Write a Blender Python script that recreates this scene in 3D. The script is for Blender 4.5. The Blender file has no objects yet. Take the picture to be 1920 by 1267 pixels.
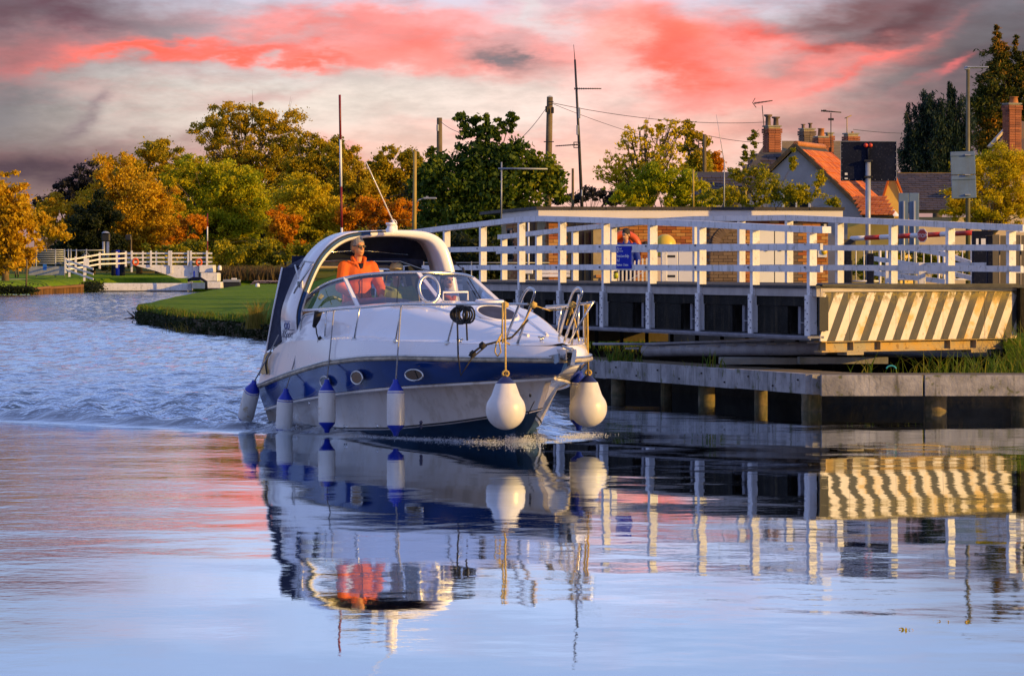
import bpy, math, random
import numpy as np
from mathutils import Vector, Matrix, noise as mnoise

random.seed(7)
RNG = np.random.default_rng(7)
SC = bpy.context.scene
COL = SC.collection
R = math.radians

# ------------------------------------------------------------------ camera
EYE = 2.06            # eye height above the water
FPX = 7500.0          # focal length in pixels of the 1920 px wide photograph
cam_data = bpy.data.cameras.new("camera")
cam = bpy.data.objects.new("camera", cam_data)
COL.objects.link(cam)
cam.location = (0, 0, EYE)
cam.rotation_euler = (R(90), 0, 0)
cam_data.sensor_width = 36.0
cam_data.lens = 36.0 * FPX / 1920.0
cam_data.shift_y = -133.5 / 1920.0
cam_data.clip_start = 0.5
cam_data.clip_end = 6000
SC.camera = cam

# ------------------------------------------------------------------ light
SUN_AZ = Vector((0.91, -0.41, 0)).normalized()
SUN_EL = R(14)
sun_dir = Vector((SUN_AZ.x * math.cos(SUN_EL), SUN_AZ.y * math.cos(SUN_EL), math.sin(SUN_EL)))
sd = bpy.data.lights.new("sun", 'SUN')
sd.energy = 5.0
sd.angle = R(0.5)
sd.color = (1.0, 0.58, 0.12)
sun = bpy.data.objects.new("sun", sd)
sun.rotation_euler = sun_dir.to_track_quat('Z', 'Y').to_euler()
sun.location = (60, -30, 40)
COL.objects.link(sun)
SC.view_settings.view_transform = 'Standard'
SC.view_settings.look = 'None'
SC.view_settings.exposure = 0.28
SC.view_settings.gamma = 1.0
SC.view_settings.use_curve_mapping = False

# ------------------------------------------------------------------ node helper
class NT:
    def __init__(s, nt):
        s.t = nt
    def n(s, typ, **kw):
        nd = s.t.nodes.new(typ)
        for k, v in kw.items():
            setattr(nd, k, v)
        return nd
    def l(s, a, b):
        s.t.links.new(a, b)
    def put(s, sock, v):
        if isinstance(v, (int, float)):
            sock.default_value = v
        elif isinstance(v, (tuple, list)):
            sock.default_value = tuple(v) + ((1.0,) if len(v) == 3 and len(sock.default_value) == 4 else ())
        else:
            s.l(v, sock)
    def m(s, op, a, b=None, c=None, clamp=False):
        nd = s.n('ShaderNodeMath', operation=op)
        nd.use_clamp = clamp
        s.put(nd.inputs[0], a)
        if b is not None: s.put(nd.inputs[1], b)
        if c is not None: s.put(nd.inputs[2], c)
        return nd.outputs[0]
    def mix(s, f, a, b, blend='MIX'):
        nd = s.n('ShaderNodeMix', data_type='RGBA', blend_type=blend)
        nd.clamp_factor = True
        s.put(nd.inputs[0], f); s.put(nd.inputs[6], a); s.put(nd.inputs[7], b)
        return nd.outputs[2]
    def noise(s, vec, scale, detail=3, rough=.55, dim='3D'):
        nd = s.n('ShaderNodeTexNoise', noise_dimensions=dim)
        if vec is not None: s.l(vec, nd.inputs['Vector'])
        nd.inputs['Scale'].default_value = scale
        nd.inputs['Detail'].default_value = detail
        nd.inputs['Roughness'].default_value = rough
        return nd.outputs[0]
    def ramp(s, f, stops, interp='LINEAR'):
        nd = s.n('ShaderNodeValToRGB')
        cr = nd.color_ramp; cr.interpolation = interp
        while len(cr.elements) > len(stops): cr.elements.remove(cr.elements[-1])
        while len(cr.elements) < len(stops): cr.elements.new(1.0)
        for e, (p, c) in zip(cr.elements, stops):
            e.position = p
            e.color = (c, c, c, 1) if isinstance(c, (int, float)) else tuple(c) + (1,)
        s.put(nd.inputs[0], f)
        return nd.outputs[0]
    def smooth(s, x, a, b):
        nd = s.n('ShaderNodeMapRange', interpolation_type='SMOOTHSTEP')
        s.put(nd.inputs[0], x); nd.inputs[1].default_value = a; nd.inputs[2].default_value = b
        nd.inputs[3].default_value = 0; nd.inputs[4].default_value = 1
        return nd.outputs[0]

def S(r, g, b):
    f = lambda c: (c / 255 / 12.92) if c / 255 <= .04045 else ((c / 255 + .055) / 1.055) ** 2.4
    return (f(r), f(g), f(b))

# ------------------------------------------------------------------ world: sunset sky over the canal
world = bpy.data.worlds.new("World"); SC.world = world
world.use_nodes = True
w = NT(world.node_tree); world.node_tree.nodes.clear()
wout = w.n('ShaderNodeOutputWorld'); bg = w.n('ShaderNodeBackground'); w.l(bg.outputs[0], wout.inputs[0])
tc = w.n('ShaderNodeTexCoord'); sep = w.n('ShaderNodeSeparateXYZ'); w.l(tc.outputs['Generated'], sep.inputs[0])
az = w.m('ARCTAN2', sep.outputs[0], sep.outputs[1])
el = w.m('ARCSINE', sep.outputs[2])
ux = w.m('MULTIPLY', az, 7.5)          # 1 unit = 7.64 degrees
uy = w.m('MULTIPLY', el, 7.5)
cmb = w.n('ShaderNodeCombineXYZ'); w.l(w.m('MULTIPLY', ux, 1.0), cmb.inputs[0]); w.l(w.m('MULTIPLY', uy, 2.6), cmb.inputs[1])
warp = w.noise(cmb.outputs[0], 2.6, 5, .6)
warp2 = w.noise(cmb.outputs[0], 6.5, 5, .6)
cmb2 = w.n('ShaderNodeCombineXYZ'); w.l(ux, cmb2.inputs[0]); w.l(w.m('MULTIPLY', uy, 4.2), cmb2.inputs[1]); cmb2.inputs[2].default_value = 4.3
streak = w.noise(cmb2.outputs[0], 3.2, 6, .62)
cmb3 = w.n('ShaderNodeCombineXYZ'); w.l(ux, cmb3.inputs[0]); w.l(w.m('MULTIPLY', uy, 3.2), cmb3.inputs[1]); cmb3.inputs[2].default_value = 9.1
fine = w.noise(cmb3.outputs[0], 7.5, 6, .62)
wy = w.m('ADD', uy, w.m('ADD', w.m('MULTIPLY', w.m('SUBTRACT', warp, .5), .20), w.m('MULTIPLY', w.m('SUBTRACT', warp2, .5), .07)))
wx = w.m('ADD', ux, w.m('MULTIPLY', w.m('SUBTRACT', warp2, .5), .25))
# the clear sky between the clouds, horizon to zenith
clear = w.ramp(w.m('DIVIDE', el, math.pi / 2, clamp=True), [
    (0.0, S(232, 176, 164)), (0.012, S(230, 186, 172)), (0.026, S(204, 198, 190)), (0.040, S(200, 192, 202)), (0.048, S(190, 200, 230)),
    (0.062, S(160, 178, 214)), (0.09, (.33, .41, .68)), (0.2, (.25, .34, .66)), (0.45, (.23, .29, .54)), (1.0, (.20, .25, .46))])
colr = clear
low = w.m('SUBTRACT', 1.0, w.smooth(el, R(3.6), R(6.5)))
# the dusk greys that close the sky on both sides
absx = w.m('ABSOLUTE', w.m('SUBTRACT', ux, -.02))
side = w.m('MULTIPLY', w.smooth(absx, .45, 1.05), low)
colr = w.mix(w.m('MULTIPLY', side, .8), colr, S(92, 82, 90))
# streaky cloud everywhere
cl = w.smooth(streak, .47, .66)
colr = w.mix(w.m('MULTIPLY', w.m('MULTIPLY', cl, low), .40), colr, S(196, 128, 128))
def blob(x, y, rx, ry, ang, col, k):
    """soft cloud bank: centre, radii in photograph pixels from the frame's left top, turned into angles"""
    global colr
    cx, cy = (x - 960) / 1000.0, (500 - y) / 1000.0
    ca, sa = math.cos(R(ang)), math.sin(R(ang))
    dx = w.m('SUBTRACT', wx, cx); dy = w.m('SUBTRACT', wy, cy)
    a = w.m('ADD', w.m('MULTIPLY', dx, ca / (rx / 1000)), w.m('MULTIPLY', dy, -sa / (rx / 1000)))
    b = w.m('ADD', w.m('MULTIPLY', dx, sa / (ry / 1000)), w.m('MULTIPLY', dy, ca / (ry / 1000)))
    q = w.m('ADD', w.m('MULTIPLY', a, a), w.m('MULTIPLY', b, b))
    f = w.m('EXPONENT', w.m('MULTIPLY', q, -1.0))
    f = w.m('MULTIPLY', f, w.m('ADD', .22, w.m('ADD', w.m('MULTIPLY', streak, .9), w.m('MULTIPLY', fine, .75))))
    colr = w.mix(w.m('MULTIPLY', f, k, clamp=True), colr, col)
CORAL, PINK, DARK, CREAM = S(255, 100, 84), S(240, 142, 134), S(84, 66, 80), S(222, 206, 194)
for b_ in [
    (640, 200, 420, 70, 0, CREAM, .7), (1010, 230, 260, 80, 0, S(234, 212, 202), .85), (1180, 280, 260, 60, 0, S(236, 196, 188), .7),
    (60, 330, 230, 70, -6, S(74, 56, 70), .95), (300, 300, 200, 40, 5, S(128, 92, 102), .6), (100, 30, 330, 70, 4, S(96, 66, 80), .92),
    (150, 215, 60, 14, -25, S(120, 96, 108), .6), (0, 190, 130, 60, 0, S(106, 104, 112), .7),
    (1830, 120, 260, 130, 0, S(78, 74, 84), .92), (1760, 260, 220, 90, 0, S(104, 82, 90), .85),
    (720, 40, 220, 26, 2, PINK, .6), (560, 42, 170, 20, 3, CORAL, .45), (60, 110, 130, 34, -8, S(176, 96, 100), .75),
    (270, 96, 150, 12, -9, CORAL, .95), (450, 84, 150, 13, -2, CORAL, .85), (620, 98, 130, 16, 5, CORAL, .9), (780, 88, 170, 42, 6, CORAL, .85), (860, 120, 160, 26, 4, PINK, .8),
    (1240, 70, 230, 60, 6, S(248, 124, 108), .97), (1250, 120, 200, 54, 14, CORAL, .95), (1130, 80, 120, 34, 0, CORAL, .5), (1440, 50, 80, 26, 0, CORAL, .85), (1560, 92, 100, 14, 8, CORAL, .8),
    (1690, 50, 190, 32, -18, S(86, 56, 66), .95), (1600, 20, 170, 34, -8, S(112, 70, 76), .85),
    (1400, 175, 230, 26, -12, PINK, .8), (1480, 130, 160, 16, -16, S(232, 128, 122), .7), (1620, 122, 130, 10, -20, S(236, 112, 106), .75), (1790, 135, 60, 9, -24, S(214, 104, 106), .8),
    (1500, 245, 260, 26, -14, S(150, 108, 112), .8), (960, 112, 66, 18, 2, S(122, 108, 114), .95), (1010, 20, 120, 40, 30, S(206, 196, 198), .8),
    (1040, 320, 330, 70, 0, S(248, 192, 168), .75), (640, 300, 260, 44, 0, S(232, 178, 162), .6), (1350, 260, 200, 50, -10, S(240, 168, 150), .6), (650, 290, 60, 12, 20, PINK, .6), (480, 180, 120, 14, -10, S(190, 130, 130), .5), (900, 250, 150, 14, 4, PINK, .45),
    (1130, 130, 60, 130, 8, S(246, 190, 180), .5)]:
    blob(*b_)
# below the horizon: dim warm ground tone, never seen
colr = w.mix(w.smooth(el, R(-1.5), R(-.2)), (.10, .09, .08), colr)
sky = w.n('ShaderNodeTexSky', sky_type='NISHITA')
sky.sun_disc = False; sky.sun_elevation = SUN_EL; sky.sun_rotation = math.atan2(SUN_AZ.x, SUN_AZ.y)
addn = w.n('ShaderNodeMix', data_type='RGBA', blend_type='ADD'); addn.inputs[0].default_value = 1.0
shade_ = w.m('ADD', .86, w.m('MULTIPLY', w.smooth(fine, .3, .65), .24))
mulc = w.n('ShaderNodeCombineXYZ')
for k_ in range(3): w.l(shade_, mulc.inputs[k_])
colr = w.mix(low, colr, w.mix(1.0, colr, mulc.outputs[0], 'MULTIPLY'))
skm = w.mix(1.0, sky.outputs[0], (.005, .005, .005), 'MULTIPLY')
w.l(colr, addn.inputs[6]); w.l(skm, addn.inputs[7])
w.l(addn.outputs[2], bg.inputs[0]); bg.inputs[1].default_value = 1.0

# ------------------------------------------------------------------ placing helpers
def Wp(px, py, d):
    """point of the photograph at distance d (m)"""
    return Vector(((px - 960) * d / FPX, d, EYE - (py - 500) * d / FPX))
def Xp(px, d): return (px - 960) * d / FPX
def Zp(py, d): return EYE - (py - 500) * d / FPX

def tag(o, label=None, cat=None, group=None, kind=None):
    if label: o['label'] = label
    if cat: o['category'] = cat
    if group: o['group'] = group
    if kind: o['kind'] = kind
    return o
def empty(name, loc=(0, 0, 0), rz=0.0, label=None, cat=None, group=None):
    o = bpy.data.objects.new(name, None); COL.objects.link(o)
    o.location = loc; o.rotation_euler = (0, 0, rz); o.empty_display_size = .2
    return tag(o, label, cat, group)
def inst(name, me, parent, loc, rot=(0, 0, 0), scale=(1, 1, 1)):
    o = bpy.data.objects.new(name, me); COL.objects.link(o)
    o.location = loc; o.rotation_euler = rot; o.scale = scale
    if parent is not None: o.parent = parent
    return o
def copy_tree(o, parent=None):
    c = o.copy(); COL.objects.link(c)
    if parent is not None: c.parent = parent
    for ch in list(o.children): copy_tree(ch, c)
    return c

class MB:
    """collects simple solids and links them as one mesh"""
    def __init__(s): s.v = []; s.f = []; s.sm = []; s.mi = []; s.cur = 0
    def add(s, vs, fs, smooth=False):
        b = len(s.v); s.v += [tuple(p) for p in vs]
        for f in fs: s.f.append(tuple(i + b for i in f)); s.sm.append(smooth); s.mi.append(s.cur)
        return s
    def box(s, c, size, rz=0.0, bev=0.0, rot=None):
        x, y, z = size[0] / 2, size[1] / 2, size[2] / 2
        M = (Matrix.Rotation(rz, 3, 'Z') if rot is None else rot)
        if bev <= 0:
            P = [(-x, -y, -z), (x, -y, -z), (x, y, -z), (-x, y, -z), (-x, -y, z), (x, -y, z), (x, y, z), (-x, y, z)]
            F = [(0, 3, 2, 1), (4, 5, 6, 7), (0, 1, 5, 4), (1, 2, 6, 5), (2, 3, 7, 6), (3, 0, 4, 7)]
        else:
            b = min(bev, x * .9, y * .9, z * .9)
            P = []; F = []
            ring = lambda k, zz: [(-x + k, -y, zz), (x - k, -y, zz), (x, -y + k, zz), (x, y - k, zz), (x - k, y, zz), (-x + k, y, zz), (-x, y - k, zz), (-x, -y + k, zz)]
            inner = lambda zz: [(-x + b, -y + b, zz), (x - b, -y + b, zz), (x - b, -y + b, zz), (x - b, y - b, zz), (x - b, y - b, zz), (-x + b, y - b, zz), (-x + b, y - b, zz), (-x + b, -y + b, zz)]
            rows = [inner(-z), ring(b, -z + b), ring(b, z - b), inner(z)]
            for r_ in rows: P += r_
            for i in range(3):
                for j in range(8):
                    F.append((i * 8 + j, i * 8 + (j + 1) % 8, i * 8 + 8 + (j + 1) % 8, i * 8 + 8 + j))
            F.append((0, 7, 5, 3)); F.append((24, 27, 29, 31))
        c = Vector(c)
        return s.add([c + M @ Vector(p) for p in P], F)
    def bar(s, p0, p1, wd, ht, up=(0, 0, 1)):
        """rectangular bar between two points; wd across, ht along up"""
        p0 = Vector(p0); p1 = Vector(p1); t = (p1 - p0).normalized(); up = Vector(up)
        sd_ = t.cross(up)
        if sd_.length < 1e-4: sd_ = t.cross(Vector((1, 0, 0)))
        sd_.normalize(); u2 = sd_.cross(t).normalized()
        P = []
        for p in (p0, p1):
            for a, b in ((-1, -1), (1, -1), (1, 1), (-1, 1)): P.append(p + sd_ * (a * wd / 2) + u2 * (b * ht / 2))
        return s.add(P, [(0, 3, 2, 1), (4, 5, 6, 7), (0, 1, 5, 4), (1, 2, 6, 5), (2, 3, 7, 6), (3, 0, 4, 7)])
    def tube(s, pts, r, n=8, closed=False, cap=True):
        pts = [Vector(p) for p in pts]; m = len(pts)
        rs = r if isinstance(r, (list, tuple)) else [r] * m
        prev = None; P = []
        for i, p in enumerate(pts):
            if closed: t = pts[(i + 1) % m] - pts[i - 1]
            else: t = pts[min(i + 1, m - 1)] - pts[max(i - 1, 0)]
            if t.length < 1e-9: t = Vector((0, 0, 1))
            t.normalize()
            if prev is None:
                a = t.cross(Vector((0, 0, 1)))
                if a.length < .05: a = t.cross(Vector((1, 0, 0)))
            else: a = prev - t * prev.dot(t)
            a.normalize(); prev = a; b = t.cross(a)
            for k in range(n):
                q = 2 * math.pi * k / n
                P.append(p + (a * math.cos(q) + b * math.sin(q)) * rs[i])
        F = []
        for i in range(m if closed else m - 1):
            j = (i + 1) % m
            for k in range(n): F.append((i * n + k, i * n + (k + 1) % n, j * n + (k + 1) % n, j * n + k))
        b0 = len(s.v); s.add(P, F, True)
        if cap and not closed:
            s.f.append(tuple(b0 + k for k in reversed(range(n)))); s.sm.append(False); s.mi.append(s.cur)
            s.f.append(tuple(b0 + (m - 1) * n + k for k in range(n))); s.sm.append(False); s.mi.append(s.cur)
        return s
    def lathe(s, prof, c=(0, 0, 0), n=20, axis=(0, 0, 1)):
        ax = Vector(axis).normalized(); q = Vector((0, 0, 1)).rotation_difference(ax); c = Vector(c)
        P = []
        for r, z in prof:
            for k in range(n):
                t = 2 * math.pi * k / n
                P.append(c + q @ Vector((r * math.cos(t), r * math.sin(t), z)))
        F = [(i * n + k, i * n + (k + 1) % n, (i + 1) * n + (k + 1) % n, (i + 1) * n + k) for i in range(len(prof) - 1) for k in range(n)]
        return s.add(P, F, True)
    def prism(s, poly, z0, z1):
        n = len(poly); P = [(x, y, z0) for x, y in poly] + [(x, y, z1) for x, y in poly]
        F = [tuple(reversed(range(n))), tuple(range(n, 2 * n))] + [(i, (i + 1) % n, n + (i + 1) % n, n + i) for i in range(n)]
        return s.add(P, F)
    def slab(s, pts, thick, nrm):
        """flat polygon given by points, thickened along nrm"""
        n = len(pts); nv = Vector(nrm).normalized() * thick
        P = [Vector(p) for p in pts] + [Vector(p) + nv for p in pts]
        F = [tuple(reversed(range(n))), tuple(range(n, 2 * n))] + [(i, (i + 1) % n, n + (i + 1) % n, n + i) for i in range(n)]
        return s.add(P, F)
    def grid(s, rows, smooth=True, close=False):
        n = len(rows[0]); P = [p for r_ in rows for p in r_]
        F = []
        for i in range(len(rows) - 1):
            for k in range(n if close else n - 1):
                F.append((i * n + k, i * n + (k + 1) % n, (i + 1) * n + (k + 1) % n, (i + 1) * n + k))
        return s.add(P, F, smooth)
    def mesh(s, name, mats):
        me = bpy.data.meshes.new(name); me.from_pydata(s.v, [], s.f)
        for m_ in (mats if isinstance(mats, (list, tuple)) else [mats]): me.materials.append(m_)
        me.polygons.foreach_set('use_smooth', s.sm); me.polygons.foreach_set('material_index', s.mi); me.update()
        return me
    def build(s, name, mats, parent=None, loc=(0, 0, 0), rz=0.0, **tg):
        o = inst(name, s.mesh(name, mats), parent, loc, (0, 0, rz)); tag(o, **tg); return o

def fastmesh(name, V, quads, mat, smooth=False):
    """numpy quads to mesh"""
    me = bpy.data.meshes.new(name); nv = len(V); nf = len(quads); k = quads.shape[1]
    me.vertices.add(nv); me.vertices.foreach_set('co', V.astype(np.float32).ravel())
    me.loops.add(nf * k); me.loops.foreach_set('vertex_index', quads.astype(np.int32).ravel())
    me.polygons.add(nf); me.polygons.foreach_set('loop_start', np.arange(0, nf * k, k, dtype=np.int32))
    try: me.polygons.foreach_set('loop_total', np.full(nf, k, dtype=np.int32))
    except Exception: pass
    if smooth: me.polygons.foreach_set('use_smooth', np.ones(nf, dtype=bool))
    me.materials.append(mat); me.update(calc_edges=True); me.validate()
    return me

# ------------------------------------------------------------------ materials
def pm(name, col, rough=.6, var=.18, scale=3.0, col2=None, bump=0.0, bscale=None, metal=0.0, spec=.5, coat=0.0,
       streak=None, spots=None, objvar=0.0, alpha=1.0):
    m = bpy.data.materials.new(name); m.use_nodes = True
    t = NT(m.node_tree); b = m.node_tree.nodes['Principled BSDF']
    co = t.n('ShaderNodeTexCoord').outputs['Object']
    c2 = col2 if col2 else tuple(x * (1 - var) for x in col)
    f = t.smooth(t.noise(co, scale, 5, .6), .32, .68)
    c = t.mix(f, col, c2)
    if streak:   # dirt running down: (colour, amount, scale)
        mp = t.n('ShaderNodeMapping'); t.l(co, mp.inputs[0]); mp.inputs['Scale'].default_value = (streak[2], streak[2], streak[2] * .16)
        c = t.mix(t.m('MULTIPLY', t.smooth(t.noise(mp.outputs[0], 1.0, 5, .65), .5, .75), streak[1]), c, streak[0])
    if spots:    # (colour, amount, scale)
        c = t.mix(t.m('MULTIPLY', t.smooth(t.noise(co, spots[2], 4, .7), .58, .66), spots[1]), c, spots[0])
    if objvar:
        oi = t.n('ShaderNodeObjectInfo'); h = t.n('ShaderNodeHueSaturation'); t.l(c, h.inputs['Color'])
        t.l(t.m('ADD', 1 - objvar, t.m('MULTIPLY', oi.outputs['Random'], 2 * objvar)), h.inputs['Value']); c = h.outputs[0]
    t.l(c, b.inputs['Base Color'])
    rr = t.m('ADD', rough - .06, t.m('MULTIPLY', f, .14), clamp=True); t.l(rr, b.inputs['Roughness'])
    b.inputs['Metallic'].default_value = metal; b.inputs['Specular IOR Level'].default_value = spec
    b.inputs['Coat Weight'].default_value = coat; b.inputs['Coat Roughness'].default_value = .08
    b.inputs['Alpha'].default_value = alpha
    if bump:
        bp_ = t.n('ShaderNodeBump'); bp_.inputs['Strength'].default_value = bump; bp_.inputs['Distance'].default_value = .02
        t.l(t.noise(co, bscale or scale * 6, 5, .65), bp_.inputs['Height']); t.l(bp_.outputs[0], b.inputs['Normal'])
    return m

def rndmat(name, stops, rough=.75, bump=.2, obj=True, trans=0.0, noise_scale=0):
    """colour drawn per object / per loose piece from a ramp"""
    m = bpy.data.materials.new(name); m.use_nodes = True
    t = NT(m.node_tree); b = m.node_tree.nodes['Principled BSDF']
    g = t.n('ShaderNodeNewGeometry'); oi = t.n('ShaderNodeObjectInfo')
    f = t.m('FRACT', t.m('ADD', g.outputs['Random Per Island'], oi.outputs['Random'])) if obj else g.outputs['Random Per Island']
    if noise_scale:
        co = t.n('ShaderNodeTexCoord').outputs['Object']
        f = t.m('ADD', t.m('MULTIPLY', f, .5), t.m('MULTIPLY', t.smooth(t.noise(co, noise_scale, 3, .6), .3, .7), .55))
    c = t.ramp(f, stops)
    t.l(c, b.inputs['Base Color']); b.inputs['Roughness'].default_value = rough; b.inputs['Specular IOR Level'].default_value = .25
    if bump:
        bn = t.n('ShaderNodeBump'); bn.inputs['Strength'].default_value = bump; bn.inputs['Distance'].default_value = .01
        t.l(t.noise(t.n('ShaderNodeTexCoord').outputs['Object'], 40, 3), bn.inputs['Height']); t.l(bn.outputs[0], b.inputs['Normal'])
    if trans:
        tr = t.n('ShaderNodeBsdfTranslucent'); t.l(c, tr.inputs[0])
        mx = t.n('ShaderNodeMixShader'); mx.inputs[0].default_value = trans
        out = m.node_tree.nodes['Material Output']
        t.l(b.outputs[0], mx.inputs[1]); t.l(tr.outputs[0], mx.inputs[2]); t.l(mx.outputs[0], out.inputs[0])
    return m
def leafmat(name, cols, ns=.35):
    n = len(cols); return rndmat(name, [(i / max(1, n - 1), c) for i, c in enumerate(cols)], .6, 0, False, .42, ns)

M = {}
M['white_paint'] = pm('white_paint', (.74, .74, .77), .45, .12, 2.5, streak=((.20, .21, .15), .62, 7), bump=.25, bscale=30, spots=((.16, .15, .10), .5, 6.5))
M['gelcoat'] = pm('white_gelcoat', (.84, .82, .84), .22, .05, 1.2, coat=.6)
M['gelcoat_hull'] = pm('cream_gelcoat', (.74, .69, .65), .25, .14, .9, coat=.5, streak=((.36, .25, .12), .55, 3.4), spots=((.45, .40, .34), .5, 1.8))
M['blue_hull'] = pm('blue_hull_paint', (.007, .045, .24), .16, .30, 1.6, coat=.8, spots=((.10, .07, .12), .18, 2.6))
M['antifoul'] = pm('blue_antifouling', (.010, .045, .10), .4, .3, 3)
M['black'] = pm('black_rubber', (.012, .012, .014), .5, .3, 8)
M['navy'] = pm('navy_canvas', (.010, .018, .060), .8, .35, 5, bump=.3, bscale=60)
M['blue_canvas'] = pm('blue_canvas', (.010, .07, .22), .7, .3, 5, bump=.3, bscale=60)
M['steel'] = pm('stainless_steel', (.62, .61, .60), .2, .15, 6, metal=1.0)
M['glass'] = None
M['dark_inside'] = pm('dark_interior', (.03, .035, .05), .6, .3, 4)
M['cushion'] = pm('beige_cushion', (.55, .45, .34), .8, .2, 4, bump=.2)
M['fender_white'] = pm('fender_vinyl', (.72, .71, .68), .35, .10, 4, spots=((.40, .27, .08), .7, 7.0), streak=((.30, .26, .2), .25, 12))
M['fender_clean'] = pm('clean_fender_vinyl', (.66, .65, .66), .28, .14, 2.2, streak=((.34, .31, .27), .35, 6))
M['fender_blue'] = pm('blue_fender_vinyl', (.008, .03, .42), .35, .2, 6)
M['fender_navy'] = pm('navy_fender_vinyl', (.012, .02, .12), .4, .2, 6)
M['rope_yellow'] = pm('tan_rope', (.62, .42, .12), .85, .3, 40, bump=.5, bscale=120)
M['rope_grey'] = pm('grey_rope', (.36, .36, .38), .85, .3, 40, bump=.5, bscale=120)
M['rope_black'] = pm('black_rope', (.018, .015, .014), .8, .3, 40, bump=.4, bscale=120)
M['brass'] = pm('brass_trim', (.62, .43, .16), .28, .25, 9, metal=.9)
M['concrete'] = pm('weathered_concrete', (.30, .29, .26), .9, .3, 2, bump=.5, bscale=20, streak=((.10, .11, .06), .5, 3))
M['beam'] = pm('weathered_timber_beam', (.38, .37, .38), .8, .5, 2.2, bump=.6, bscale=16, streak=((.06, .06, .045), .95, 8), spots=((.09, .10, .03), .85, 4.5))
M['pile'] = pm('old_timber_pile', (.15, .11, .06), .85, .4, 4, col2=(.05, .05, .02), bump=.8, bscale=14, streak=((.34, .24, .10), .5, 8))
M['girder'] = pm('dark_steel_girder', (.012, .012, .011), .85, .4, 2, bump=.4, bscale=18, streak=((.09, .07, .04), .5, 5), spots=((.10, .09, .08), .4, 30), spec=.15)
M['flange'] = pm('blue_grey_steel', (.17, .18, .24), .45, .3, 4, bump=.2)
M['pale_steel'] = pm('pale_painted_steel', (.34, .33, .36), .55, .3, 2.2, bump=.3, streak=((.12, .10, .08), .4, 6), spots=((.06, .05, .05), .5, 20))
M['kerb'] = pm('pale_deck_edge', (.42, .38, .36), .7, .2, 3, bump=.4, streak=((.2, .18, .14), .5, 6))
M['asphalt'] = pm('asphalt', (.055, .055, .058), .9, .3, 5, bump=.6, bscale=60)
M['pole_wood'] = pm('telegraph_pole_wood', (.15, .11, .055), .85, .35, 2, bump=.5, streak=((.05, .05, .03), .5, 6))
M['galv'] = pm('galvanised_steel', (.33, .36, .42), .45, .25, 3, metal=.3)
M['sign_grey'] = pm('blue_grey_sign_back', (.11, .18, .33), .5, .2, 3, streak=((.10, .12, .16), .5, 5))
M['sign_dark'] = pm('dark_sign_back', (.007, .011, .03), .7, .3, 3, spots=((.10, .10, .14), .25, 25), spec=.1)
M['red'] = pm('red_paint', (.50, .035, .02), .4, .25, 5)
M['dark_red'] = pm('dark_red_paint', (.20, .012, .01), .5, .25, 5)
M['sign_blue'] = pm('sign_blue', (.004, .022, .42), .75, .1, 3, spec=.15)
M['print_white'] = pm('white_print', (.75, .75, .78), .5, .05, 3)
M['dark_roof'] = pm('dark_roof_felt', (.055, .05, .05), .85, .25, 3, bump=.4)
M['fascia'] = pm('white_fascia', (.70, .67, .68), .5, .08, 1.2)
M['render_wall'] = pm('grey_rendered_wall', (.36, .34, .38), .85, .15, 2, bump=.3, bscale=25)
M['cream_wall'] = pm('cream_rendered_wall', (.62, .50, .38), .85, .12, 2, bump=.3, bscale=25)
M['yellow_wall'] = pm('yellow_painted_wall', (.62, .42, .10), .8, .15, 2, bump=.3)
M['brick'] = rndmat('orange_brick', [(0, (.30, .10, .025)), (.35, (.42, .20, .06)), (.55, (.20, .045, .02)), (.8, (.46, .26, .09)), (1, (.32, .08, .03))])
M['brick_dark'] = rndmat('brown_brick', [(0, (.12, .085, .07)), (.5, (.17, .125, .10)), (1, (.09, .065, .06))])
M['brick_red'] = rndmat('red_chimney_brick', [(0, (.22, .07, .04)), (.5, (.32, .11, .06)), (1, (.14, .05, .04))])
M['mortar'] = pm('mortar', (.36, .30, .20), .95, .2, 8, bump=.3)
M['tile_orange'] = rndmat('orange_roof_tile', [(0, (.46, .11, .02)), (.5, (.58, .17, .03)), (1, (.36, .075, .02))], .8)
M['tile_dark'] = rndmat('dark_roof_tile', [(0, (.045, .035, .04)), (.5, (.075, .055, .055)), (1, (.035, .03, .038))], .7)
M['plank_grey'] = rndmat('grey_fence_plank', [(0, (.10, .085, .06)), (.5, (.15, .13, .10)), (1, (.075, .06, .045))], .85, .5)
M['yellow_pole'] = pm('yellow_wood_pole', (.42, .30, .08), .7, .3, 2)
M['window_dark'] = pm('dark_window_glass', (.015, .018, .02), .08, .3, 2, spec=.8)
M['clay'] = pm('clay_pot', (.45, .17, .06), .8, .2, 5)
M['orange_plastic'] = pm('orange_plastic', (.68, .10, .012), .4, .15, 4)
M['yellow_plastic'] = pm('yellow_plastic', (.66, .46, .03), .4, .1, 4)
M['cabinet_white'] = pm('white_cabinet', (.70, .72, .78), .5, .06, 3)
M['cable'] = pm('black_cable', (.02, .02, .025), .6, .2, 5)

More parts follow.
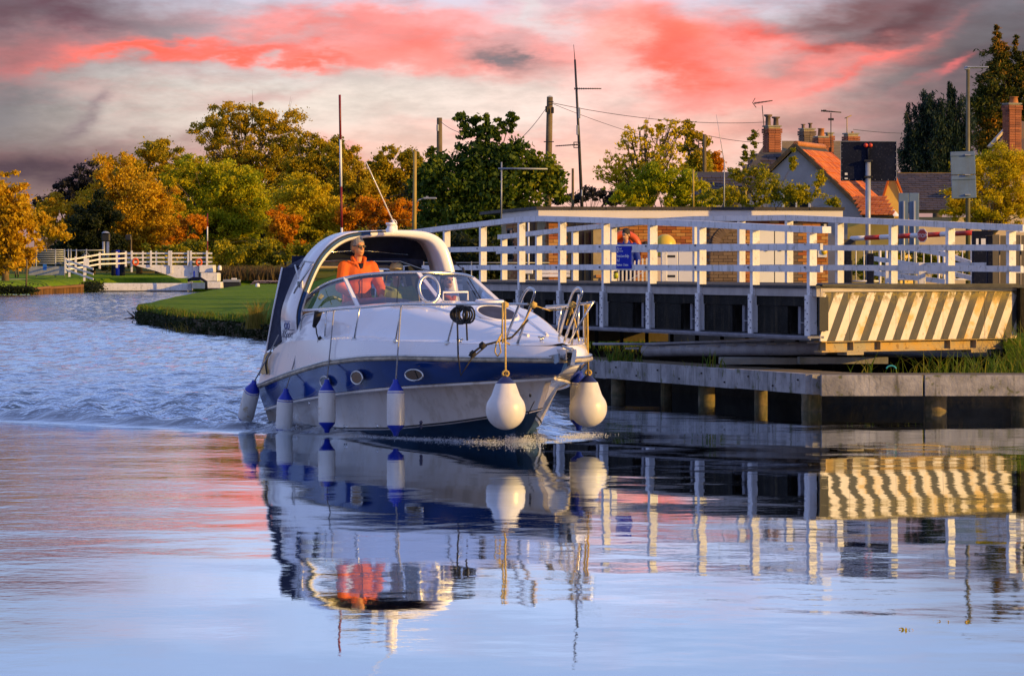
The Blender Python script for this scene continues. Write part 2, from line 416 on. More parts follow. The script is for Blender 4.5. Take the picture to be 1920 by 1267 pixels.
def glassmat(name, tint, refl=.12, clear=.8):
    m = bpy.data.materials.new(name); m.use_nodes = True; t = NT(m.node_tree)
    nt = m.node_tree; nt.nodes.remove(nt.nodes['Principled BSDF']); out = nt.nodes['Material Output']
    tr = t.n('ShaderNodeBsdfTransparent'); tr.inputs[0].default_value = tuple(tint) + (1,)
    gl = t.n('ShaderNodeBsdfGlossy'); gl.inputs['Roughness'].default_value = .03; gl.inputs[0].default_value = (1, 1, 1, 1)
    fr = t.n('ShaderNodeFresnel'); fr.inputs[0].default_value = 1.5
    f = t.m('ADD', refl, t.m('MULTIPLY', fr.outputs[0], .9), clamp=True)
    mx = t.n('ShaderNodeMixShader'); t.l(f, mx.inputs[0]); t.l(tr.outputs[0], mx.inputs[1]); t.l(gl.outputs[0], mx.inputs[2]); t.l(mx.outputs[0], out.inputs[0])
    return m
M['glass'] = glassmat('windscreen_glass', (.66, .70, .86), .03)
M['clear_glass'] = glassmat('clear_glass', (.75, .78, .76), .14)
# ------------------------------------------------------------------ water
def kelvin(X, Y):
    """height of the boat's wake at X, Y"""
    bx, by = 0.25, 47.2                       # where the stem cuts the water
    a = np.array([math.cos(R(68)), -math.sin(R(68))])
    dx = X - bx; dy = Y - by
    aft = -(dx * a[0] + dy * a[1])            # metres behind the stem
    side_ = dx * -a[1] * -1 + dy * a[0] * -1   # starboard positive (towards camera-left)
    side_ = -(dx * (-a[1]) + dy * a[0]) * -1
    r = np.array([-.9272, -.3746]); sdist = dx * r[0] + dy * r[1]
    front = np.abs(sdist) - (.22 + aft * .40)  # distance outside of the wave front
    inside = 1 / (1 + np.exp(np.clip(front * 5, -40, 40)))
    behind = 1 / (1 + np.exp(np.clip(-(aft - .4) * 4, -40, 40)))
    decay = np.exp(-np.maximum(aft - 8, 0) / 26)
    h = .055 * np.exp(-(front + .15) ** 2 / .12) * behind * decay
    h = h + .05 * np.sin(np.clip(-front, 0, 50) * 3.6) * np.exp(-np.maximum(-front, 0) / 2.4) * inside * behind * decay
    return h, inside * behind, aft, sdist
def make_water():
    xs = np.concatenate([np.linspace(-600, -34, 24), np.linspace(-33, -13, 70), np.linspace(-12.9, 4, 190), np.linspace(4.2, 24, 60), np.linspace(26, 500, 18)])
    ys = np.concatenate([np.linspace(-60, 11, 12), np.linspace(12, 44, 120), np.linspace(44.1, 78, 340), np.linspace(78.2, 150, 300), np.linspace(151, 350, 160), np.linspace(360, 700, 20)])
    X, Y = np.meshgrid(xs, ys)
    h, ins, aft, sd_ = kelvin(X, Y)
    ch = np.zeros_like(X)
    for (L, amp, th) in [(4.3, .010, 1.25), (3.1, .010, .75), (2.3, .012, .3), (1.4, .012, 1.1), (.9, .010, -.7), (.6, .008, .1), (.45, .007, 2.0), (.38, .006, -1.4)]:
        kx, ky = math.cos(th) * 2 * math.pi / L, math.sin(th) * 2 * math.pi / L
        ch += amp * np.sin(kx * X + ky * Y + 2.1 * np.sin(.31 * X + .8 * th + .23 * Y))
    Z = h + ch * (1.6 + 1.3 * np.exp(-(np.maximum(aft - 6, 0) / 12) ** 2)) * np.clip(ins * np.exp(-np.maximum(aft - 10, 0) / 40) + .35 * np.clip((Y - 75) / 40, 0, 1) * (X < 0), 0, 1) + .0012 * np.sin(Y * 1.9 + np.sin(X * .6) * 2)
    me = bpy.data.meshes.new('water'); ny, nx = X.shape
    V = np.stack([X, Y, Z], -1).reshape(-1, 3)
    i = np.arange(ny * nx).reshape(ny, nx)
    Q = np.stack([i[:-1, :-1], i[:-1, 1:], i[1:, 1:], i[1:, :-1]], -1).reshape(-1, 4)
    m = bpy.data.materials.new('canal_water'); m.use_nodes = True; t = NT(m.node_tree)
    nt = m.node_tree; nt.nodes.remove(nt.nodes['Principled BSDF']); out = nt.nodes['Material Output']
    at = t.n('ShaderNodeAttribute'); at.attribute_name = 'chop'
    chop = at.outputs['Fac']
    g = t.n('ShaderNodeNewGeometry')
    mp = t.n('ShaderNodeMapping'); t.l(g.outputs['Position'], mp.inputs[0]); mp.inputs['Scale'].default_value = (1, .8, 1)
    n1 = t.noise(mp.outputs[0], 1.1, 2, .5); n2 = t.noise(mp.outputs[0], 5.0, 4, .6); n3 = t.noise(mp.outputs[0], 14.0, 4, .6)
    big = t.noise(g.outputs['Position'], .12, 2, .5)
    calm = t.m('ADD', .35, t.m('MULTIPLY', t.smooth(big, .42, .62), 1.3))
    nw = t.noise(mp.outputs[0], 1.7, 4, .65); nf = t.noise(g.outputs['Position'], .55, 4, .7)
    n1 = t.m('ADD', t.m('ADD', t.m('MULTIPLY', nw, t.m('MULTIPLY', chop, .24)), t.m('MULTIPLY', nf, t.m('MULTIPLY', chop, .38))), t.m('MULTIPLY', n1, t.m('MULTIPLY', calm, .0042)))
    hh = t.m('ADD', n1, t.m('MULTIPLY', n2, t.m('ADD', t.m('MULTIPLY', calm, .00045), t.m('MULTIPLY', chop, .034))))
    hh = t.m('ADD', hh, t.m('MULTIPLY', n3, t.m('ADD', t.m('MULTIPLY', calm, .00008), t.m('MULTIPLY', chop, .020))))
    bp_ = t.n('ShaderNodeBump'); bp_.inputs['Strength'].default_value = 1.0; bp_.inputs['Distance'].default_value = 1.0
    t.l(hh, bp_.inputs['Height'])
    gl = t.n('ShaderNodeBsdfGlossy'); gl.inputs['Roughness'].default_value = .008; gl.inputs[0].default_value = (.80, .88, .97, 1); t.l(bp_.outputs[0], gl.inputs['Normal'])
    df = t.n('ShaderNodeBsdfPrincipled'); df.inputs['Base Color'].default_value = (.005, .020, .055, 1); df.inputs['Roughness'].default_value = .25
    fr = t.n('ShaderNodeFresnel'); fr.inputs[0].default_value = 1.6; t.l(bp_.outputs[0], fr.inputs['Normal'])
    mx = t.n('ShaderNodeMixShader'); t.l(t.m('MULTIPLY', t.m('MULTIPLY', fr.outputs[0], 1.6), 1.0, clamp=True), mx.inputs[0])
    t.l(df.outputs[0], mx.inputs[1]); t.l(gl.outputs[0], mx.inputs[2]); t.l(mx.outputs[0], out.inputs[0])
    me = fastmesh('water', V, Q, m, True)
    wind = .42 * np.clip((Y - 70) / 60, 0, 1) * (X < 0)           # breeze on the far reach
    left_ = .048 / (1 + np.exp((X + 3.7) * 1.8)) + .0015   # light ripple on the open left of the basin
    c_ = np.clip(ins * np.exp(-np.maximum(aft - 9, 0) / 30) + wind + left_, 0, 1)
    a = me.attributes.new('chop', 'FLOAT', 'POINT'); a.data.foreach_set('value', c_.astype(np.float32).ravel())
    o = inst('water', me, None, (0, 0, 0)); tag(o, kind='structure')
make_water()

# ------------------------------------------------------------------ ground
def grassmat(name, c1, c2, c3):
    m = bpy.data.materials.new(name); m.use_nodes = True; t = NT(m.node_tree); b = m.node_tree.nodes['Principled BSDF']
    g = t.n('ShaderNodeNewGeometry').outputs['Position']
    a = t.noise(g, .25, 4, .6); c = t.noise(g, 3.0, 5, .7)
    col = t.mix(t.smooth(a, .35, .65), c1, c2); col = t.mix(t.m('MULTIPLY', t.smooth(c, .48, .66), .85), col, c3)
    t.l(col, b.inputs['Base Color']); b.inputs['Roughness'].default_value = .9; b.inputs['Specular IOR Level'].default_value = .1
    bn = t.n('ShaderNodeBump'); bn.inputs['Strength'].default_value = .9; bn.inputs['Distance'].default_value = .12; t.l(t.noise(g, 6, 6, .75), bn.inputs['Height']); t.l(bn.outputs[0], b.inputs['Normal'])
    return m
M['grass'] = grassmat('mown_grass', (.10, .20, .004), (.17, .26, .006), (.045, .085, .006))
M['field'] = grassmat('field_grass', (.10, .15, .015), (.20, .15, .02), (.07, .08, .015))
M['soil'] = pm('shade_soil', (.035, .03, .02), .95, .4, 2, bump=.8, bscale=8)
def terrain(name, poly_rows, mat):
    mb = MB(); mb.grid(poly_rows); return mb.build(name, mat, kind='structure')
# canal bed sheet far below and wide ground beyond
MB().grid([[(-900, 345, .9), (900, 345, .9)], [(-900, 420, 2.4), (900, 420, 2.4)], [(-900, 600, 4.5), (900, 600, 4.5)], [(-900, 2600, 10), (900, 2600, 10)]]).build('field', M['field'], kind='structure')
MB().grid([[(-900, -60, -2.5), (900, -60, -2.5)], [(-900, 2600, -2.5), (900, 2600, -2.5)]]).build('canal_bed', M['soil'], kind='structure')
# grassy point in the bend of the canal
edge_px = [(262, 147), (272, 143), (300, 138), (350, 126), (400, 121), (450, 117), (500, 113), (540, 110)]
near = [(Xp(x, d), d) for x, d in edge_px] + [(-3.2, 100), (-1.5, 84), (1.0, 76.5), (4.0, 73)]
far_ = [(-15.3, 168), (-16.6, 185), (-18.2, 216), (-20.2, 262), (-21.8, 302), (-23, 330), (-23, 352)]
rows_n = near
def bank():
    mb = MB(); n = len(near); rows = [[], []]
    # fan between near edge and a far line, with rounded tip
    tip = [(-13.9, 149), (-14.4, 153), (-15.0, 160)]
    left = [near[0]] + tip + far_
    # left edge runs up the channel; right edge is the near bank then the land behind
    L = []
    tot = 26
    def samp(pl, k):
        seg = [math.dist(pl[i], pl[i + 1]) for i in range(len(pl) - 1)]; T = sum(seg) * k; i = 0
        while i < len(seg) - 1 and T > seg[i]: T -= seg[i]; i += 1
        q = T / seg[i]; return (pl[i][0] + (pl[i + 1][0] - pl[i][0]) * q, pl[i][1] + (pl[i + 1][1] - pl[i][1]) * q)
    right = near + [(4.0, 120), (0, 200), (-5, 352)]
    for k in range(tot + 1):
        a = samp(left, k / tot); b = samp(right, k / tot); row = []
        for j in range(13):
            q = j / 12; x = a[0] + (b[0] - a[0]) * q; y = a[1] + (b[1] - a[1]) * q
            row.append((x, y, .44 + .05 * mnoise.noise(Vector((x * .3, y * .1, 0))) + (.16 if 0 < j < 12 else 0)))
        L.append(row)
    mb.grid(L)
    mb.build('grass_bank', M['grass'], kind='structure')
bank()
# land behind the swing bridge and under the houses
MB().grid([[(-4.9, 95, .3), (-4.0, 95, .5), (4, 81, .5), (9.5, 75, .5), (12, 74, .5), (60, 72, .5)],
           [(-5.0, 96, .4), (-4.1, 96, 1.2), (5, 82, 1.2), (10, 76, 1.25), (13, 75, 1.25), (60, 73, 1.25)],
           [(-5.3, 100, .4), (-4.3, 100, 1.40), (5, 90, 1.40), (11, 85, 1.40), (14, 80, 1.40), (60, 78, 1.40)],
           [(-7.4, 140, .4), (-6, 140, 1.42), (5, 140, 1.42), (11, 140, 1.42), (20, 140, 1.42), (60, 140, 1.42)],
           [(-19, 352, .4), (-15, 352, 1.45), (5, 352, 1.45), (60, 352, 1.45), (120, 352, 1.45), (400, 352, 1.45)]]).build('ground', M['grass'], kind='structure')
MB().prism([(2.6, 84), (12.6, 72), (22, 84), (40, 88), (40, 93.5), (0.5, 93.0)], 1.2, 1.46).build('road', M['asphalt'], kind='structure')
# earth shelf to the jetty; dark colour and raised rear face paint the under-bridge shade
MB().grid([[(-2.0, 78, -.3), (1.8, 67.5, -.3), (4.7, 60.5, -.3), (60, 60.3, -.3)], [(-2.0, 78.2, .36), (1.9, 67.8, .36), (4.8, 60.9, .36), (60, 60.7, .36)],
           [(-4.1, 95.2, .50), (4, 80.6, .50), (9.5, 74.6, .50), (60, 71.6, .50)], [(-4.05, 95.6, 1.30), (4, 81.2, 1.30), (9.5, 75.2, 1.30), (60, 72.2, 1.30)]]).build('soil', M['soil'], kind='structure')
# far bank on the left
MB().grid([[(-60, 268, -.2), (-36.9, 302, -.2), (-35.2, 324, -.2), (-33.4, 331.5, -.2), (-22, 332, -.2)],
           [(-60, 268.5, .55), (-37, 302.5, .5), (-35.2, 324.5, .55), (-33.4, 332.0, .5), (-22, 332.5, .4)],
           [(-62, 286, 1.05), (-39, 314, 1.05), (-36, 331, 1.05), (-29, 335, 1.15), (-22, 336, .6)],
           [(-80, 350, 1.35), (-42, 350, 1.4), (-35, 350, 1.4), (-27, 350, 1.4), (-22, 352, 1.4)]]).build('grass_verge', M['grass'], kind='structure')
MB().slab([(-60, 281, 1.02), (-38.4, 309.6, 1.07), (-37.6, 311.5, 1.09), (-60, 285, 1.07)], .02, (0, 0, 1)).build('path', M['concrete'], kind='structure')

# ------------------------------------------------------------------ trees
M['bark'] = pm('bark', (.10, .075, .05), .9, .4, 3, bump=.7, bscale=15)
M['bark_sunlit'] = pm('sunlit_bark', (.22, .15, .06), .9, .3, 3, bump=.5)  # lighter warm copy of the bark with sunlight put into its colour
LF = {
 'olive': leafmat('olive_leaves', [(0.0824, 0.0982, 0.005), (0.247, 0.238, 0.008), (0.494, 0.351, 0.01), (0.66, 0.421, 0.012)]),
 'ash': leafmat('ash_leaves', [(0.0988, 0.12, 0.008), (0.297, 0.267, 0.012), (0.593, 0.407, 0.015), (0.66, 0.421, 0.015)]),
 'gold': leafmat('golden_leaves', [(0.22, 0.159, 0.008), (0.537, 0.317, 0.01), (0.68, 0.464, 0.012), (0.68, 0.293, 0.01)]),
 'orange': leafmat('orange_leaves', [(0.366, 0.159, 0.006), (0.68, 0.317, 0.008), (0.68, 0.244, 0.006), (0.61, 0.366, 0.01)]),
 'lime': leafmat('lime_leaves', [(0.0824, 0.14, 0.005), (0.297, 0.351, 0.008), (0.56, 0.5, 0.01), (0.66, 0.5, 0.012)]),
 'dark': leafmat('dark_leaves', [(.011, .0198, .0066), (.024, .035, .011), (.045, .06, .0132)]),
 'maple': leafmat('maple_leaves', [(0.0197, 0.0477, 0.009), (0.0462, 0.0898, 0.01), (0.132, 0.183, 0.01), (0.428, 0.365, 0.012)]),
 'blue': leafmat('far_leaves', [(.0235, .0247, .030), (.038, .037, .040), (.050, .045, .040)]),
 'cypress': leafmat('cypress_leaves', [(.009, .026, .022), (.020, .045, .034), (.035, .06, .036)]),
 'fir': leafmat('fir_leaves', [(.018, .040, .010), (.045, .07, .012), (.10, .10, .012), (.50, .20, .012)]),  # orange stop puts sun highlights into the fir's leaf colour
 'willow': leafmat('willow_leaves', [(0.207, 0.232, 0.008), (0.488, 0.415, 0.01), (0.68, 0.52, 0.012), (0.68, 0.415, 0.01)]),
 'hedge': leafmat('hedge_leaves', [(0.0576, 0.0842, 0.008), (0.181, 0.197, 0.01), (0.428, 0.365, 0.012), (0.66, 0.477, 0.012)]),
}
def leaf_cloud(cent, rad, n, size, aspect=.55, droop=0.0, rng=RNG):
    """n leaf quads scattered round cluster centres; cent (k,3), rad (k,3)"""
    k = len(cent); idx = rng.integers(0, k, n)
    dirs = rng.normal(size=(n, 3)); dirs /= np.linalg.norm(dirs, axis=1)[:, None]
    rr = rng.random(n) ** .6 * (1 + .9 * (rng.random(n) < .12))
    P = cent[idx] + dirs * rad[idx] * rr[:, None]
    if droop: P[:, 2] -= np.abs(rng.normal(size=n)) * droop
    nrm = dirs * .35 + rng.normal(size=(n, 3)) * .8; nrm /= np.linalg.norm(nrm, axis=1)[:, None]
    t = np.cross(nrm, rng.normal(size=(n, 3))); 
    if droop: t = t * .5 + np.array([0, 0, -1.0]); t = t - nrm * (t * nrm).sum(1)[:, None]
    t /= np.linalg.norm(t, axis=1)[:, None] + 1e-9; b = np.cross(nrm, t)
    sz = size * (.6 + .8 * rng.random(n))
    t = t * sz[:, None]; b = b * (sz * aspect)[:, None]
    V = np.stack([P - t, P + b * .9 - t * .1, P + t, P - b * .9 + t * .05], 1).reshape(-1, 3)
    Q = np.arange(4 * n).reshape(n, 4)
    return V, Q
def tree(name, label, cat, d, blobs, mat, n, size, ground=1.4, trunk=.2, group=None, sub=26, clump=.30, limbs=True, depth=.8,
         aspect=.55, droop=0.0, bark='bark', tx=None, twigs=0, seed=1, dens=1.0):
    rng = np.random.default_rng(seed * 977 + int(d))
    s = d / FPX
    xs = [b[0] for b in blobs]; bx = tx if tx is not None else sum(b[0] * b[2] for b in blobs) / sum(b[2] for b in blobs)
    base = Vector((Xp(bx, d), d, ground))
    root = empty(name, base, 0, label, cat, group)
    C = []; Rd = []; Wt = []
    for (x, y, rx, ry) in blobs:
        if rx > 24: rx, ry = rx * 1.12, ry * 1.10
        c = Wp(x, y, d) - base; A = np.array([rx * s, rx * s * depth, ry * s])
        k = max(14, int(sub * 2.0 * (rx * ry) / 3000)); small = min(rx, ry) < 20
        dd = rng.normal(size=(k, 3)); dd /= np.linalg.norm(dd, axis=1)[:, None]
        dd *= (rng.random(k) ** .35)[:, None] * .88
        cc = np.array(c) + dd * A; C.append(cc)
        q = clump * (.40 + .75 * rng.random(k)) * (min(rx, ry) if small else min(rx, ry) * .82) * s * (1.5 if small else 1)
        Rd.append(np.stack([q * 1.25, q * 1.25, q * .85], 1))
    C = np.concatenate(C); Rd = np.concatenate(Rd)
    n = int(n * 2.3); V, Q = leaf_cloud(C, Rd, n, size * .76, aspect, droop, rng)
    keep = V.reshape(-1, 4, 3)[:, :, 2].min(1) > .02
    V = V.reshape(-1, 4, 3)[keep].reshape(-1, 3); Q = np.arange(len(V)).reshape(-1, 4)
    me = fastmesh('crown', V, Q, LF[mat]); inst('crown', me, root, (0, 0, 0))
    tb = MB(); top = Vector(C[np.argmax(C[:, 2])]); mid = Vector(C.mean(0))
    fork = Vector((mid.x * .25, 0, max(.6, mid.z * .55)))
    tb.tube([(0, 0, -.2), (fork.x * .4, 0, fork.z * .5), fork], [trunk, trunk * .82, trunk * .7], 8)
    if limbs:
        order = rng.permutation(len(C))[:22 + twigs]
        for i_, i in enumerate(order):
            e = Vector(C[i]); m1 = fork.lerp(e, .5) + Vector((0, 0, (e - fork).length * .12))
            r0 = trunk * (.42 if i_ < 8 else .22)
            tb.tube([fork + Vector((0, 0, -.1)), m1, e, e + (e - m1) * .12], [r0, r0 * .55, r0 * .25, r0 * .06], 5, cap=False)
            for q in range(2 if twigs else 0):
                st = m1.lerp(e, .2 + .6 * rng.random()); dv = Vector(rng.normal(size=3)) * .3 + (e - fork).normalized() + Vector((0, 0, .3))
                en = st + dv.normalized() * (e - fork).length * (.12 + .16 * rng.random())
                tb.tube([st, st.lerp(en, .5) + Vector(rng.normal(size=3)) * .05, en], [r0 * .3, r0 * .18, r0 * .05], 4, cap=False)
    tb.build('trunk', M[bark], root)
    return root
G_T = 'trees along the far bank'
tree('tree', 'orange and gold tree at the left edge of the picture', 'tree', 300, [(-10, 415, 60, 95), (22, 400, 40, 80), (48, 450, 34, 55), (0, 480, 55, 50)], 'gold', 9000, .20, 1.2, .3, G_T, seed=1, bark='bark_sunlit', twigs=14)
for i_, (x, y, rx, ry, mt, lb) in enumerate([(120, 400, 60, 40, 'gold', 'golden thicket behind the dark ivy bush'), (250, 380, 110, 70, 'olive', 'olive thicket filling in behind the golden half-bare tree'), (420, 390, 120, 80, 'lime', 'yellow-green thicket filling in behind the broad green tree'), (560, 370, 100, 80, 'willow', 'golden thicket behind the orange-red shrub'), (690, 370, 90, 66, 'gold', 'amber thicket behind the boat antenna')]):
    tree('thicket', lb, 'thicket', 412 + i_ * 3, [(x, y, rx, ry), (x + 20, y + 40, rx, ry * .8)], mt, 9000, .22, 1.4, .3, 'thickets filling the far tree line', seed=60 + i_, clump=.3)
tree('shrub', 'low orange shrub on the field left of the dark ivy bush', 'shrub', 345, [(95, 432, 45, 16), (75, 415, 30, 14)], 'gold', 2500, .22, 1.4, .1, seed=2)
for i, (x, y, rx, ry, lb) in enumerate([(92, 385, 34, 18, 'small blue-grey tree furthest left on the skyline'), (140, 362, 40, 34, 'blue-grey tree on the skyline behind the golden tree'), (182, 345, 46, 46, 'bare dark tree on the skyline beside the golden tree')]):
    tree('tree', lb, 'tree', 620, [(x, y, rx, ry)], 'blue', 3500, .34, 3.5, .35, 'distant trees on the skyline', seed=3 + i, twigs=10, sub=40)
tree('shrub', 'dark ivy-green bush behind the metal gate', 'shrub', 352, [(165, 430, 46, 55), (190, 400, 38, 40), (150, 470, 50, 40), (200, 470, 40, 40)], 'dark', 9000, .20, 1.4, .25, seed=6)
tree('tree', 'golden half-bare tree with upright twigs behind the white fence', 'tree', 356, [(215, 335, 44, 55), (255, 385, 62, 70), (300, 400, 50, 60), (240, 440, 60, 50), (290, 450, 60, 45)], 'gold', 16000, .17, 1.4, .3, G_T, seed=7, bark='bark_sunlit', twigs=34, limbs=True)
tree('tree', 'orange-topped tree behind the golden tree', 'tree', 372, [(300, 300, 52, 36), (250, 315, 40, 36), (330, 330, 50, 40)], 'ash', 8000, .18, 1.4, .3, G_T, seed=8, twigs=10)
tree('tree', 'tall ash tree with the highest airy olive crown', 'tree', 405, [(395, 250, 40, 34), (430, 225, 52, 36), (480, 225, 50, 36), (535, 245, 42, 44), (470, 290, 90, 45), (430, 330, 80, 50), (540, 310, 50, 50)], 'ash', 20000, .17, 1.5, .5, G_T, seed=9, twigs=40, clump=.28, sub=34)
tree('tree', 'broad bright green tree in the middle of the far bank', 'tree', 366, [(360, 330, 56, 40), (430, 340, 62, 44), (390, 390, 90, 50), (460, 390, 50, 60), (400, 440, 90, 50), (340, 420, 50, 50)], 'lime', 24000, .17, 1.4, .4, G_T, seed=10, clump=.3, sub=34)
tree('shrub', 'red-orange bush behind the right end of the white fence', 'shrub', 352, [(345, 430, 30, 28), (325, 450, 30, 30), (370, 420, 22, 20)], 'orange', 4500, .17, 1.4, .15, seed=11)
tree('tree', 'brown-olive tree left of the red and white pole', 'tree', 398, [(570, 290, 46, 42), (615, 290, 36, 40), (600, 340, 60, 50), (650, 360, 50, 50), (560, 350, 40, 40)], 'olive', 15000, .18, 1.5, .4, G_T, seed=12, twigs=12)
tree('tree', 'rounded tree behind the red and white pole', 'tree', 388, [(640, 300, 34, 38), (660, 340, 44, 50), (690, 380, 40, 50)], 'ash', 9000, .18, 1.5, .35, G_T, seed=21, twigs=10)
tree('tree', 'yellow-green rounded tree behind the boat canopy', 'tree', 360, [(560, 370, 50, 52), (600, 385, 46, 50), (550, 430, 60, 44), (610, 440, 60, 40)], 'willow', 14000, .17, 1.4, .3, G_T, seed=13)
tree('shrub', 'bright orange-red shrub above the grassy point', 'shrub', 350, [(518, 405, 22, 34), (535, 430, 30, 36), (550, 455, 24, 30)], 'orange', 6000, .16, 1.4, .15, seed=14)
tree('tree', 'green-topped tree between the red and white pole and the yellow pole', 'tree', 392, [(740, 305, 50, 30), (715, 330, 44, 40), (780, 320, 50, 40), (750, 360, 70, 46)], 'olive', 14000, .18, 1.5, .4, G_T, seed=15)
tree('shrub', 'flame-orange shrubs behind the boat antenna', 'shrub', 358, [(680, 400, 44, 32), (720, 395, 36, 30), (650, 410, 30, 30), (760, 400, 40, 30)], 'orange', 8000, .17, 1.4, .15, seed=16)
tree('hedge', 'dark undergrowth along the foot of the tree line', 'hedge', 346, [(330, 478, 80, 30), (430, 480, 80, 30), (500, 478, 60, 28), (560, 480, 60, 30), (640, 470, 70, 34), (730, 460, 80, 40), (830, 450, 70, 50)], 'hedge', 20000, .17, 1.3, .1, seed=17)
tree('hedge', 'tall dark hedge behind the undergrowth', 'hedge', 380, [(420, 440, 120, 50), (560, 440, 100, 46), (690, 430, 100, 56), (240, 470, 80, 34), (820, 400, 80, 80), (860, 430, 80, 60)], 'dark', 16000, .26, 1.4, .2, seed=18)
# maple behind the bridge
tree('tree', 'dark green maple with large leaves behind the left end of the bridge', 'tree', 112,
     [(870, 235, 18, 30), (900, 250, 26, 40), (935, 240, 14, 36), (960, 225, 9, 26), (905, 300, 60, 46), (960, 300, 56, 40), (1020, 330, 40, 44), (1000, 310, 20, 44), (860, 340, 70, 60), (810, 300, 16, 34), (800, 350, 30, 44), (930, 370, 90, 60),
      (1045, 360, 24, 30), (850, 410, 70, 50), (930, 430, 90, 60), (870, 470, 70, 50)], 'maple', 15000, .085, 1.3, .16, seed=19, sub=44, clump=.36, aspect=.75, twigs=20)
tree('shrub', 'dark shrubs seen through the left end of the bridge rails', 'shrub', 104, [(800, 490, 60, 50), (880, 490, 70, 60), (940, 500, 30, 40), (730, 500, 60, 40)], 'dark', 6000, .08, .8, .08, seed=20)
tree('tree', 'sparse half-bare tree with spreading branches above the cabin roof', 'tree', 176,
     [(1150, 320, 36, 40), (1190, 270, 34, 34), (1220, 240, 26, 20), (1250, 245, 26, 24), (1275, 240, 14, 24), (1240, 300, 60, 40), (1200, 330, 60, 44)], 'willow', 2600, .10, 1.4, .24, seed=22, twigs=70, clump=.24, sub=50)
tree('tree', 'slim upright tree right of the half-bare tree', 'tree', 184, [(1292, 250, 14, 30), (1298, 290, 26, 50), (1318, 280, 22, 44), (1310, 330, 34, 44)], 'olive', 6500, .10, 1.4, .2, seed=23, clump=.32)
tree('shrub', 'orange bush behind the cabin roof', 'shrub', 190, [(1345, 310, 16, 30), (1350, 350, 22, 30)], 'orange', 2500, .10, 1.4, .1, seed=24)
tree('shrub', 'yellow-green bushes over the middle of the cabin roof', 'shrub', 128, [(1190, 370, 40, 30), (1230, 340, 44, 34), (1280, 350, 44, 36), (1310, 375, 46, 26), (1240, 385, 70, 24)], 'lime', 12000, .065, 1.4, .08, seed=25, clump=.33)
tree('shrub', 'leafy bush with tall shoots in front of the grey gable', 'shrub', 112,
     [(1396, 290, 6, 24), (1412, 270, 9, 32), (1385, 330, 24, 30), (1430, 340, 30, 34), (1470, 360, 34, 30), (1487, 300, 8, 36), (1510, 365, 30, 24), (1540, 345, 14, 30), (1400, 375, 60, 24), (1350, 370, 40, 24), (1565, 380, 16, 12)], 'hedge', 7500, .050, 1.4, .05, seed=26, clump=.34, sub=40)
tree('tree', 'dark weeping cypress left of the lamp post', 'tree', 158,
     [(1712, 240, 26, 56), (1742, 200, 32, 40), (1762, 240, 44, 70), (1795, 220, 32, 60), (1783, 170, 8, 26), (1712, 290, 32, 50), (1760, 290, 44, 60), (1800, 290, 30, 60)], 'cypress', 15000, .11, 1.4, .25, seed=27, droop=.5, aspect=.3, clump=.33)
tree('tree', 'tall fir at the right edge with orange sun highlights put into its colour', 'tree', 168,
     [(1868, 70, 8, 28), (1870, 110, 30, 36), (1872, 160, 48, 44), (1860, 210, 52, 44), (1868, 265, 60, 50), (1905, 95, 8, 30), (1912, 140, 27, 46), (1915, 200, 40, 60), (1930, 260, 40, 60)], 'fir', 18000, .12, 1.4, .3, seed=28, aspect=.35, clump=.3, sub=50)
tree('shrub', 'sunlit yellow willow shrub at the right edge', 'shrub', 104,
     [(1840, 330, 40, 44), (1880, 310, 40, 44), (1910, 340, 40, 60), (1800, 370, 34, 34), (1850, 390, 60, 34), (1790, 395, 30, 24), (1905, 400, 40, 30), (1800, 310, 20, 24)], 'willow', 17000, .055, 1.4, .07, seed=29, clump=.34, sub=40, aspect=.35, twigs=40, bark='bark_sunlit')
tree('hedge', 'green hedge seen between the white gates', 'hedge', 104, [(1640, 500, 50, 34), (1700, 490, 50, 36), (1770, 495, 50, 30), (1830, 500, 40, 30)], 'hedge', 7000, .06, 1.35, .05, seed=30)
tree('tree', 'far tree line seen between the mast and the half-bare tree', 'tree', 420, [(1060, 372, 30, 12), (1110, 366, 30, 14), (1150, 372, 30, 14)], 'blue', 2200, .22, 1.4, .2, seed=31)

# ------------------------------------------------------------------ bank edge of the grassy point
def bank_edge():
    root = empty('timber_bank_edge', (near[0][0], near[0][1], 0), 0, 'mossy timber edging along the waterline of the grassy point', 'edging')
    o0 = Vector((near[0][0], near[0][1], 0)); rng = random.Random(5)
    m = rndmat('mossy_edging', [(0, (.035, .03, .02)), (.5, (.10, .07, .04)), (.75, (.03, .04, .012)), (1, (.15, .10, .05))], .9, .6)
    pb = MB(); pb.box((0, 0, 0), (.30, .10, .56), bev=.02); me = pb.mesh('edging_board', m)
    pl = near; L = []
    for i in range(len(pl) - 1):
        a, b = Vector(pl[i] + (0,)), Vector(pl[i + 1] + (0,)); n = max(1, int((b - a).length / .31))
        for k in range(n): L.append((a.lerp(b, (k + .5) / n), math.atan2(b.y - a.y, b.x - a.x)))
    for p, an in L[:290]:
        inst('edging_board', me, root, p - o0 + Vector((rng.uniform(-.02, .02), -.06 + rng.uniform(-.03, .03), .14 + rng.uniform(-.05, .03))), (rng.uniform(-.05, .05), 0, an))
    # ivy and grass hanging over the edge
    C = np.array([list(p - o0 + Vector((0, -.13, .30 + rng.uniform(-.25, .12)))) for p, an in L for _ in range(2) if rng.random() < .8])
    V, Q = leaf_cloud(C, np.tile([.22, .08, .14], (len(C), 1)), 24000, .05, .5)
    tag(inst('overhanging_leaves', fastmesh('overhanging_leaves', V, Q, LF['dark']), root, (0, 0, 0)), kind='stuff')
bank_edge()
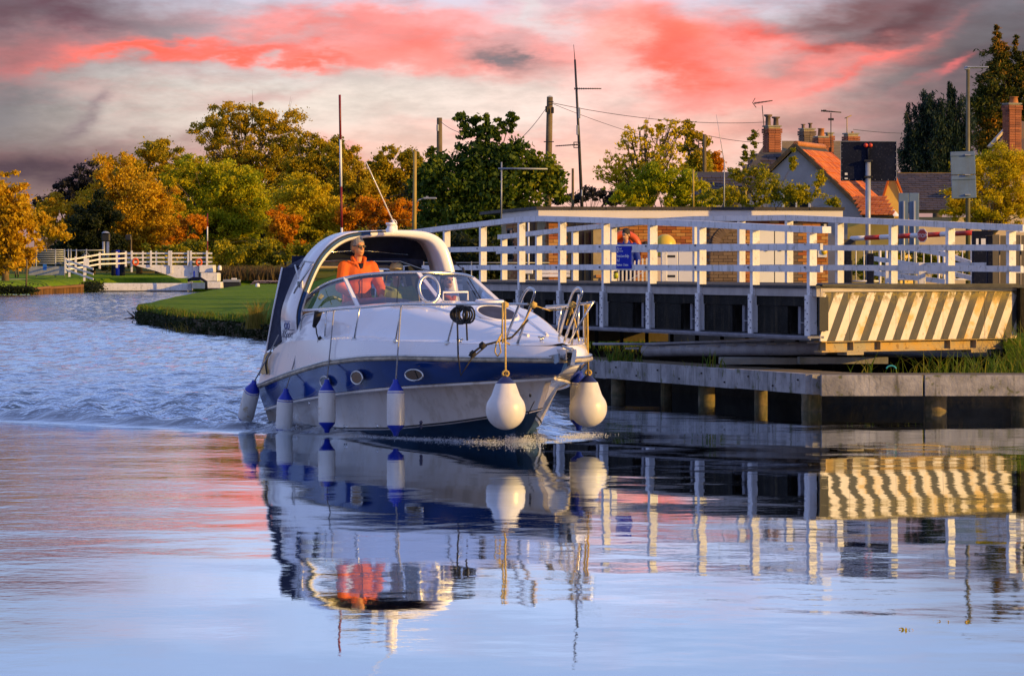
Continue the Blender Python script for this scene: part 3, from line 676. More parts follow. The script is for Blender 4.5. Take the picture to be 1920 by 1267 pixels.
def grass_blades(name, pts, hmin, hmax, mat, wd=.012, lean=.25, label=None, cat=None, seed=3):
    rng = np.random.default_rng(seed); P = np.array(pts); n = len(P)
    h = hmin + (hmax - hmin) * rng.random(n) ** 1.3; a = rng.random(n) * 6.283; ln = rng.normal(size=(n, 2)) * lean
    side_ = np.stack([np.cos(a), np.sin(a), np.zeros(n)], 1) * wd
    tip = P + np.stack([ln[:, 0] * h, ln[:, 1] * h, h], 1); mid = P + np.stack([ln[:, 0] * h * .3, ln[:, 1] * h * .3, h * .55], 1)
    V = np.stack([P - side_, P + side_, mid + side_ * .8, tip, mid - side_ * .8], 1).reshape(-1, 3)
    b = np.arange(n)[:, None] * 5; Q = np.concatenate([b + [0, 1, 2, 4]]); T = b + [4, 2, 3, 3]
    me = bpy.data.meshes.new(name); F = [tuple(q) for q in Q.tolist()] + [(t_[0], t_[1], t_[2]) for t_ in T.tolist()]
    me.from_pydata(V.tolist(), [], F); me.materials.append(mat); me.update()
    o = inst(name, me, None, (0, 0, 0)); tag(o, label, cat, kind='stuff'); return o
M['blade'] = leafmat('grass_blades', [(.05, .12, .008), (.10, .16, .010), (.22, .18, .02)], 0)
M['straw'] = leafmat('straw_blades', [(.30, .22, .03), (.18, .16, .02), (.35, .24, .05)], 0)
rg = np.random.default_rng(11)
pts = []
for i in range(len(near) - 1):
    a, b = np.array(near[i]), np.array(near[i + 1])
    for k in range(int(math.dist(a, b) * 55)):
        q = rg.random(); p = a + (b - a) * q; pts.append((p[0] + rg.normal() * .1, p[1] + .15 + abs(rg.normal()) * .4, .46))
grass_blades('grass_fringe', pts, .06, .30, M['blade'], .012, .3)
pts = [(Xp(485, 114) + rg.normal() * .14, 113.3 + rg.normal() * .15, .30) for _ in range(260)]
grass_blades('grass_tuft', pts, .3, .95, M['straw'], .010, .28, 'tall straw-yellow grass tuft on the edge of the grassy point', 'grass')
pts = [(Xp(352, 125) + rg.normal() * .3, 124.6 + rg.normal() * .1, -.05) for _ in range(60)]
grass_blades('reed_tuft', pts, .2, .5, M['straw'], .010, .5, 'short yellow reeds in the water below the grassy point', 'reeds')
# ------------------------------------------------------------------ things in world coordinates under an Empty
def wloc(o):
    v = Vector((0, 0, 0))
    while o is not None: v += o.location; o = o.parent
    return v
def part(name, mb, mat, root, **tg):
    off = wloc(root)
    mb.v = [(p[0] - off.x, p[1] - off.y, p[2] - off.z) for p in mb.v]
    o = inst(name, mb.mesh(name, mat), root, (0, 0, 0)); tag(o, **tg); return o
def text_part(name, body, size, mat, root, loc, rot, ext=.002, align='CENTER', shear=0.0):
    cu = bpy.data.curves.new(name, 'FONT'); cu.body = body; cu.size = size; cu.extrude = ext; cu.align_x = align; cu.align_y = 'CENTER'; cu.shear = shear
    o = bpy.data.objects.new(name, cu); COL.objects.link(o)
    dg = bpy.context.evaluated_depsgraph_get(); me = bpy.data.meshes.new_from_object(o.evaluated_get(dg))
    bpy.data.objects.remove(o); me.materials.clear(); me.materials.append(mat)
    return inst(name, me, root, Vector(loc), rot)
def lerp(a, b, t): return a + (b - a) * t
def interp(tab, t):
    if t <= tab[0][0]: return tab[0][1]
    for (a, b), (c, d) in zip(tab, tab[1:]):
        if t <= c: return b + (d - b) * (t - a) / (c - a)
    return tab[-1][1]

# ------------------------------------------------------------------ swing bridge
NR = lambda t: Vector((4.46 - .715 * t, 59.5 + 2.196 * t, 0))
FR = lambda t: Vector((7.76 - .721 * t, 62.2 + 2.054 * t, 0))
AX = (NR(1) - NR(0)).normalized(); OUT = Vector((-AX.y, AX.x, 0)) # away from camera..left
OUT = Vector((-.951, -.310, 0)); YAW = math.atan2(AX.y, AX.x)
topN = [(-.3, 2.60), (0, 2.61), (2, 2.74), (4, 2.85), (5.7, 2.93), (8, 2.80), (11, 2.60)]
topF = [(-.3, 2.655), (0, 2.665), (2, 2.80), (4, 2.92), (6, 2.95), (7, 2.93), (9, 2.82), (11, 2.69)]
bridge = empty('swing_bridge', NR(5), 0, 'long white-railed swing bridge with dark steel girders, swung open beside the canal', 'bridge')
DZ = 1.78
def bridge_posts(F, side, n, topT, out):
    me_cache = {}
    for i in range(n):
        p = F(i); zt = interp(topT, i) - .05; zb = 1.05 if side == 'near' else DZ
        mb = MB(); mb.box((0, 0, (zt + zb) / 2), (.115, .115, zt - zb))
        if side == 'near': mb.box((out.x * .075, out.y * .075, 1.32), (.15, .02, .56), rz=0) if False else None
        o = inst('post', mb.mesh('post', M['white_paint']), bridge, p - bridge.location, (0, 0, YAW))
        if side == 'near':
            sb = MB(); sb.box((0, .07, 1.33), (.16, .03, .62)); sb.box((.085, .0, 1.30), (.02, .15, .52))
            s_ = inst('post_shoe', sb.mesh('post_shoe', M['white_paint']), o, (0, 0, 0))
            bb = MB()
            for zz in (1.12, 1.24, 1.36, 1.52): bb.box((-.045, .09, zz), (.018, .02, .018)); bb.box((.05, .09, zz + .05), (.018, .02, .018))
            for zz in (2.05, 2.40): bb.box((0, .115, zz), (.03, .02, .03))
            tag(inst('bolts', bb.mesh('bolts', M['flange']), o, (0, 0, 0)), kind='stuff')
def bridge_rails(F, n, topT, out, t_end):
    for nm, zf, hh, ww, off in (('top_rail', None, .098, .14, 0.0), ('middle_rail', [(0, 2.355), (4, 2.39), (11, 2.38)], .095, .045, .082), ('lower_rail', [(0, 2.025), (4, 2.05), (11, 2.035)], .095, .045, .082)):
        t0 = -.25
        while t0 < t_end - .01:
            t1 = min(t_end, t0 + (2 if t0 > 0 else 2.25)); mb = MB()
            st = 4 if zf is None else 1
            P = []
            for k in range(st + 1):
                t = lerp(t0, t1, k / st); z = interp(topT, t) if zf is None else interp(zf, t)
                P.append(F(t) + out * off + Vector((0, 0, z)))
            P[-1] = P[-1] - (P[-1] - P[-2]).normalized() * .004
            R4 = []
            for p in P:
                R4.append([p + out * ww / 2 + Vector((0, 0, -hh / 2)), p - out * ww / 2 + Vector((0, 0, -hh / 2)), p - out * ww / 2 + Vector((0, 0, hh / 2)), p + out * ww / 2 + Vector((0, 0, hh / 2))])
            mb.grid(R4, False, True); mb.add(R4[0], [(0, 1, 2, 3)]); mb.add(R4[-1], [(3, 2, 1, 0)])
            part(nm, mb, M['white_paint'], bridge); t0 = t1
bridge_posts(NR, 'near', 11, topN, OUT); bridge_posts(FR, 'far', 12, topF, OUT)
bridge_rails(NR, 11, topN, OUT, 10.3); bridge_rails(FR, 12, topF, OUT, 11.1)
e0, e1, f0, f1 = NR(-.12) + OUT * .05, NR(10.3) + OUT * .05, FR(-.12) - OUT * .16, FR(11.2) - OUT * .16
mb = MB(); mb.prism([(e0.x, e0.y), (f0.x, f0.y), (f1.x, f1.y), (e1.x, e1.y)], DZ - .04, DZ); part('deck', mb, M['asphalt'], bridge)
mb = MB(); a = NR(-.1) - OUT * .03; b = NR(10.3) - OUT * .03
mb.bar(a + Vector((0, 0, DZ - .105)), b + Vector((0, 0, DZ - .105)), .10, .12); part('deck_edge', mb, M['kerb'], bridge)
# near girder: upper plate, web panels between the posts, lower flange
mb = MB(); mb.bar(NR(.02) - OUT * .06 + Vector((0, 0, 1.565)), NR(10.3) - OUT * .06 + Vector((0, 0, 1.565)), .10, .19); part('upper_plate', mb, M['girder'], bridge)
for i in range(10):
    a, b = NR(i + .14) - OUT * .05, NR(i + .98) - OUT * .05
    mb = MB(); mb.bar(a.lerp(b, .36) + Vector((0, 0, 1.255)), b + Vector((0, 0, 1.255)), .05, .41)
    part('web_panel', mb, M['girder'], bridge)
    mb = MB(); q = a.lerp(b, .20) - OUT * .12; mb.bar(q + Vector((0, 0, 1.05)), q + Vector((0, 0, 1.46)), .10, .16, up=OUT); part('stiffener', mb, M['flange'], bridge)
    mb = MB(); q = a.lerp(b, .06) - OUT * .02; mb.tube([q + Vector((0, 0, 1.05)), q + Vector((0, 0, 1.46))], .009, 6); q2 = a.lerp(b, .005); q3 = a.lerp(b, .13); mb.tube([q2 + Vector((0, 0, 1.22)), q3 + Vector((0, 0, 1.22))], .009, 6); part('tie_rod', mb, M['pale_steel'], bridge)
mb = MB(); mb.bar(NR(.45) - OUT * .3 + Vector((0, 0, 1.25)), NR(10.3) - OUT * .3 + Vector((0, 0, 1.25)), .04, .50); part('inner_web', mb, M['black'], bridge)
mb = MB(); mb.bar(NR(-.1) + OUT * .03 + Vector((0, 0, 1.015)), NR(10.3) + OUT * .03 + Vector((0, 0, 1.015)), .26, .035); mb.bar(NR(-.1) + OUT * .12 + Vector((0, 0, .985)), NR(10.3) + OUT * .12 + Vector((0, 0, .985)), .02, .025); part('lower_flange', mb, M['flange'], bridge)
mb = MB(); mb.bar(FR(-.1) - OUT * .1 + Vector((0, 0, 1.38)), FR(11) - OUT * .1 + Vector((0, 0, 1.38)), .1, .7); part('far_girder', mb, M['girder'], bridge)
# skewed end: pale top edge, striped panel, lit beam under it
C0 = Vector((Xp(1537, 59.3), 59.3, 0)); C1 = Vector((Xp(1905, 62.15), 62.15, 0)); EL = (C1 - C0).length; EY = math.atan2((C1 - C0).y, (C1 - C0).x)
sm = bpy.data.materials.new('hazard_stripes'); sm.use_nodes = True; t = NT(sm.node_tree); b = sm.node_tree.nodes['Principled BSDF']
co = t.n('ShaderNodeTexCoord').outputs['Object']; sp = t.n('ShaderNodeSeparateXYZ'); t.l(co, sp.inputs[0])
fr = t.m('FRACT', t.m('ADD', t.m('DIVIDE', t.m('SUBTRACT', sp.outputs[0], t.m('MULTIPLY', sp.outputs[2], .50)), .352), .62))
st_ = t.m('GREATER_THAN', fr, .50)
c = t.mix(st_, t.mix(t.noise(co, 2, 3), (.026, .028, .040), (.045, .047, .055)), t.mix(t.noise(co, 3, 4), (.66, .62, .62), (.52, .46, .42)))
stain = t.m('MULTIPLY', t.smooth(t.m('ADD', t.m('MULTIPLY', t.noise(co, 1.8, 6, .75), 1.2), t.m('MULTIPLY', sp.outputs[0], .05)), .68, .86), t.m('ADD', .06, t.m('MULTIPLY', st_, .75)))
c = t.mix(stain, c, (.50, .30, .05))
c = t.mix(t.m('MULTIPLY', t.smooth(t.noise(co, 7, 6, .78), .44, .55), t.smooth(sp.outputs[2], .50, .70)), c, (.16, .12, .03))
c = t.mix(t.smooth(t.noise(co, 6, 6, .78), .63, .66), c, (.05, .03, .025))
t.l(c, b.inputs['Base Color']); b.inputs['Roughness'].default_value = .65
bn = t.n('ShaderNodeBump'); bn.inputs['Strength'].default_value = .4; bn.inputs['Distance'].default_value = .01; t.l(t.noise(co, 30, 5), bn.inputs['Height']); t.l(bn.outputs[0], b.inputs['Normal'])
seam = [0, .62, 1.62, 2.66, 3.60, EL]
for i in range(5):
    mb = MB(); mb.box((.5 * (seam[i] + seam[i + 1]), 0, .36), (seam[i + 1] - seam[i] - .006, .03, .72))
    o = inst('striped_panel', mb.mesh('striped_panel', sm), bridge, C0 - bridge.location + Vector((0, 0, .955)), (0, 0, EY))
def endbar(nm, z, h, wd, mat, back=0.0, x0=0.0, x1=1.0):
    d = (C1 - C0).normalized(); n_ = Vector((-d.y, d.x, 0))
    mb = MB(); mb.bar(C0 + d * EL * x0 + n_ * back + Vector((0, 0, z)), C0 + d * EL * x1 + n_ * back + Vector((0, 0, z)), wd, h); return part(nm, mb, mat, bridge)
endbar('end_edge', 1.728, .085, .08, M['kerb'], .02)
endbar('end_lip', 1.786, .026, .14, M['black'], .01)
rb = pm('sunlit_rusty_steel', (.26, .23, .18), .7, .3, 3, col2=(.42, .25, .05), bump=.4, spots=((.10, .05, .02), .6, 9))  # yellow second tone puts low sunlight into the beam's colour; spots are rust
endbar('end_beam_web', .875, .14, .03, rb, .10, .03, .95)
endbar('end_beam_flange', .80, .022, .16, rb, .08, .01, .955)
endbar('end_beam_cap', .950, .02, .16, rb, .08, .01, .955)
d_ = (C1 - C0).normalized(); n__ = Vector((-d_.y, d_.x, 0))
for k in (.03, .165, .30, .655, .79, .95):
    mb = MB(); q = C0 + d_ * EL * k + n__ * .05; mb.bar(q + Vector((0, 0, .812)), q + Vector((0, 0, .938)), .014, .11, up=n__); part('end_stiffener', mb, rb, bridge)
for k in (.17, .80):
    mb = MB(); q = C0 + d_ * EL * k + n__ * .08; mb.box(q + Vector((0, 0, .765)), (.36, .2, .045), EY); part('bearing_pad', mb, rb, bridge)
mb = MB(); mb.box(NR(-.10) - OUT * .09 + Vector((0, 0, 1.36)), (.05, .14, .50), YAW); part('corner_plate', mb, M['black'], bridge)
# pivot frame and struts in the dark under the deck
mb = MB(); mb.tube([Wp(1212, 657, 66.5), Wp(1380, 655, 63), Wp(1545, 652, 60.6)], .105, 14); part('round_beam', mb, M['pale_steel'], bridge)
mb = MB(); mb.tube([Wp(1210, 645, 66.2), Wp(1512, 634, 60.6)], .022, 8); mb.tube([Wp(1112, 645, 66.8), Wp(1210, 645, 66.2)], .022, 8); part('brace_rod', mb, M['pale_steel'], bridge)
for i, x in enumerate(range(1185, 1530, 38)):
    mb = MB(); y = lerp(653, 642, (x - 1185) / 345); mb.box(Wp(x, y, 65.6 - i * .55), (.22, .05, .03)); part('rack_tooth', mb, M['kerb'], bridge)
mb = MB()
for q in np.linspace(0, 1, 9):
    mb.box(Wp(lerp(1120, 1500, q), 640, lerp(69, 62, q)) + Vector((0, .6, 0)), (.06, .06, .5))
part('turntable_struts', mb, M['girder'], bridge, kind=None)
mb = MB(); P_ = [Wp(1100, 620, 78), Wp(1210, 622, 74)]; mb.box((P_[0] + P_[1]) / 2 + Vector((0, 0, -.05)), (2.0, .4, .28)); part('turntable_plate', mb, pm('ochre_plate', (.10, .08, .05), .8, .3, 3), bridge)

pier = empty('bridge_pier', (5.6, 66, 0), 0, 'low concrete bridge pier coloured dark for the shade beneath the deck', 'pier')
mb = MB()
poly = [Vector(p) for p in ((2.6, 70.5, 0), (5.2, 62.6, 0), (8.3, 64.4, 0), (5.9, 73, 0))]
mb.prism([(p.x, p.y) for p in poly], -.3, .62); part('pier_block', mb, M['girder'], pier)  # near-black on concrete puts the under-deck shade into the block's colour
mb = MB(); mb.box(Wp(1580, 675, 60.9), (1.34, .5, .10), 0); part('ledge', mb, M['concrete'], pier)
mb = MB(); mb.box(Wp(1440, 676, 61.9), (1.5, .6, .10), 0); part('ledge', mb, M['concrete'], pier)

# blue bridge name sign on the lower rails
P = NR(3.46) + OUT * .118
sg = empty('bridge_sign', (P.x, P.y, 2.215), YAW + math.pi, 'blue bridge name sign with white lettering fixed to the lower rails', 'sign')
mb = MB(); mb.box((0, 0, 0), (.74, .012, .375)); mb.build('sign_plate', M['sign_blue'], sg)
for body, sz, x, z in (('Canal &', .038, -.20, .145), ('River Trust', .038, -.20, .105), ('Purton Lower Bridge', .072, -.335, .022), ('No.3', .072, -.335, -.05), ('Headroom - 1.2 metres', .060, -.335, -.125)):
    text_part('lettering', body, sz, M['print_white'], sg, (x, -.008, z), (R(90), 0, 0), align='LEFT')
mb = MB(); mb.tube([(-.275 + .035 * math.cos(a), -.009, .125 + .042 * math.sin(a)) for a in np.linspace(0, 2 * math.pi, 17)[:-1]], .008, 5, closed=True); mb.tube([(-.30, -.009, .085), (-.275, -.009, .10), (-.25, -.009, .085)], .006, 5)
mb.build('emblem', M['print_white'], sg)

# ------------------------------------------------------------------ jetty in front of the bridge
J = lambda t: Vector((4.33 - 2.755 * t, 56.9 + 8.1 * t, 0))
jet = empty('timber_jetty', (4.3, 58, 0), 0, 'long low jetty of weathered grey beams on stained timber piles in front of the bridge', 'jetty')
cuts = [0, .345, 1.0, 1.22, 1.9]
for a, b in zip(cuts, cuts[1:]):
    mb = MB(); p, q = J(a) + Vector((0, 0, .385)), J(b) + Vector((0, 0, .385 + .01)); g = (q - p).normalized() * .006
    mb.bar(p + g, q - g, .12, .285); part('fender_beam', mb, M['beam'], jet)
for x0, x1 in ((1539, 1729), (1733, 2080)):
    mb = MB(); c = Wp((x0 + x1) / 2, 722.5, 56.75); mb.box(c, (Xp(x1, 56.75) - Xp(x0, 56.75), .14, .30), bev=.008); part('fender_beam', mb, M['beam'], jet)
mb = MB(); mb.box(Wp(1523, 719, 57.0), (.20, .10, .285)); part('corner_block', mb, M['beam'], jet)
bt = MB(); rngb = random.Random(4)
for k in range(16):
    p = J(.06 + k * .11) + Vector((-.068, -.02, .33 if k % 2 else .44)); bt.box(p, (.025, .025, .025), 0)
part('bolts', bt, M['black'], jet, kind='stuff')
for i, (x, d, wd) in enumerate(((1757, 56.9, .34), (1918, 57.0, .3), (1524, 57.05, .30), (1428, 59.3, .20), (1326, 61.2, .26), (1160, 64.7, .24), (1250, 63.4, .18), (1400, 64.5, .22), (1480, 63.5, .3))):
    p = Wp(x, 760, d); mb = MB(); h = .55
    rr = wd / 2; prof = [(rr * .96, -.7), (rr, .0), (rr * .97, .16), (rr * 1.0, .245)]
    mb.lathe(prof, (p.x, p.y + wd / 2 + .05, 0), 10); mb.add([(p.x + rr * math.cos(k * math.pi / 5), p.y + wd / 2 + .05 + rr * math.sin(k * math.pi / 5), .245) for k in range(10)], [tuple(range(10))])
    part('pile', mb, M['pile'], jet)
# narrow planks on top, and back beam
mb = MB(); mb.box((Xp(1740, 57.4), 57.45, .50), (3.3, .85, .05)); part('rear_plank', mb, M['pole_wood'], jet)
for i in range(18):
    p = J(.03 + i * .085); mb = MB(); mb.bar(p + Vector((.06, .02, .50)), p + Vector((.95, .34, .50)), .60, .04); part('deck_board', mb, M['pole_wood'], jet)
rg2 = np.random.default_rng(5)
pts = []
for (x, y, d, n, sp) in ((1165, 668, 64.5, 110, .16), (1335, 690, 60.8, 24, .18)):
    p = Wp(x, y, d)
    for _ in range(n): pts.append((p.x + rg2.normal() * sp, p.y + .3 + rg2.normal() * .1, .52))
grass_blades('weeds', pts, .06, .34, M['blade'], .010, .4, 'tufts of weed growing out of the jetty planks', 'weeds')
pts = [(Xp(1900, 58.6) + rg2.normal() * .6, 58.8 + abs(rg2.normal()) * 1.2, .40) for _ in range(520)] + [(Xp(1760, 59) + rg2.normal() * .5, 59.6 + abs(rg2.normal()) * .6, .35) for _ in range(110)]
grass_blades('reeds', pts, .12, .48, M['blade'], .010, .55, 'rough reeds and long grass under the striped end of the bridge', 'reeds')
pts = [(Xp(1915, 60) + abs(rg2.normal()) * 1.6, 60.5 + abs(rg2.normal()) * 2, .5) for _ in range(1800)]
grass_blades('long_grass', pts, .2, .8, M['blade'], .008, .35, 'long green grass on the bank right of the striped bridge end', 'grass')
MB().grid([[(7.55, 60.2, .4), (30, 60.2, .4)], [(7.6, 62, .9), (30, 62, .9)], [(7.7, 66, 1.3), (30, 66, 1.3)]]).build('grass_slope', M['grass'], kind='structure')
th = empty('rope_loop', Wp(1671, 692, 57.6), 0, 'bright turquoise loop of rope hanging behind the jetty beam', 'rope')
mb = MB(); mb.tube([(.07 * math.cos(a), 0, .05 * math.sin(a)) for a in np.linspace(.1, 3.0, 12)], .012, 6); mb.build('rope', pm('turquoise_rope', (.03, .35, .42), .7), th)

# ------------------------------------------------------------------ bridge-keeper's brick cabin
def brickwork(root, o, ux, width, z0, z1, mat, skip=(), bl=.225, bh=.075, n_=None, zone=None, maxn=300, count=[0]):
    """running-bond bricks proud of a mortar wall; o left bottom, ux unit vector to the right, n_ outward"""
    L = bl - .010; Hh = bh - .010; mb0 = MB(); mb0.box((0, 0, 0), (L, .05, Hh)); mk = {}
    an = math.atan2(ux.y, ux.x); rest = {}
    rows = int((z1 - z0) / bh)
    for r_ in range(rows):
        z = z0 + (r_ + .5) * bh; k = 0; x = (-.5 if r_ % 2 else 0) * bl
        while x < width - .02:
            a = max(x, 0); b = min(x + bl, width); x += bl
            if b - a < .05: continue
            cx = (a + b) / 2
            if any(s0 < b - .02 and s1 > a + .02 and t0 < z + .02 and t1 > z - .02 for s0, s1, t0, t1 in skip): continue
            m_ = zone(cx, z) if zone else mat
            p = o + ux * cx + n_ * (.012 + .004 * random.random())
            p = Vector((p.x, p.y, z))
            if count[0] < maxn and b - a > bl * .9:
                key = m_.name
                if key not in mk: mk[key] = mb0.mesh('brick', m_)
                inst('brick', mk[key], root, p - wloc(root), (0, 0, an)); count[0] += 1
            else:
                rest.setdefault(m_.name, (m_, MB()))[1].box(p, (b - a - .01, .05, Hh), an)
    for m_, q in rest.values(): part('bricks', q, m_, root, kind='stuff')
D0 = 94.0
cabin = empty('brick_cabin', (Xp(1300, D0), D0 + 3, 1.45), 0, "low flat-roofed brick cabin with white fascia behind the bridge", 'cabin')
A = Vector((Xp(1008, 93.2), 93.2, 0)); Bc = Vector((Xp(1581, 94.3), 94.3, 0)); Cc = Vector((Xp(938, 99.2), 99.2, 0))
U = (Bc - A).normalized(); UN = Vector((U.y, -U.x, 0)); WL = (Bc - A).length
V2 = (A - Cc).normalized(); VN = Vector((V2.y, -V2.x, 0)); VLn = (A - Cc).length
back = Vector((-U.y, U.x, 0)) * 6
mb = MB(); in_ = lambda p, k=.25: p
wallpoly = [A + U * .3 - UN * .30, Bc - U * .3 - UN * .30, Bc - U * .3 + back, Cc + back * .3 + U * .3, Cc + U * .15 + V2 * .2]
mb.prism([(p.x, p.y) for p in wallpoly], 1.2, 3.22); part('wall', mb, M['mortar'], cabin)
wA = A + U * .3 - UN * .30; sx = lambda px: (Xp(px, 94.2) - wA.x) / U.x
dark_z = M['brick_dark']
def zone(x, z):
    px = 960 + 7500 * (wA.x + U.x * x) / 94.2
    if 1322 < px < 1384 or (1384 <= px < 1396 and z > 2.6): return M['brick_dark']
    if 1485 < px < 1497: return M['brick_dark']
    return M['brick']
zz = lambda py: Zp(py, 94.2)
skips = [(sx(1062), sx(1113), 1.3, 3.3), (sx(1420), sx(1474), 1.3, zz(428)), (sx(1131), sx(1160), 1.9, 3.0), (sx(984), sx(1008), 1.9, 3.3)]
brickwork(cabin, wA, U, WL - .6, 1.5, 3.2, M['brick'], skips, n_=UN, zone=zone)
wC = Cc + U * .15 + V2 * .2; wl2 = (wA - wC).length; u2 = (wA - wC).normalized()
brickwork(cabin, wC, u2, wl2, 1.5, 3.2, M['brick'], [(0.2, 1.0, 2.2, 3.0), (3.9, 5.2, 2.0, 3.1)], n_=Vector((u2.y, -u2.x, 0)))
# blind arch picked out in the dark brickwork
ac = wA + U * sx(1381) + UN * .045
for k in range(15):
    a_ = R(92 + k * 6.2); mb = MB(); r0 = .50; c_ = Vector((0, 0, 0)) + U * (math.cos(a_) * r0 * 1.05) + Vector((0, 0, math.sin(a_) * r0 * .95))
    tv = (U * math.cos(a_) + Vector((0, 0, math.sin(a_)))).normalized(); mb.bar(ac + c_ - tv * .10 + Vector((0, 0, 2.52)), ac + c_ + tv * .10 + Vector((0, 0, 2.52)), .05, .05, up=UN)
    part('arch_brick', mb, M['brick_dark'], cabin)
fz0, fz1 = 3.195, 3.385
for a, b, nm in ((A, Bc, 'fascia_board'), (Cc, A, 'fascia_board'), (Bc, Bc + back, 'fascia_board')):
    mb = MB(); n_ = (b - a).normalized(); o_ = Vector((n_.y, -n_.x, 0)); mb.bar(a + n_ * .02 - o_ * .02 + Vector((0, 0, (fz0 + fz1) / 2)), b - n_ * .02 - o_ * .02 + Vector((0, 0, (fz0 + fz1) / 2)), .03, fz1 - fz0); part(nm, mb, M['fascia'], cabin)
rp = [A + UN * .03 - U * .03, Bc + UN * .03 + U * .03, Bc + back, Cc + back * .6, Cc - U * .1]
mb = MB(); mb.prism([(p.x, p.y) for p in rp], 3.387, 3.46); roof = part('roof', mb, M['dark_roof'], cabin)
for k in range(1, 9):
    mb = MB(); p = A + U * WL * k / 9 + UN * .034; mb.box(p + Vector((0, 0, 3.424)), (.012, .01, .074), math.atan2(U.y, U.x)); part('roof_joint', mb, M['black'], roof)
def window(root, x0, x1, z0, z1, nm='window', fr=.04, mat=None, frm=None, o=wA, u=U, n_=UN, bars=0):
    c = o + u * (x0 + x1) / 2 + n_ * .02; an = math.atan2(u.y, u.x)
    mb = MB(); w_, h_ = x1 - x0, z1 - z0
    for sx_ in (-1, 1): mb.box(c + u * sx_ * (w_ / 2 - fr / 2) + Vector((0, 0, (z0 + z1) / 2)), (fr, .06, h_), an)
    for sz in (z0 + fr / 2, z1 - fr / 2): mb.box(c + Vector((0, 0, sz)), (w_ - 2 * fr - .004, .056, fr), an)
    for k in range(bars): mb.box(c + u * (-w_ / 2 + w_ * (k + 1) / (bars + 1)) + Vector((0, 0, (z0 + z1) / 2)), (fr * .7, .05, h_ - 2 * fr - .004), an)
    f = part(nm, mb, frm or M['black'], root)
    mb = MB(); mb.box(c - n_ * .012 + Vector((0, 0, (z0 + z1) / 2)), (w_ - fr, .012, h_ - fr), an); part('pane', mb, mat or M['window_dark'], f)
    return f
window(cabin, sx(1064), sx(1111), 1.5, 3.14, 'glass_door', .05, bars=2)
window(cabin, sx(1133), sx(1158), 2.0, 2.95)
window(cabin, sx(985), sx(1006), 2.0, 3.15)
window(cabin, .2, 1.0, 2.2, 3.0, o=wC, u=u2, n_=Vector((u2.y, -u2.x, 0)))
for x0, x1 in ((1422, 1451), (1453, 1472)):
    mb = MB(); c = wA + U * (sx(x0) + sx(x1)) / 2 + UN * .05; mb.box(c + Vector((0, 0, (1.5 + zz(430)) / 2)), (sx(x1) - sx(x0), .03, zz(430) - 1.5), math.atan2(U.y, U.x)); dd = part('door', mb, M['cabinet_white'], cabin)
    mb = MB(); mb.box(c + UN * .03 + Vector((0, 0, 2.45)), (.05, .03, .05), 0); part('handle', mb, M['black'], dd)
mb = MB(); mb.box(wA + U * sx(1548) + UN * .06 + Vector((0, 0, zz(424))), (.14, .02, .16), 0); sp_ = part('notice', mb, M['black'], cabin)
mb = MB(); mb.box(wA + U * sx(1548) + UN * .075 + Vector((0, 0, zz(424))), (.06, .01, .10), 0); part('notice_print', mb, M['print_white'], sp_)
mb = MB(); mb.box(wA + U * sx(1543) + UN * .06 + Vector((0, 0, zz(472))), (.22, .02, .26), 0); sp_ = part('notice_board', mb, M['cabinet_white'], cabin)
mb = MB(); mb.lathe([(.0, 0), (.07, 0), (.07, .012), (0, .012)], wA + U * sx(1546) + UN * .08 + Vector((0, 0, zz(472))), 16, axis=UN); part('notice_print', mb, M['yellow_plastic'], sp_)
mb = MB(); mb.tube([wA + U * sx(985) + UN * .03 + Vector((0, 0, 1.5)), wA + U * sx(985) + UN * .03 + Vector((0, 0, 3.2))], .03, 8); part('drain_pipe', mb, M['black'], cabin)
for k, (px, pw) in enumerate(((1210, .05), (1478, .09))):
    mb = MB(); mb.box(wA + U * sx(px) + UN * .07 + Vector((0, 0, 2.6)), (pw, .05, .12), 0); part('wall_light', mb, M['dark_roof'], cabin)
# things in front of the cabin
ring = empty('lifebuoy', Wp(1170, 466, 91.5), 0, 'big orange lifebuoy housing on the cabin wall behind the man in blue', 'lifebuoy')
mb = MB(); P_ = [(.33 * math.cos(a), 0, .33 * math.sin(a)) for a in np.linspace(0, 2 * math.pi, 33)[:-1]]; mb.tube(P_, .085, 12, closed=True); mb.build('buoy_ring', M['orange_plastic'], ring)
mb = MB(); mb.lathe([(.0, 0), (.36, 0), (.38, .03), (.38, .06), (0, .06)], (0, .14, 0), 28, axis=(0, 1, 0)); mb.build('back_plate', M['orange_plastic'], ring)
mb = MB(); mb.box((0, .25, -.55), (.08, .06, 1.3)); mb.build('post', M['galv'], ring)
bin_ = empty('grit_bin', (Xp(1247, 91), 91, 1.45), 0, 'yellow domed grit bin standing against the cabin wall', 'bin')
mb = MB(); mb.box((0, 0, .42), (.48, .4, .84), bev=.03); mb.build('bin_body', M['cream_wall'], bin_)
mb = MB(); mb.lathe([(.25 * math.cos(a), .25 * math.sin(a)) for a in np.linspace(0, math.pi / 2, 8)], (0, 0, 1.10), 20); mb.lathe([(.25, 0), (.25, .26)], (0, 0, .85), 20); mb.build('lid', M['yellow_plastic'], bin_)
cb = empty('control_cabinet', (Xp(1271, 89), 89, 1.45), 0, 'white double control cabinet with dark vent slots right of the yellow bin', 'cabinet')
for sx_ in (-.19, .19):
    mb = MB(); mb.box((sx_, 0, .50), (.37, .3, 1.0), bev=.01); c_ = mb.build('cabinet_body', M['cabinet_white'], cb)
    if sx_ < 0:
        for z in (.40, .84): mb = MB(); mb.box((sx_, -.152, z), (.25, .01, .05)); mb.build('vent', M['black'], c_)
bn_ = empty('bench', (Xp(1040, 88), 88, 1.45), 0, 'white slatted bench left of the glass door', 'bench')
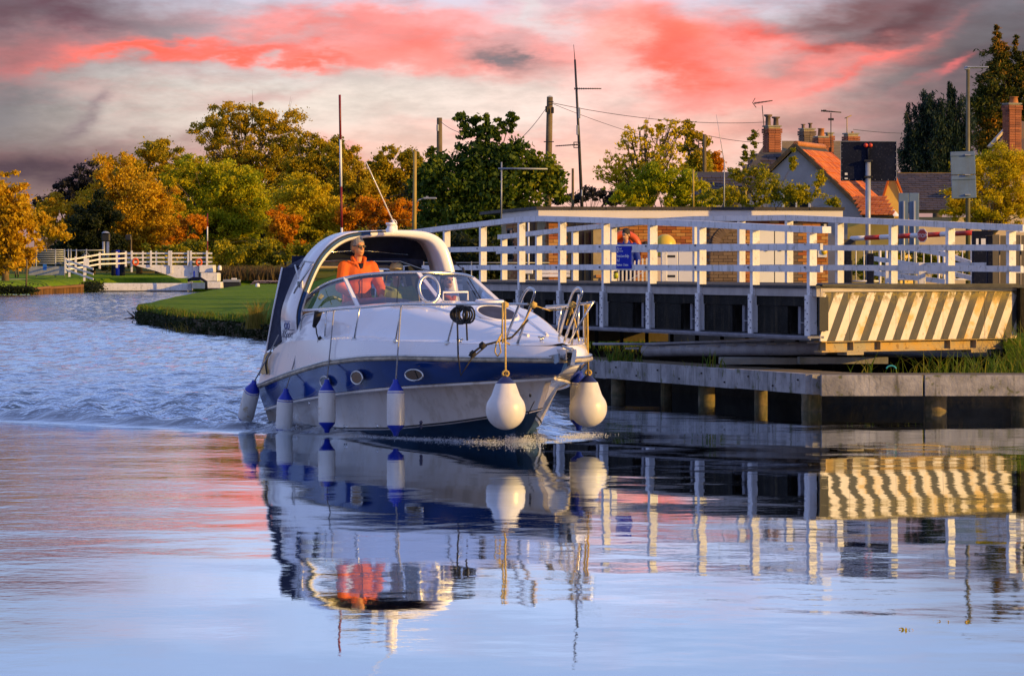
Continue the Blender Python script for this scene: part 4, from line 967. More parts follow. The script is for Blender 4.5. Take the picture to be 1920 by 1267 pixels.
for z in (.42, .50, .58): mb = MB(); mb.box((0, 0, z), (.68, .03, .065)); mb.build('backrest_slat', M['white_paint'], bn_)
mb = MB(); mb.box((0, -.2, .30), (.7, .35, .04)); mb.build('seat', M['white_paint'], bn_)
for x in (-.3, .3): mb = MB(); mb.box((x, -.1, .14), (.07, .3, .28)); mb.build('leg', M['white_paint'], bn_)
md = empty('post_box', (Xp(991, 90), 90, 1.45), 0, 'small white meter box on a post at the left end of the cabin', 'box')
mb = MB(); mb.box((0, 0, .50), (.2, .16, .11), bev=.015); mb.build('box_body', M['cabinet_white'], md); mb = MB(); mb.tube([(0, 0, 0), (0, 0, 1.6)], .02, 8); mb.build('post', M['cabinet_white'], md)
jar = empty('lantern', Wp(1155, 516, 78.6), 0, 'tiny lime-yellow lantern with a dark cap on the bridge deck edge', 'lantern')
mb = MB(); mb.lathe([(.0, -.06), (.045, -.06), (.05, 0), (.04, .05), (0, .05)], (0, 0, 0), 12); mb.build('lantern_body', pm('lime_plastic', (.45, .5, .02), .4), jar); mb = MB(); mb.lathe([(.05, .05), (.045, .075), (.0, .09)], (0, 0, 0), 12); mb.build('cap', M['black'], jar)
# handrail left of the cabin
hr = empty('handrail', (Xp(900, 92), 92, 1.4), 0, 'thin grey metal handrail between the shrubs and the cabin', 'handrail')
mb = MB()
for z in (.35, .75): mb.tube([(-1.3, 0, z), (1.6, 0, z)], .014, 6)
mb.build('rail', M['galv'], hr)
for x in (-1.3, -.2, 1.0): mb = MB(); mb.tube([(x, 0, 0), (x, 0, .78)], .016, 6); mb.build('post', M['galv'], hr)
# picket gate
pg = empty('picket_gate', (Xp(1190, 84), 84, 1.42), 0, 'white picket gate behind the blue sign', 'gate')
for k in range(11): mb = MB(); x = -.42 + k * .084; mb.box((x, 0, .42 + .03 * math.sin(k)), (.035, .02, .70)); mb.lathe([(.018, 0), (.012, .02), (0, .025)], (x, 0, .77 + .03 * math.sin(k)), 6); mb.build('picket', M['white_paint'], pg)
for z in (.25, .62): mb = MB(); mb.box((0, .03, z), (.95, .03, .06)); mb.build('rail', M['white_paint'], pg)
mb = MB(); mb.bar((-.4, .055, .2), (.4, .055, .65), .02, .05, up=(0, 1, 0)); mb.build('brace', M['white_paint'], pg)
for x in (.62,): mb = MB(); mb.box((x, 0, .55), (.12, .12, 1.1), bev=.01); mb.build('gate_post', M['white_paint'], pg)
# white swing gates and guard rails at the road
def gate_arm(name, label, P0, P1, root_group=None):
    g = empty(name, (P0.x, P0.y, 1.45), 0, label, 'gate', root_group)
    return g
ga = empty('road_gate', (Xp(1650, 86), 86, 1.45), 0, 'white timber road gate with long sloping rails behind the bridge end', 'gate')
for (xa, ya, xb, yb) in ((1640, 485, 1735, 500), (1640, 512, 1773, 528), (1690, 463, 1775, 477), (1768, 475, 1822, 494), (1765, 508, 1824, 522)):
    mb = MB(); mb.bar(Wp(xa, ya, 86), Wp(xb, yb, 84.5), .04, .10, up=(0, 0, 1)); part('sloping_rail', mb, M['white_paint'], ga)
mb = MB(); mb.bar(Wp(1682, 496, 78), Wp(1856, 495, 76), .06, .06); part('top_rail', mb, M['white_paint'], ga)
mb = MB(); mb.bar(Wp(1682, 511, 78), Wp(1775, 511, 77), .06, .05); part('lower_rail', mb, M['white_paint'], ga)
for x, wd in ((1728, .14), (1663, .07)): mb = MB(); p = Wp(x, 500, 77.4); mb.box((p.x, p.y, 1.83), (wd, wd, .62), bev=.01); part('gate_post', mb, M['white_paint'], ga)
g_lab = 'white guard rail panels'
for (x0, x1, y0, y1, d, lb) in ((1590, 1650, 462, 527, 90, 'white barred guard rail nearest to the cabin'), (1662, 1760, 466, 524, 92, 'white barred guard rail in front of the hedge'), (1770, 1822, 466, 524, 93, 'white barred guard rail left of the plank fence')):
    g = empty('guard_rail', (Xp((x0 + x1) / 2, d), d, 1.45), 0, lb, 'railing', g_lab)
    zt, zb = Zp(y0, d), Zp(y1, d)
    for z in (zt, zb): mb = MB(); mb.tube([(Xp(x0, d), d, z), (Xp(x1, d), d, z)], .022, 6); part('rail', mb, M['white_paint'], g)
    n = int((x1 - x0) / 13.5)
    for k in range(n + 1): x = Xp(x0 + (x1 - x0) * k / n, d); mb = MB(); mb.tube([(x, d, zb), (x, d, zt)], .013, 6); part('bar', mb, M['white_paint'], g)
    for xe in (x0, x1): mb = MB(); mb.tube([(Xp(xe, d), d, 1.3), (Xp(xe, d), d, zt + .02)], .03, 8); part('end_post', mb, M['white_paint'], g)
# barrier boom with STOP sign
bm = empty('barrier_boom', (Xp(1600, 90), 90, 1.45), 0, 'red and white lowered barrier boom across the road', 'barrier')
q0, q1 = Wp(1596, 447.5, 90), Wp(1823, 436.5, 88)
segs = [0, .12, .245, .37, .50, .62, .745, .87, 1.0]
for i, (a, b) in enumerate(zip(segs, segs[1:])):
    mb = MB(); mb.tube([q0.lerp(q1, a), q0.lerp(q1, b)], .055, 12); part('boom_section', mb, M['cabinet_white'] if i % 2 == 0 else M['red'], bm)
for k in (.32, .33, .62): mb = MB(); p = q0.lerp(q1, k); mb.box(p, (.025, .13, .13)); part('collar', mb, M['print_white'], bm)
mb = MB(); p = q0 + Vector((-.1, .05, -.12)); mb.box(p, (.34, .3, .22), bev=.02, rz=.3); mb.box((p.x, p.y, 1.75), (.24, .3, .9)); part('drive_unit', mb, M['dark_roof'], bm)
mb = MB(); mb.bar(q1 + Vector((0, 0, -.05)), q1 + Vector((-.02, 0, -.3)), .02, .02); part('rest', mb, M['cabinet_white'], bm)
stp = Wp(1729, 441.5, 88.6)
so = empty('stop_sign', stp, 0, 'red octagonal STOP sign on the barrier boom', 'sign'); so.rotation_euler = (0, 0, R(-46))
def octa(r): return [(r * math.cos(R(22.5 + 45 * k)), r * math.sin(R(22.5 + 45 * k))) for k in range(8)]
for r_, y, mt, nm in ((.158, 0, 'print_white', 'rim'), (.138, -.011, 'red', 'sign_face')):
    mb = MB(); pl = octa(r_); mb.slab([(x, y, z) for x, z in pl], .010, (0, 1, 0)); mb.build(nm, M[mt], so)
text_part('lettering', 'STOP', .115, M['print_white'], so, (0, -.014, -.01), (R(90), 0, 0))
# posts, bins, utility cabinets behind the rails at the right
ub = empty('utility_cabinet', (Xp(1842, 80), 80, 1.45), 0, 'dark blue utility cabinet with pale labels beside the plank fence', 'cabinet')
mb = MB(); mb.box((0, 0, .6), (.40, .3, 1.45), bev=.01); mb.build('cabinet_body', M['sign_dark'], ub)
for x, z, w_ in ((-.12, 1.1, .05), (.0, 1.1, .09), (.13, .98, .08)): mb = MB(); mb.box((x, -.156, z), (w_, .01, .14)); mb.build('label', M['cabinet_white'], ub)
for px, d, h, lb in ((1590, 84, 1.0, 'dark bollard left of the first guard rail'), (1632, 84, .9, 'dark bollard below the barrier boom'), (1857, 74, 1.2, 'black post in front of the plank fence')):
    g = empty('bollard', (Xp(px, d), d, 1.42), 0, lb, 'bollard', 'dark bollards by the gates'); mb = MB(); mb.box((0, 0, h / 2), (.14, .14, h), bev=.015); mb.build('bollard_body', M['sign_dark'], g)
    mb = MB(); mb.box((0, 0, h + .01), (.16, .16, .02)); mb.build('cap', M['black'], g)
for i, (x, w_, h) in enumerate(((1705, 1.2, .18), (1810, 1.0, .16))):
    g = empty('log', (Xp(x, 74), 74, 1.36), 0, ('brown timber baulk with a black cap behind the rails', 'pale timber baulk in front of the black post')[i], 'timber', 'timber baulks behind the bridge rails'); mb = MB(); mb.box((0, 0, h), (w_ * .9, .25, .3), bev=.03); mb.build('timber', M['pole_wood'] if i == 0 else M['beam'], g)
# two upright dark boards seen from behind
sgb = empty('road_sign', (Xp(1704, 100), 100, 1.4), 0, 'pair of tall blue-grey sign boards seen from behind', 'sign')
for x in (-.13, .13):
    mb = MB(); mb.box((x, 0, 1.75), (.25, .03, 1.5), bev=.01); mb.build('board', M['sign_grey'], sgb)
for x in (-.13, .13): mb = MB(); mb.tube([(x, -.05, -.2), (x, -.05, 2.3)], .03, 8); mb.build('post', M['galv'], sgb)
# big traffic sign seen from behind
bs = empty('road_sign', (Xp(1627, 92.5), 92.5, 1.4), 0, 'large dark blue sign back with two red roundels on a thick grey pole', 'sign')
zc = Zp(302, 92.5) - 1.4
mb = MB(); mb.box((.02, 0, zc), (1.28, .03, .92), bev=.012, rz=0); pnl = mb.build('sign_back', M['sign_dark'], bs)
mb = MB(); mb.box((.02, -.02, zc + .454), (1.29, .02, .012)); mb.box((.665, -.02, zc), (.012, .02, .92)); mb.box((-.625, -.02, zc), (.008, .02, .92)); mb.build('edge_channel', M['galv'], pnl)
mb = MB(); mb.tube([(0, -.09, -.2), (0, -.09, zc + .02)], .062, 16); mb.build('pole', M['galv'], bs)
mb = MB(); mb.tube([(0, -.05, zc), (0, -.05, zc + .42)], .03, 10); mb.build('bracket', M['sign_dark'], bs)
for z in (zc + .0, zc - .37): mb = MB(); mb.box((0, -.10, z), (.19, .16, .05), bev=.01); mb.build('clamp', M['black'], bs)
for x in (-.055, .055): mb = MB(); mb.lathe([(0, 0), (.05, 0), (.05, .03), (0, .035)], (x, -.09, zc + .36), 16, axis=(0, -1, 0)); mb.build('roundel', M['red'], bs)
for x, z, w_, h in ((-.5, -.30, .06, .05), (-.5, -.405, .07, .03)): mb = MB(); mb.box((x, -.02, zc + z), (w_, .008, h)); mb.build('sticker', M['cabinet_white'], pnl)
bt = MB()
for k in range(9):
    bt.box((-.58 + .15 * k, -.022, zc - .43), (.014, .01, .014))
    if k < 6: bt.box((.64, -.022, zc - .38 + .15 * k), (.014, .01, .014)); bt.box((-.60, -.022, zc - .38 + .15 * k), (.014, .01, .014))
bt.build('rivets', M['galv'], pnl, kind='stuff')
# lamp post with small signs
lp = empty('lamp_post', (Xp(1815, 101), 101, 1.4), 0, 'tall lamp post with a flat lamp head and sign plates on it', 'lamp')
zt = Zp(128, 101) - 1.4
mb = MB(); mb.tube([(0, 0, -.2), (0, 0, zt * .45), (0, 0, zt)], [.062, .058, .045], 12); mb.build('pole', pm('olive_pole', (.11, .10, .05), .5, .3), lp)
mb = MB(); mb.box((.24, 0, zt + .02), (.56, .16, .05), bev=.02); mb.box((-.02, 0, zt), (.14, .1, .10), bev=.02); mb.build('lamp_head', M['galv'], lp)
lb = empty('sign_plate', (Xp(1814, 100.8), 100.8, 1.4), 0, 'scratched blue-grey sign plates on the lamp post seen from behind', 'sign')
zc = Zp(328, 100.8) - 1.4; tl = R(-2)
for z, h in ((zc + .30, .58), (zc - .30, .58)):
    mb = MB(); mb.box((0, 0, z), (.62, .02, h), bev=.01); o = mb.build('plate', M['sign_grey'], lb); o.rotation_euler = (0, tl, 0)
    mb = MB(); mb.box((0, -.025, z + .2), (.62, .02, .03)); o = mb.build('plate_rib', M['sign_grey'], lb); o.rotation_euler = (0, tl, 0)
for z in (zc + .50, zc, zc - .5): mb = MB(); mb.box((.0, -.04, z), (.14, .07, .03)); mb.build('band', M['galv'], lb)
# plank fence and approach rails on the right
pf = empty('plank_fence', (Xp(1900, 69), 69, 1.3), 0, 'weathered grey upright plank fence at the right edge', 'fence')
pk = MB(); pk.box((0, 0, .62), (.115, .02, 1.36)); pkm = pk.mesh('plank', M['plank_grey'])
for k in range(26): inst('plank', pkm, pf, (Xp(1868, 69) - Xp(1900, 69) + k * .122, random.uniform(-.01, .01), random.uniform(-.02, .03)), (0, random.uniform(-.008, .008), 0))
for z in (.3, 1.0): mb = MB(); mb.box((1.3, .04, z), (3.3, .05, .08)); mb.build('rail', M['plank_grey'], pf)
ar = empty('approach_fence', (Xp(1915, 62), 62, 1.0), 0, 'white rails of the fence leaving the picture right of the bridge', 'fence')
for y in (430, 506, 548, 590): mb = MB(); mb.box((Xp(1909, 62) + .9, 62.5, Zp(y, 62.4)), (1.8, .05, .095)); part('rail', mb, M['white_paint'], ar)
mb = MB(); mb.box((Xp(1960, 62), 62.58, 1.7), (.12, .1, 1.9)); part('post', mb, M['white_paint'], ar)

# ------------------------------------------------------------------ houses
def tiled(root, p00, eu, ev, nu, nv, mat, tw=.3, tl=.34, indiv=280, thick=.03):
    """rows of tiles on the roof plane; p00 low corner, eu along the eave, ev up the slope"""
    n_ = eu.cross(ev).normalized(); 
    if n_.z < 0: n_ = -n_
    Mx = Matrix((eu, ev, n_)).transposed(); mb = MB(); mb.box((tw / 2, tl * .56, 0), (tw - .012, tl * 1.12, thick), rot=Matrix.Rotation(-.06, 3, 'X')); me = mb.mesh('roof_tile', mat)
    rot = Mx.to_euler(); cnt = 0; rest = MB()
    for j in range(nv):
        for i in range(nu(j) if callable(nu) else nu):
            p = p00 + eu * (i * tw + (.5 * tw if j % 2 else 0)) + ev * (j * tl) + n_ * (.10 + random.uniform(0, .012))
            if cnt < indiv: inst('roof_tile', me, root, p - wloc(root), rot); cnt += 1
            else: rest.box(p + Mx @ Vector((tw / 2, tl * .56, 0)), (tw - .012, tl * 1.12, thick), rot=Mx @ Matrix.Rotation(-.06, 3, 'X'))
    if rest.v: part('roof_tiles', rest, mat, root, kind='stuff')
def chimney(root, px0, px1, pyt, pyb, d, pots, mat, lbl='chimney', yaw=.35):
    x0, x1, zt, zb = Xp(px0, d), Xp(px1, d), Zp(pyt, d), Zp(pyb, d); w_ = (x1 - x0) * .80; cx = (x0 + x1) / 2
    mb = MB(); mb.box((cx, d, (zt + zb) / 2), (w_ - .02, w_ - .02, zt - zb), yaw); ch = part(lbl, mb, M['mortar'], root)
    q = MB(); Rz = Matrix.Rotation(yaw, 3, 'Z'); nr = int((zt - zb) / .085)
    for r_ in range(nr):
        ex = .03 if r_ >= nr - 2 else 0
        for side in range(4):
            Rs = Matrix.Rotation(yaw + side * math.pi / 2, 3, 'Z'); k = max(2, int(w_ / .2)); L = (w_ + 2 * ex) / k
            for j in range(k):
                off = Rs @ Vector((-(w_ + 2 * ex) / 2 + L * (j + .5) + (0 if r_ % 2 else L * .0), -(w_ / 2 + ex), 0))
                q.box(Vector((cx, d, zb + (r_ + .5) * .085)) + off, (L - .014, .05, .072), yaw + side * math.pi / 2)
    part('bricks', q, mat, ch, kind='stuff')
    mb = MB(); mb.box((cx, d, zt + .02), (w_ + .06, w_ + .06, .05), yaw); part('chimney_cap', mb, M['concrete'], ch)
    for (dx, h, r_, st) in pots:
        mb = MB(); z = zt + .04
        if st == 'cowl': prof = [(r_, 0), (r_ * .85, h * .75), (r_ * 1.5, h * .85), (r_ * 1.5, h), (r_ * .6, h)]
        else: prof = [(r_ * 1.15, 0), (r_ * .9, h * .9), (r_ * 1.15, h * .92), (r_ * 1.1, h), (r_ * .8, h)]
        mb.lathe(prof, (cx + dx, d, z), 12); part('chimney_pot', mb, M['clay'] if st != 'cowl' else M['brick_dark'], ch)
    return ch
G1 = Vector((.95, -.31, 0)).normalized(); G2 = Vector((.31, .95, 0)).normalized()
hs = empty('gabled_house', (9.2, 132, 1.4), 0, 'grey rendered gabled house with an orange tiled roof behind the cabin', 'house')
AP = Vector((9.22, 130, 5.96)); HW = 2.55; ez = 3.55; RL = 3.9
mb = MB(); a = AP - G1 * HW; b = AP + G1 * HW; q = G2 * RL
lo = lambda p, z: Vector((p.x, p.y, z))
mb.add([lo(a, 1.3), lo(b, 1.3), lo(b, ez), AP + Vector((0, 0, -.08)), lo(a, ez), lo(a + q, 1.3), lo(b + q, 1.3), lo(b + q, ez), AP + q + Vector((0, 0, -.08)), lo(a + q, ez)],
       [(0, 1, 2, 3, 4), (9, 8, 7, 6, 5), (1, 6, 7, 2), (5, 0, 4, 9)]); part('wall', mb, M['render_wall'], hs)
sl = (Vector((AP.x, AP.y, AP.z)) - lo(b, ez)); sv = sl.normalized()
mb = MB(); mb.slab([lo(b, ez) - sv * .25 - G2 * .1, lo(b, ez) - sv * .25 + G2 * (RL + .1), AP + q + G2 * .1, AP - G2 * .1], .05, G1 * .7 + Vector((0, 0, .7))); rf = part('roof', mb, M['dark_roof'], hs)
sv2 = (AP - lo(a, ez)).normalized()
mb = MB(); mb.slab([lo(a, ez) - sv2 * .25 - G2 * .1, AP - G2 * .1, AP + q + G2 * .1, lo(a, ez) - sv2 * .25 + G2 * (RL + .1)], .05, -G1 * .7 + Vector((0, 0, .7))); part('roof', mb, M['dark_roof'], hs)
tiled(rf, lo(b, ez) - sv * .28 - G2 * .12, G2, sv, int((RL + .2) / .27), int((sl.length + .25) / .27), M['tile_orange'], tw=.27, tl=.27)
mb = MB(); mb.bar(AP - G2 * .12 + Vector((0, 0, .06)), lo(b, ez) - sv * .28 - G2 * .12 + Vector((0, 0, .05)), .06, .12); mb.bar(AP - G2 * .12 + Vector((0, 0, .06)), lo(a, ez) - sv2 * .28 - G2 * .12 + Vector((0, 0, .05)), .06, .12); part('verge_board', mb, M['bark'], hs)
mb = MB(); mb.tube([AP + Vector((0, 0, .1)), AP + q + Vector((0, 0, .1))], .09, 8); part('ridge_tiles', mb, M['clay'], rf)
wo = AP - G1 * .35 - Vector((0, 0, 0)); wn = -G2
window(hs, 0, .95, 3.6, 4.6, frm=M['white_paint'], o=Vector((wo.x - G1.x * .1, wo.y - G1.y * .1, 0)), u=G1, n_=wn, bars=1, fr=.07)
# lower extension with orange tiles and yellow wall facing the sun
ex = empty('house_extension', (11.6, 128, 1.4), 0, 'low sunlit extension with an orange wall right of the gabled house', 'house')
e_ = Wp(1602, 430, 126); mb = MB(); mb.box((Xp(1652, 127), 127.2, 2.5), (1.7, 2.0, 2.2), -.3); part('wall', mb, M['yellow_wall'], ex)
mb = MB(); p0, p1, p2, p3 = Wp(1618, 409, 125.8), Wp(1676, 409, 125.6), Wp(1648, 372, 128.2), Wp(1600, 372, 128.6); mb.slab([p0, p1, p2, p3], .06, (0, -.5, .8)); rr_ = part('roof', mb, M['dark_roof'], ex)
tiled(rr_, p0 - Vector((0.1, 0, 0)), (p1 - p0).normalized(), (p3 - p0).normalized(), 7, 10, M['tile_orange'], .15, .27)
# brown-roofed house behind, with the tall chimney
hb = empty('brown_roofed_house', (8.6, 146, 1.4), 0, 'brown-roofed house with a tall brick chimney behind the grey gable', 'house')
c1, c2, c3, c4 = Wp(1352, 392, 142), Wp(1462, 392, 142), Wp(1484, 290, 147), Wp(1432, 276, 147)
mb = MB(); mb.slab([c1, c2, c3, c4], .08, (0, -.6, .8)); r1 = part('roof', mb, M['dark_roof'], hb)
tiled(r1, c1 + Vector((.1, 0, 0)), (c2 - c1).normalized(), ((c4 + c3) / 2 - (c1 + c2) / 2).normalized(), lambda j: 8 - int(j * .35), 14, M['tile_dark'], .28, .36)
mb = MB(); c5, c6 = Wp(1466, 268, 150), Wp(1600, 268, 152); c7, c8 = Wp(1600, 310, 147), Wp(1466, 310, 146); mb.slab([c8, c7, c6, c5], .08, (0, -.4, .9)); part('rear_roof', mb, M['bark_sunlit'], hb)
mb = MB(); mb.box((Xp(1500, 150), 151, 3.0), (8, 4, 3.4)); part('wall', mb, M['render_wall'], hb)
chimney(hb, 1432, 1463, 238, 286, 143, ((-.14, .40, .10, 'cowl'), (.14, .32, .10, 'cowl')), M['brick_red'])
chimney(hb, 1499, 1527, 243, 276, 148, ((-.14, .16, .06, 'cowl'), (.12, .20, .06, 'cowl')), M['brick_dark'])
chimney(hb, 1527, 1552, 258, 300, 140, ((0.0, .28, .11, 'pot'),), M['brick_red'])
chimney(hb, 1548, 1562, 251, 300, 141, (), M['brick_red'])
chimney(hb, 1582, 1609, 252, 300, 145, ((.05, .06, .04, 'pot'),), M['brick_red'])
# dark-tiled cottages on the right
hc = empty('dark_roofed_cottage', (14.4, 150, 1.4), 0, 'long low cottage with a dark tiled roof right of the big sign', 'house')
c1, c2, c3, c4 = Wp(1560, 400, 140), Wp(1840, 400, 140), Wp(1840, 330, 146), Wp(1560, 330, 146)
mb = MB(); mb.slab([c1, c2, c3, c4], .08, (0, -.6, .8)); r1 = part('roof', mb, M['dark_roof'], hc)
tiled(r1, c1, Vector((1, 0, 0)), ((c4 - c1)).normalized(), 19, 17, M['tile_dark'], .275, .36)
mb = MB(); mb.bar(c4 + Vector((0, 0, .08)), c3 + Vector((0, 0, .08)), .2, .08); part('ridge', mb, M['bark_sunlit'], r1)
mb = MB(); mb.box((Xp(1700, 142), 142.5, 2.6), (5.2, 4, 2.4)); part('wall', mb, M['cream_wall'], hc)
yg = empty('yellow_gable', (13.0, 131, 1.4), 0, 'narrow steep yellow gable with a white lantern porch between the two big signs', 'house')
y0, y1, y2 = Wp(1640, 430, 131), Wp(1698, 430, 131), Wp(1672, 318, 131)
mb = MB(); mb.slab([y0, y1, Wp(1697, 395, 131), y2, Wp(1652, 392, 131)], .8, (.2, 1, 0)); part('wall', mb, M['yellow_wall'], yg)
mb = MB(); mb.bar(y2 + Vector((0, -.1, .05)), Wp(1700, 388, 131), .12, .06); mb.bar(y2 + Vector((0, -.1, .05)), Wp(1648, 396, 131), .12, .06); part('verge_board', mb, M['tile_orange'], yg)
mb = MB(); p = Wp(1676, 402, 129.6); mb.lathe([(.20, -.06), (.10, .06), (.02, .14), (0, .16)], p, 10); mb.lathe([(.015, 0), (.015, -.5)], p + Vector((-.17, 0, 0)), 6); mb.lathe([(.015, 0), (.015, -.5)], p + Vector((.17, 0, 0)), 6); mb.lathe([(.015, 0), (.015, -.5)], p + Vector((0, -.1, 0)), 6); part('porch', mb, M['white_paint'], yg)
hd = empty('brick_house', (18.2, 142, 1.4), 0, 'brick house end with a tall chimney at the right edge', 'house')
chimney(hd, 1882, 1913, 196, 290, 138, ((.06, .22, .14, 'pot'),), M['brick_red'])
mb = MB(); mb.slab([Wp(1856, 290, 139), Wp(1960, 290, 139), Wp(1960, 240, 140), Wp(1906, 224, 140), Wp(1892, 242, 139.6)], .4, (0, 1, 0)); part('gable', mb, M['brick_dark'], hd)
mb = MB(); mb.bar(Wp(1854, 276, 138.6), Wp(1890, 236, 138.8), .2, .08); part('verge_board', mb, M['cream_wall'], hd)
mb = MB(); mb.box((Xp(1940, 142), 143, 3.2), (3, 4, 4)); part('wall', mb, M['cream_wall'], hd)
# low roof among the bushes
hl = empty('low_roofed_shed', (6.9, 136, 1.4), 0, 'low dark-roofed brick shed half hidden in the bushes', 'shed')
c1, c2, c3, c4 = Wp(1300, 372, 134), Wp(1392, 372, 134), Wp(1386, 326, 137), Wp(1302, 326, 137)
mb = MB(); mb.slab([c1, c2, c3, c4], .08, (0, -.6, .8)); r1 = part('roof', mb, M['dark_roof'], hl)
tiled(r1, c1, Vector((1, 0, 0)), (c4 - c1).normalized(), 5, 7, M['tile_dark'], .3, .36)
mb = MB(); mb.box(((c1.x + c2.x) / 2, 135.4, 2.6), (1.55, 2, 2.4)); part('wall', mb, M['brick_dark'], hl)

# ------------------------------------------------------------------ poles, masts, aerials, wires
def yagi(root, p0, p1, nb, l0, l1, r=.010, up=(0, 0, 1), mat=None, vertical=True):
    mb = MB(); p0 = Vector(p0); p1 = Vector(p1); mb.tube([p0, p1], r * 1.3, 5); t_ = (p1 - p0).normalized(); e = Vector((0, 0, 1)) if vertical else Vector((0, 1, 0))
    for k in range(nb): c = p0.lerp(p1, k / (nb - 1)); L = lerp(l0, l1, k / (nb - 1)); mb.tube([c - e * L / 2, c + e * L / 2], r * .7, 4)
    return part('aerial', mb, mat or M['cable'], root)
def pole_thing(name, label, px, pyt, pyb, d, r0, r1, mat, cat, lean=0.0, group=None):
    o = empty(name, (Xp(px, d), d, max(1.3, Zp(pyb, d)) if pyb < 600 else .3), 0, label, cat, group)
    mb = MB(); b = Wp(px, pyb, d); t_ = Wp(px + lean, pyt, d); mb.tube([b - Vector((0, 0, .3)), b.lerp(t_, .5), t_], [r0, (r0 + r1) / 2, r1], 12); part('pole', mb, mat, o); return o
tp = pole_thing('telegraph_pole', 'thick wooden telegraph pole with black fittings behind the maple', 1026, 182, 440, 126, .115, .095, M['pole_wood'], 'pole', 5, 'wooden telegraph poles')
for z, dx in ((205, -5), (207, 6)): mb = MB(); p = Wp(1030 + dx, z, 125.8); mb.box(p, (.09, .12, .20), bev=.02); part('fitting', mb, M['black'], tp)
mb = MB(); mb.box(Wp(1029, 266, 125.8), (.32, .03, .03)); mb.box(Wp(1028, 305, 125.8), (.2, .03, .03)); mb.box(Wp(1032, 191, 125.8), (.2, .03, .03)); part('step', mb, M['black'], tp)
mb = MB(); mb.lathe([(0.0, .02), (.10, 0)], Wp(1031, 181, 126), 12); part('pole_cap', mb, M['black'], tp)
tp2 = pole_thing('telegraph_pole', 'shorter wooden telegraph pole above the treetops left of the maple', 824, 221, 430, 150, .12, .10, M['pole_wood'], 'pole', 0, 'wooden telegraph poles')
mb = MB(); mb.box(Wp(820.5, 240, 149.7), (.09, .12, .26), bev=.02); part('fitting', mb, M['galv'], tp2)
tp3 = pole_thing('telegraph_pole', 'slim distant pole left of the tall mast', 1074, 316, 440, 150, .055, .045, M['pole_wood'], 'pole', 0, 'wooden telegraph poles')
tp4 = pole_thing('telegraph_pole', 'dark pole in front of the upright trees above the shed', 1321, 252, 400, 140, .07, .06, M['pole_wood'], 'pole', 0, 'wooden telegraph poles')
yp = pole_thing('lamp_post', 'sunlit yellow pole with a small lamp arm left of the maple', 777, 284, 470, 98, .05, .042, M['yellow_pole'], 'lamp', 1)
mb = MB(); mb.tube([Wp(781, 380, 98), Wp(785, 375, 98), Wp(792, 373, 98)], .014, 8); mb.tube([Wp(773, 430, 98), Wp(776, 300, 98)], .008, 5); part('lamp_arm', mb, M['galv'], yp)
mb = MB(); mb.box(Wp(806, 372, 98), (.34, .10, .05), bev=.02); mb.box(Wp(801, 369.5, 98), (.06, .06, .04)); part('lamp_head', mb, M['galv'], yp)
for px, y0, y1, d, lb in ((1300, 318, 380, 118, 'slim yellow post in the bushes above the cabin'), (1398, 345, 372, 118, 'short yellow post in the leafy bush'),):
    pole_thing('post', lb, px, y0, y1, d, .03, .025, M['yellow_pole'], 'post')
wp_ = pole_thing('flagpole', 'thin pale pole above the cabin roof', 1358, 305, 400, 104, .018, .014, M['galv'], 'pole'); mb = MB(); mb.tube([Wp(1358, 305, 104), Wp(1343, 215, 104)], [.010, .004], 5); part('whip', mb, M['galv'], wp_)
mast = pole_thing('radio_mast', 'tall leaning dark radio mast carrying aerials and small panels', 1093, 112, 410, 98, .045, .024, M['cable'], 'mast', -15)
mb = MB(); mb.tube([Wp(1078, 114, 98), Wp(1075.5, 84, 98)], [.012, .006], 6); part('whip', mb, M['cable'], mast)
yagi(mast, Wp(1077, 166.5, 97.9), Wp(1127, 166.5, 97.9), 16, .06, .03)
yagi(mast, Wp(1042, 274, 97.9), Wp(1088, 271, 97.9), 14, .03, .05)
for x, y, w_, h in ((1086, 212, .06, .26), (1082.5, 244, .05, .24), (1091, 362, .04, .16)): mb = MB(); mb.box(Wp(x, y, 97.8), (w_, .05, h), bev=.008); part('panel', mb, M['galv'], mast)
mb = MB()
for z in (267, 272, 277): mb.box(Wp(1082, z, 97.8), (.17, .12, .018))
mb.box(Wp(1076, 272, 97.8), (.02, .02, .14)); mb.box(Wp(1087, 271, 97.8), (.02, .02, .14)); part('bracket', mb, M['cable'], mast)
ta = empty('tv_aerial', Wp(940, 400, 93), 0, 'silver aerial on a thin mast at the left corner of the cabin', 'aerial', 'television aerials')
mb = MB(); mb.tube([Wp(940, 425, 92.8), Wp(940.5, 304, 92.8)], .016, 8); part('mast', mb, M['galv'], ta); yagi(ta, Wp(935, 316, 92.75), Wp(1026, 317, 92.75), 24, .035, .035, .016, mat=M['galv'])
ta = empty('tv_aerial', Wp(1432, 240, 143), 0, 'arrow-shaped aerial above the tall brick chimney', 'aerial', 'television aerials')
mb = MB(); mb.tube([Wp(1433.5, 250, 142.6), Wp(1429, 198, 142.6)], .016, 6); part('mast', mb, M['cable'], ta); yagi(ta, Wp(1414, 194, 142.6), Wp(1448, 189, 142.6), 14, .10, .04, .014)
mb = MB(); mb.tube([Wp(1416, 184, 142.6), Wp(1411, 193, 142.6), Wp(1418, 202, 142.6)], .014, 5); part('reflector', mb, M['cable'], ta)
ta = empty('tv_aerial', Wp(1558, 250, 141), 0, 'two-tier aerial right of the stubby chimney pots', 'aerial', 'television aerials')
mb = MB(); mb.tube([Wp(1558, 300, 140.6), Wp(1558, 212, 140.6)], .018, 6); part('mast', mb, M['cable'], ta); yagi(ta, Wp(1540, 208, 140.6), Wp(1577, 211, 140.6), 13, .08, .03, .016)
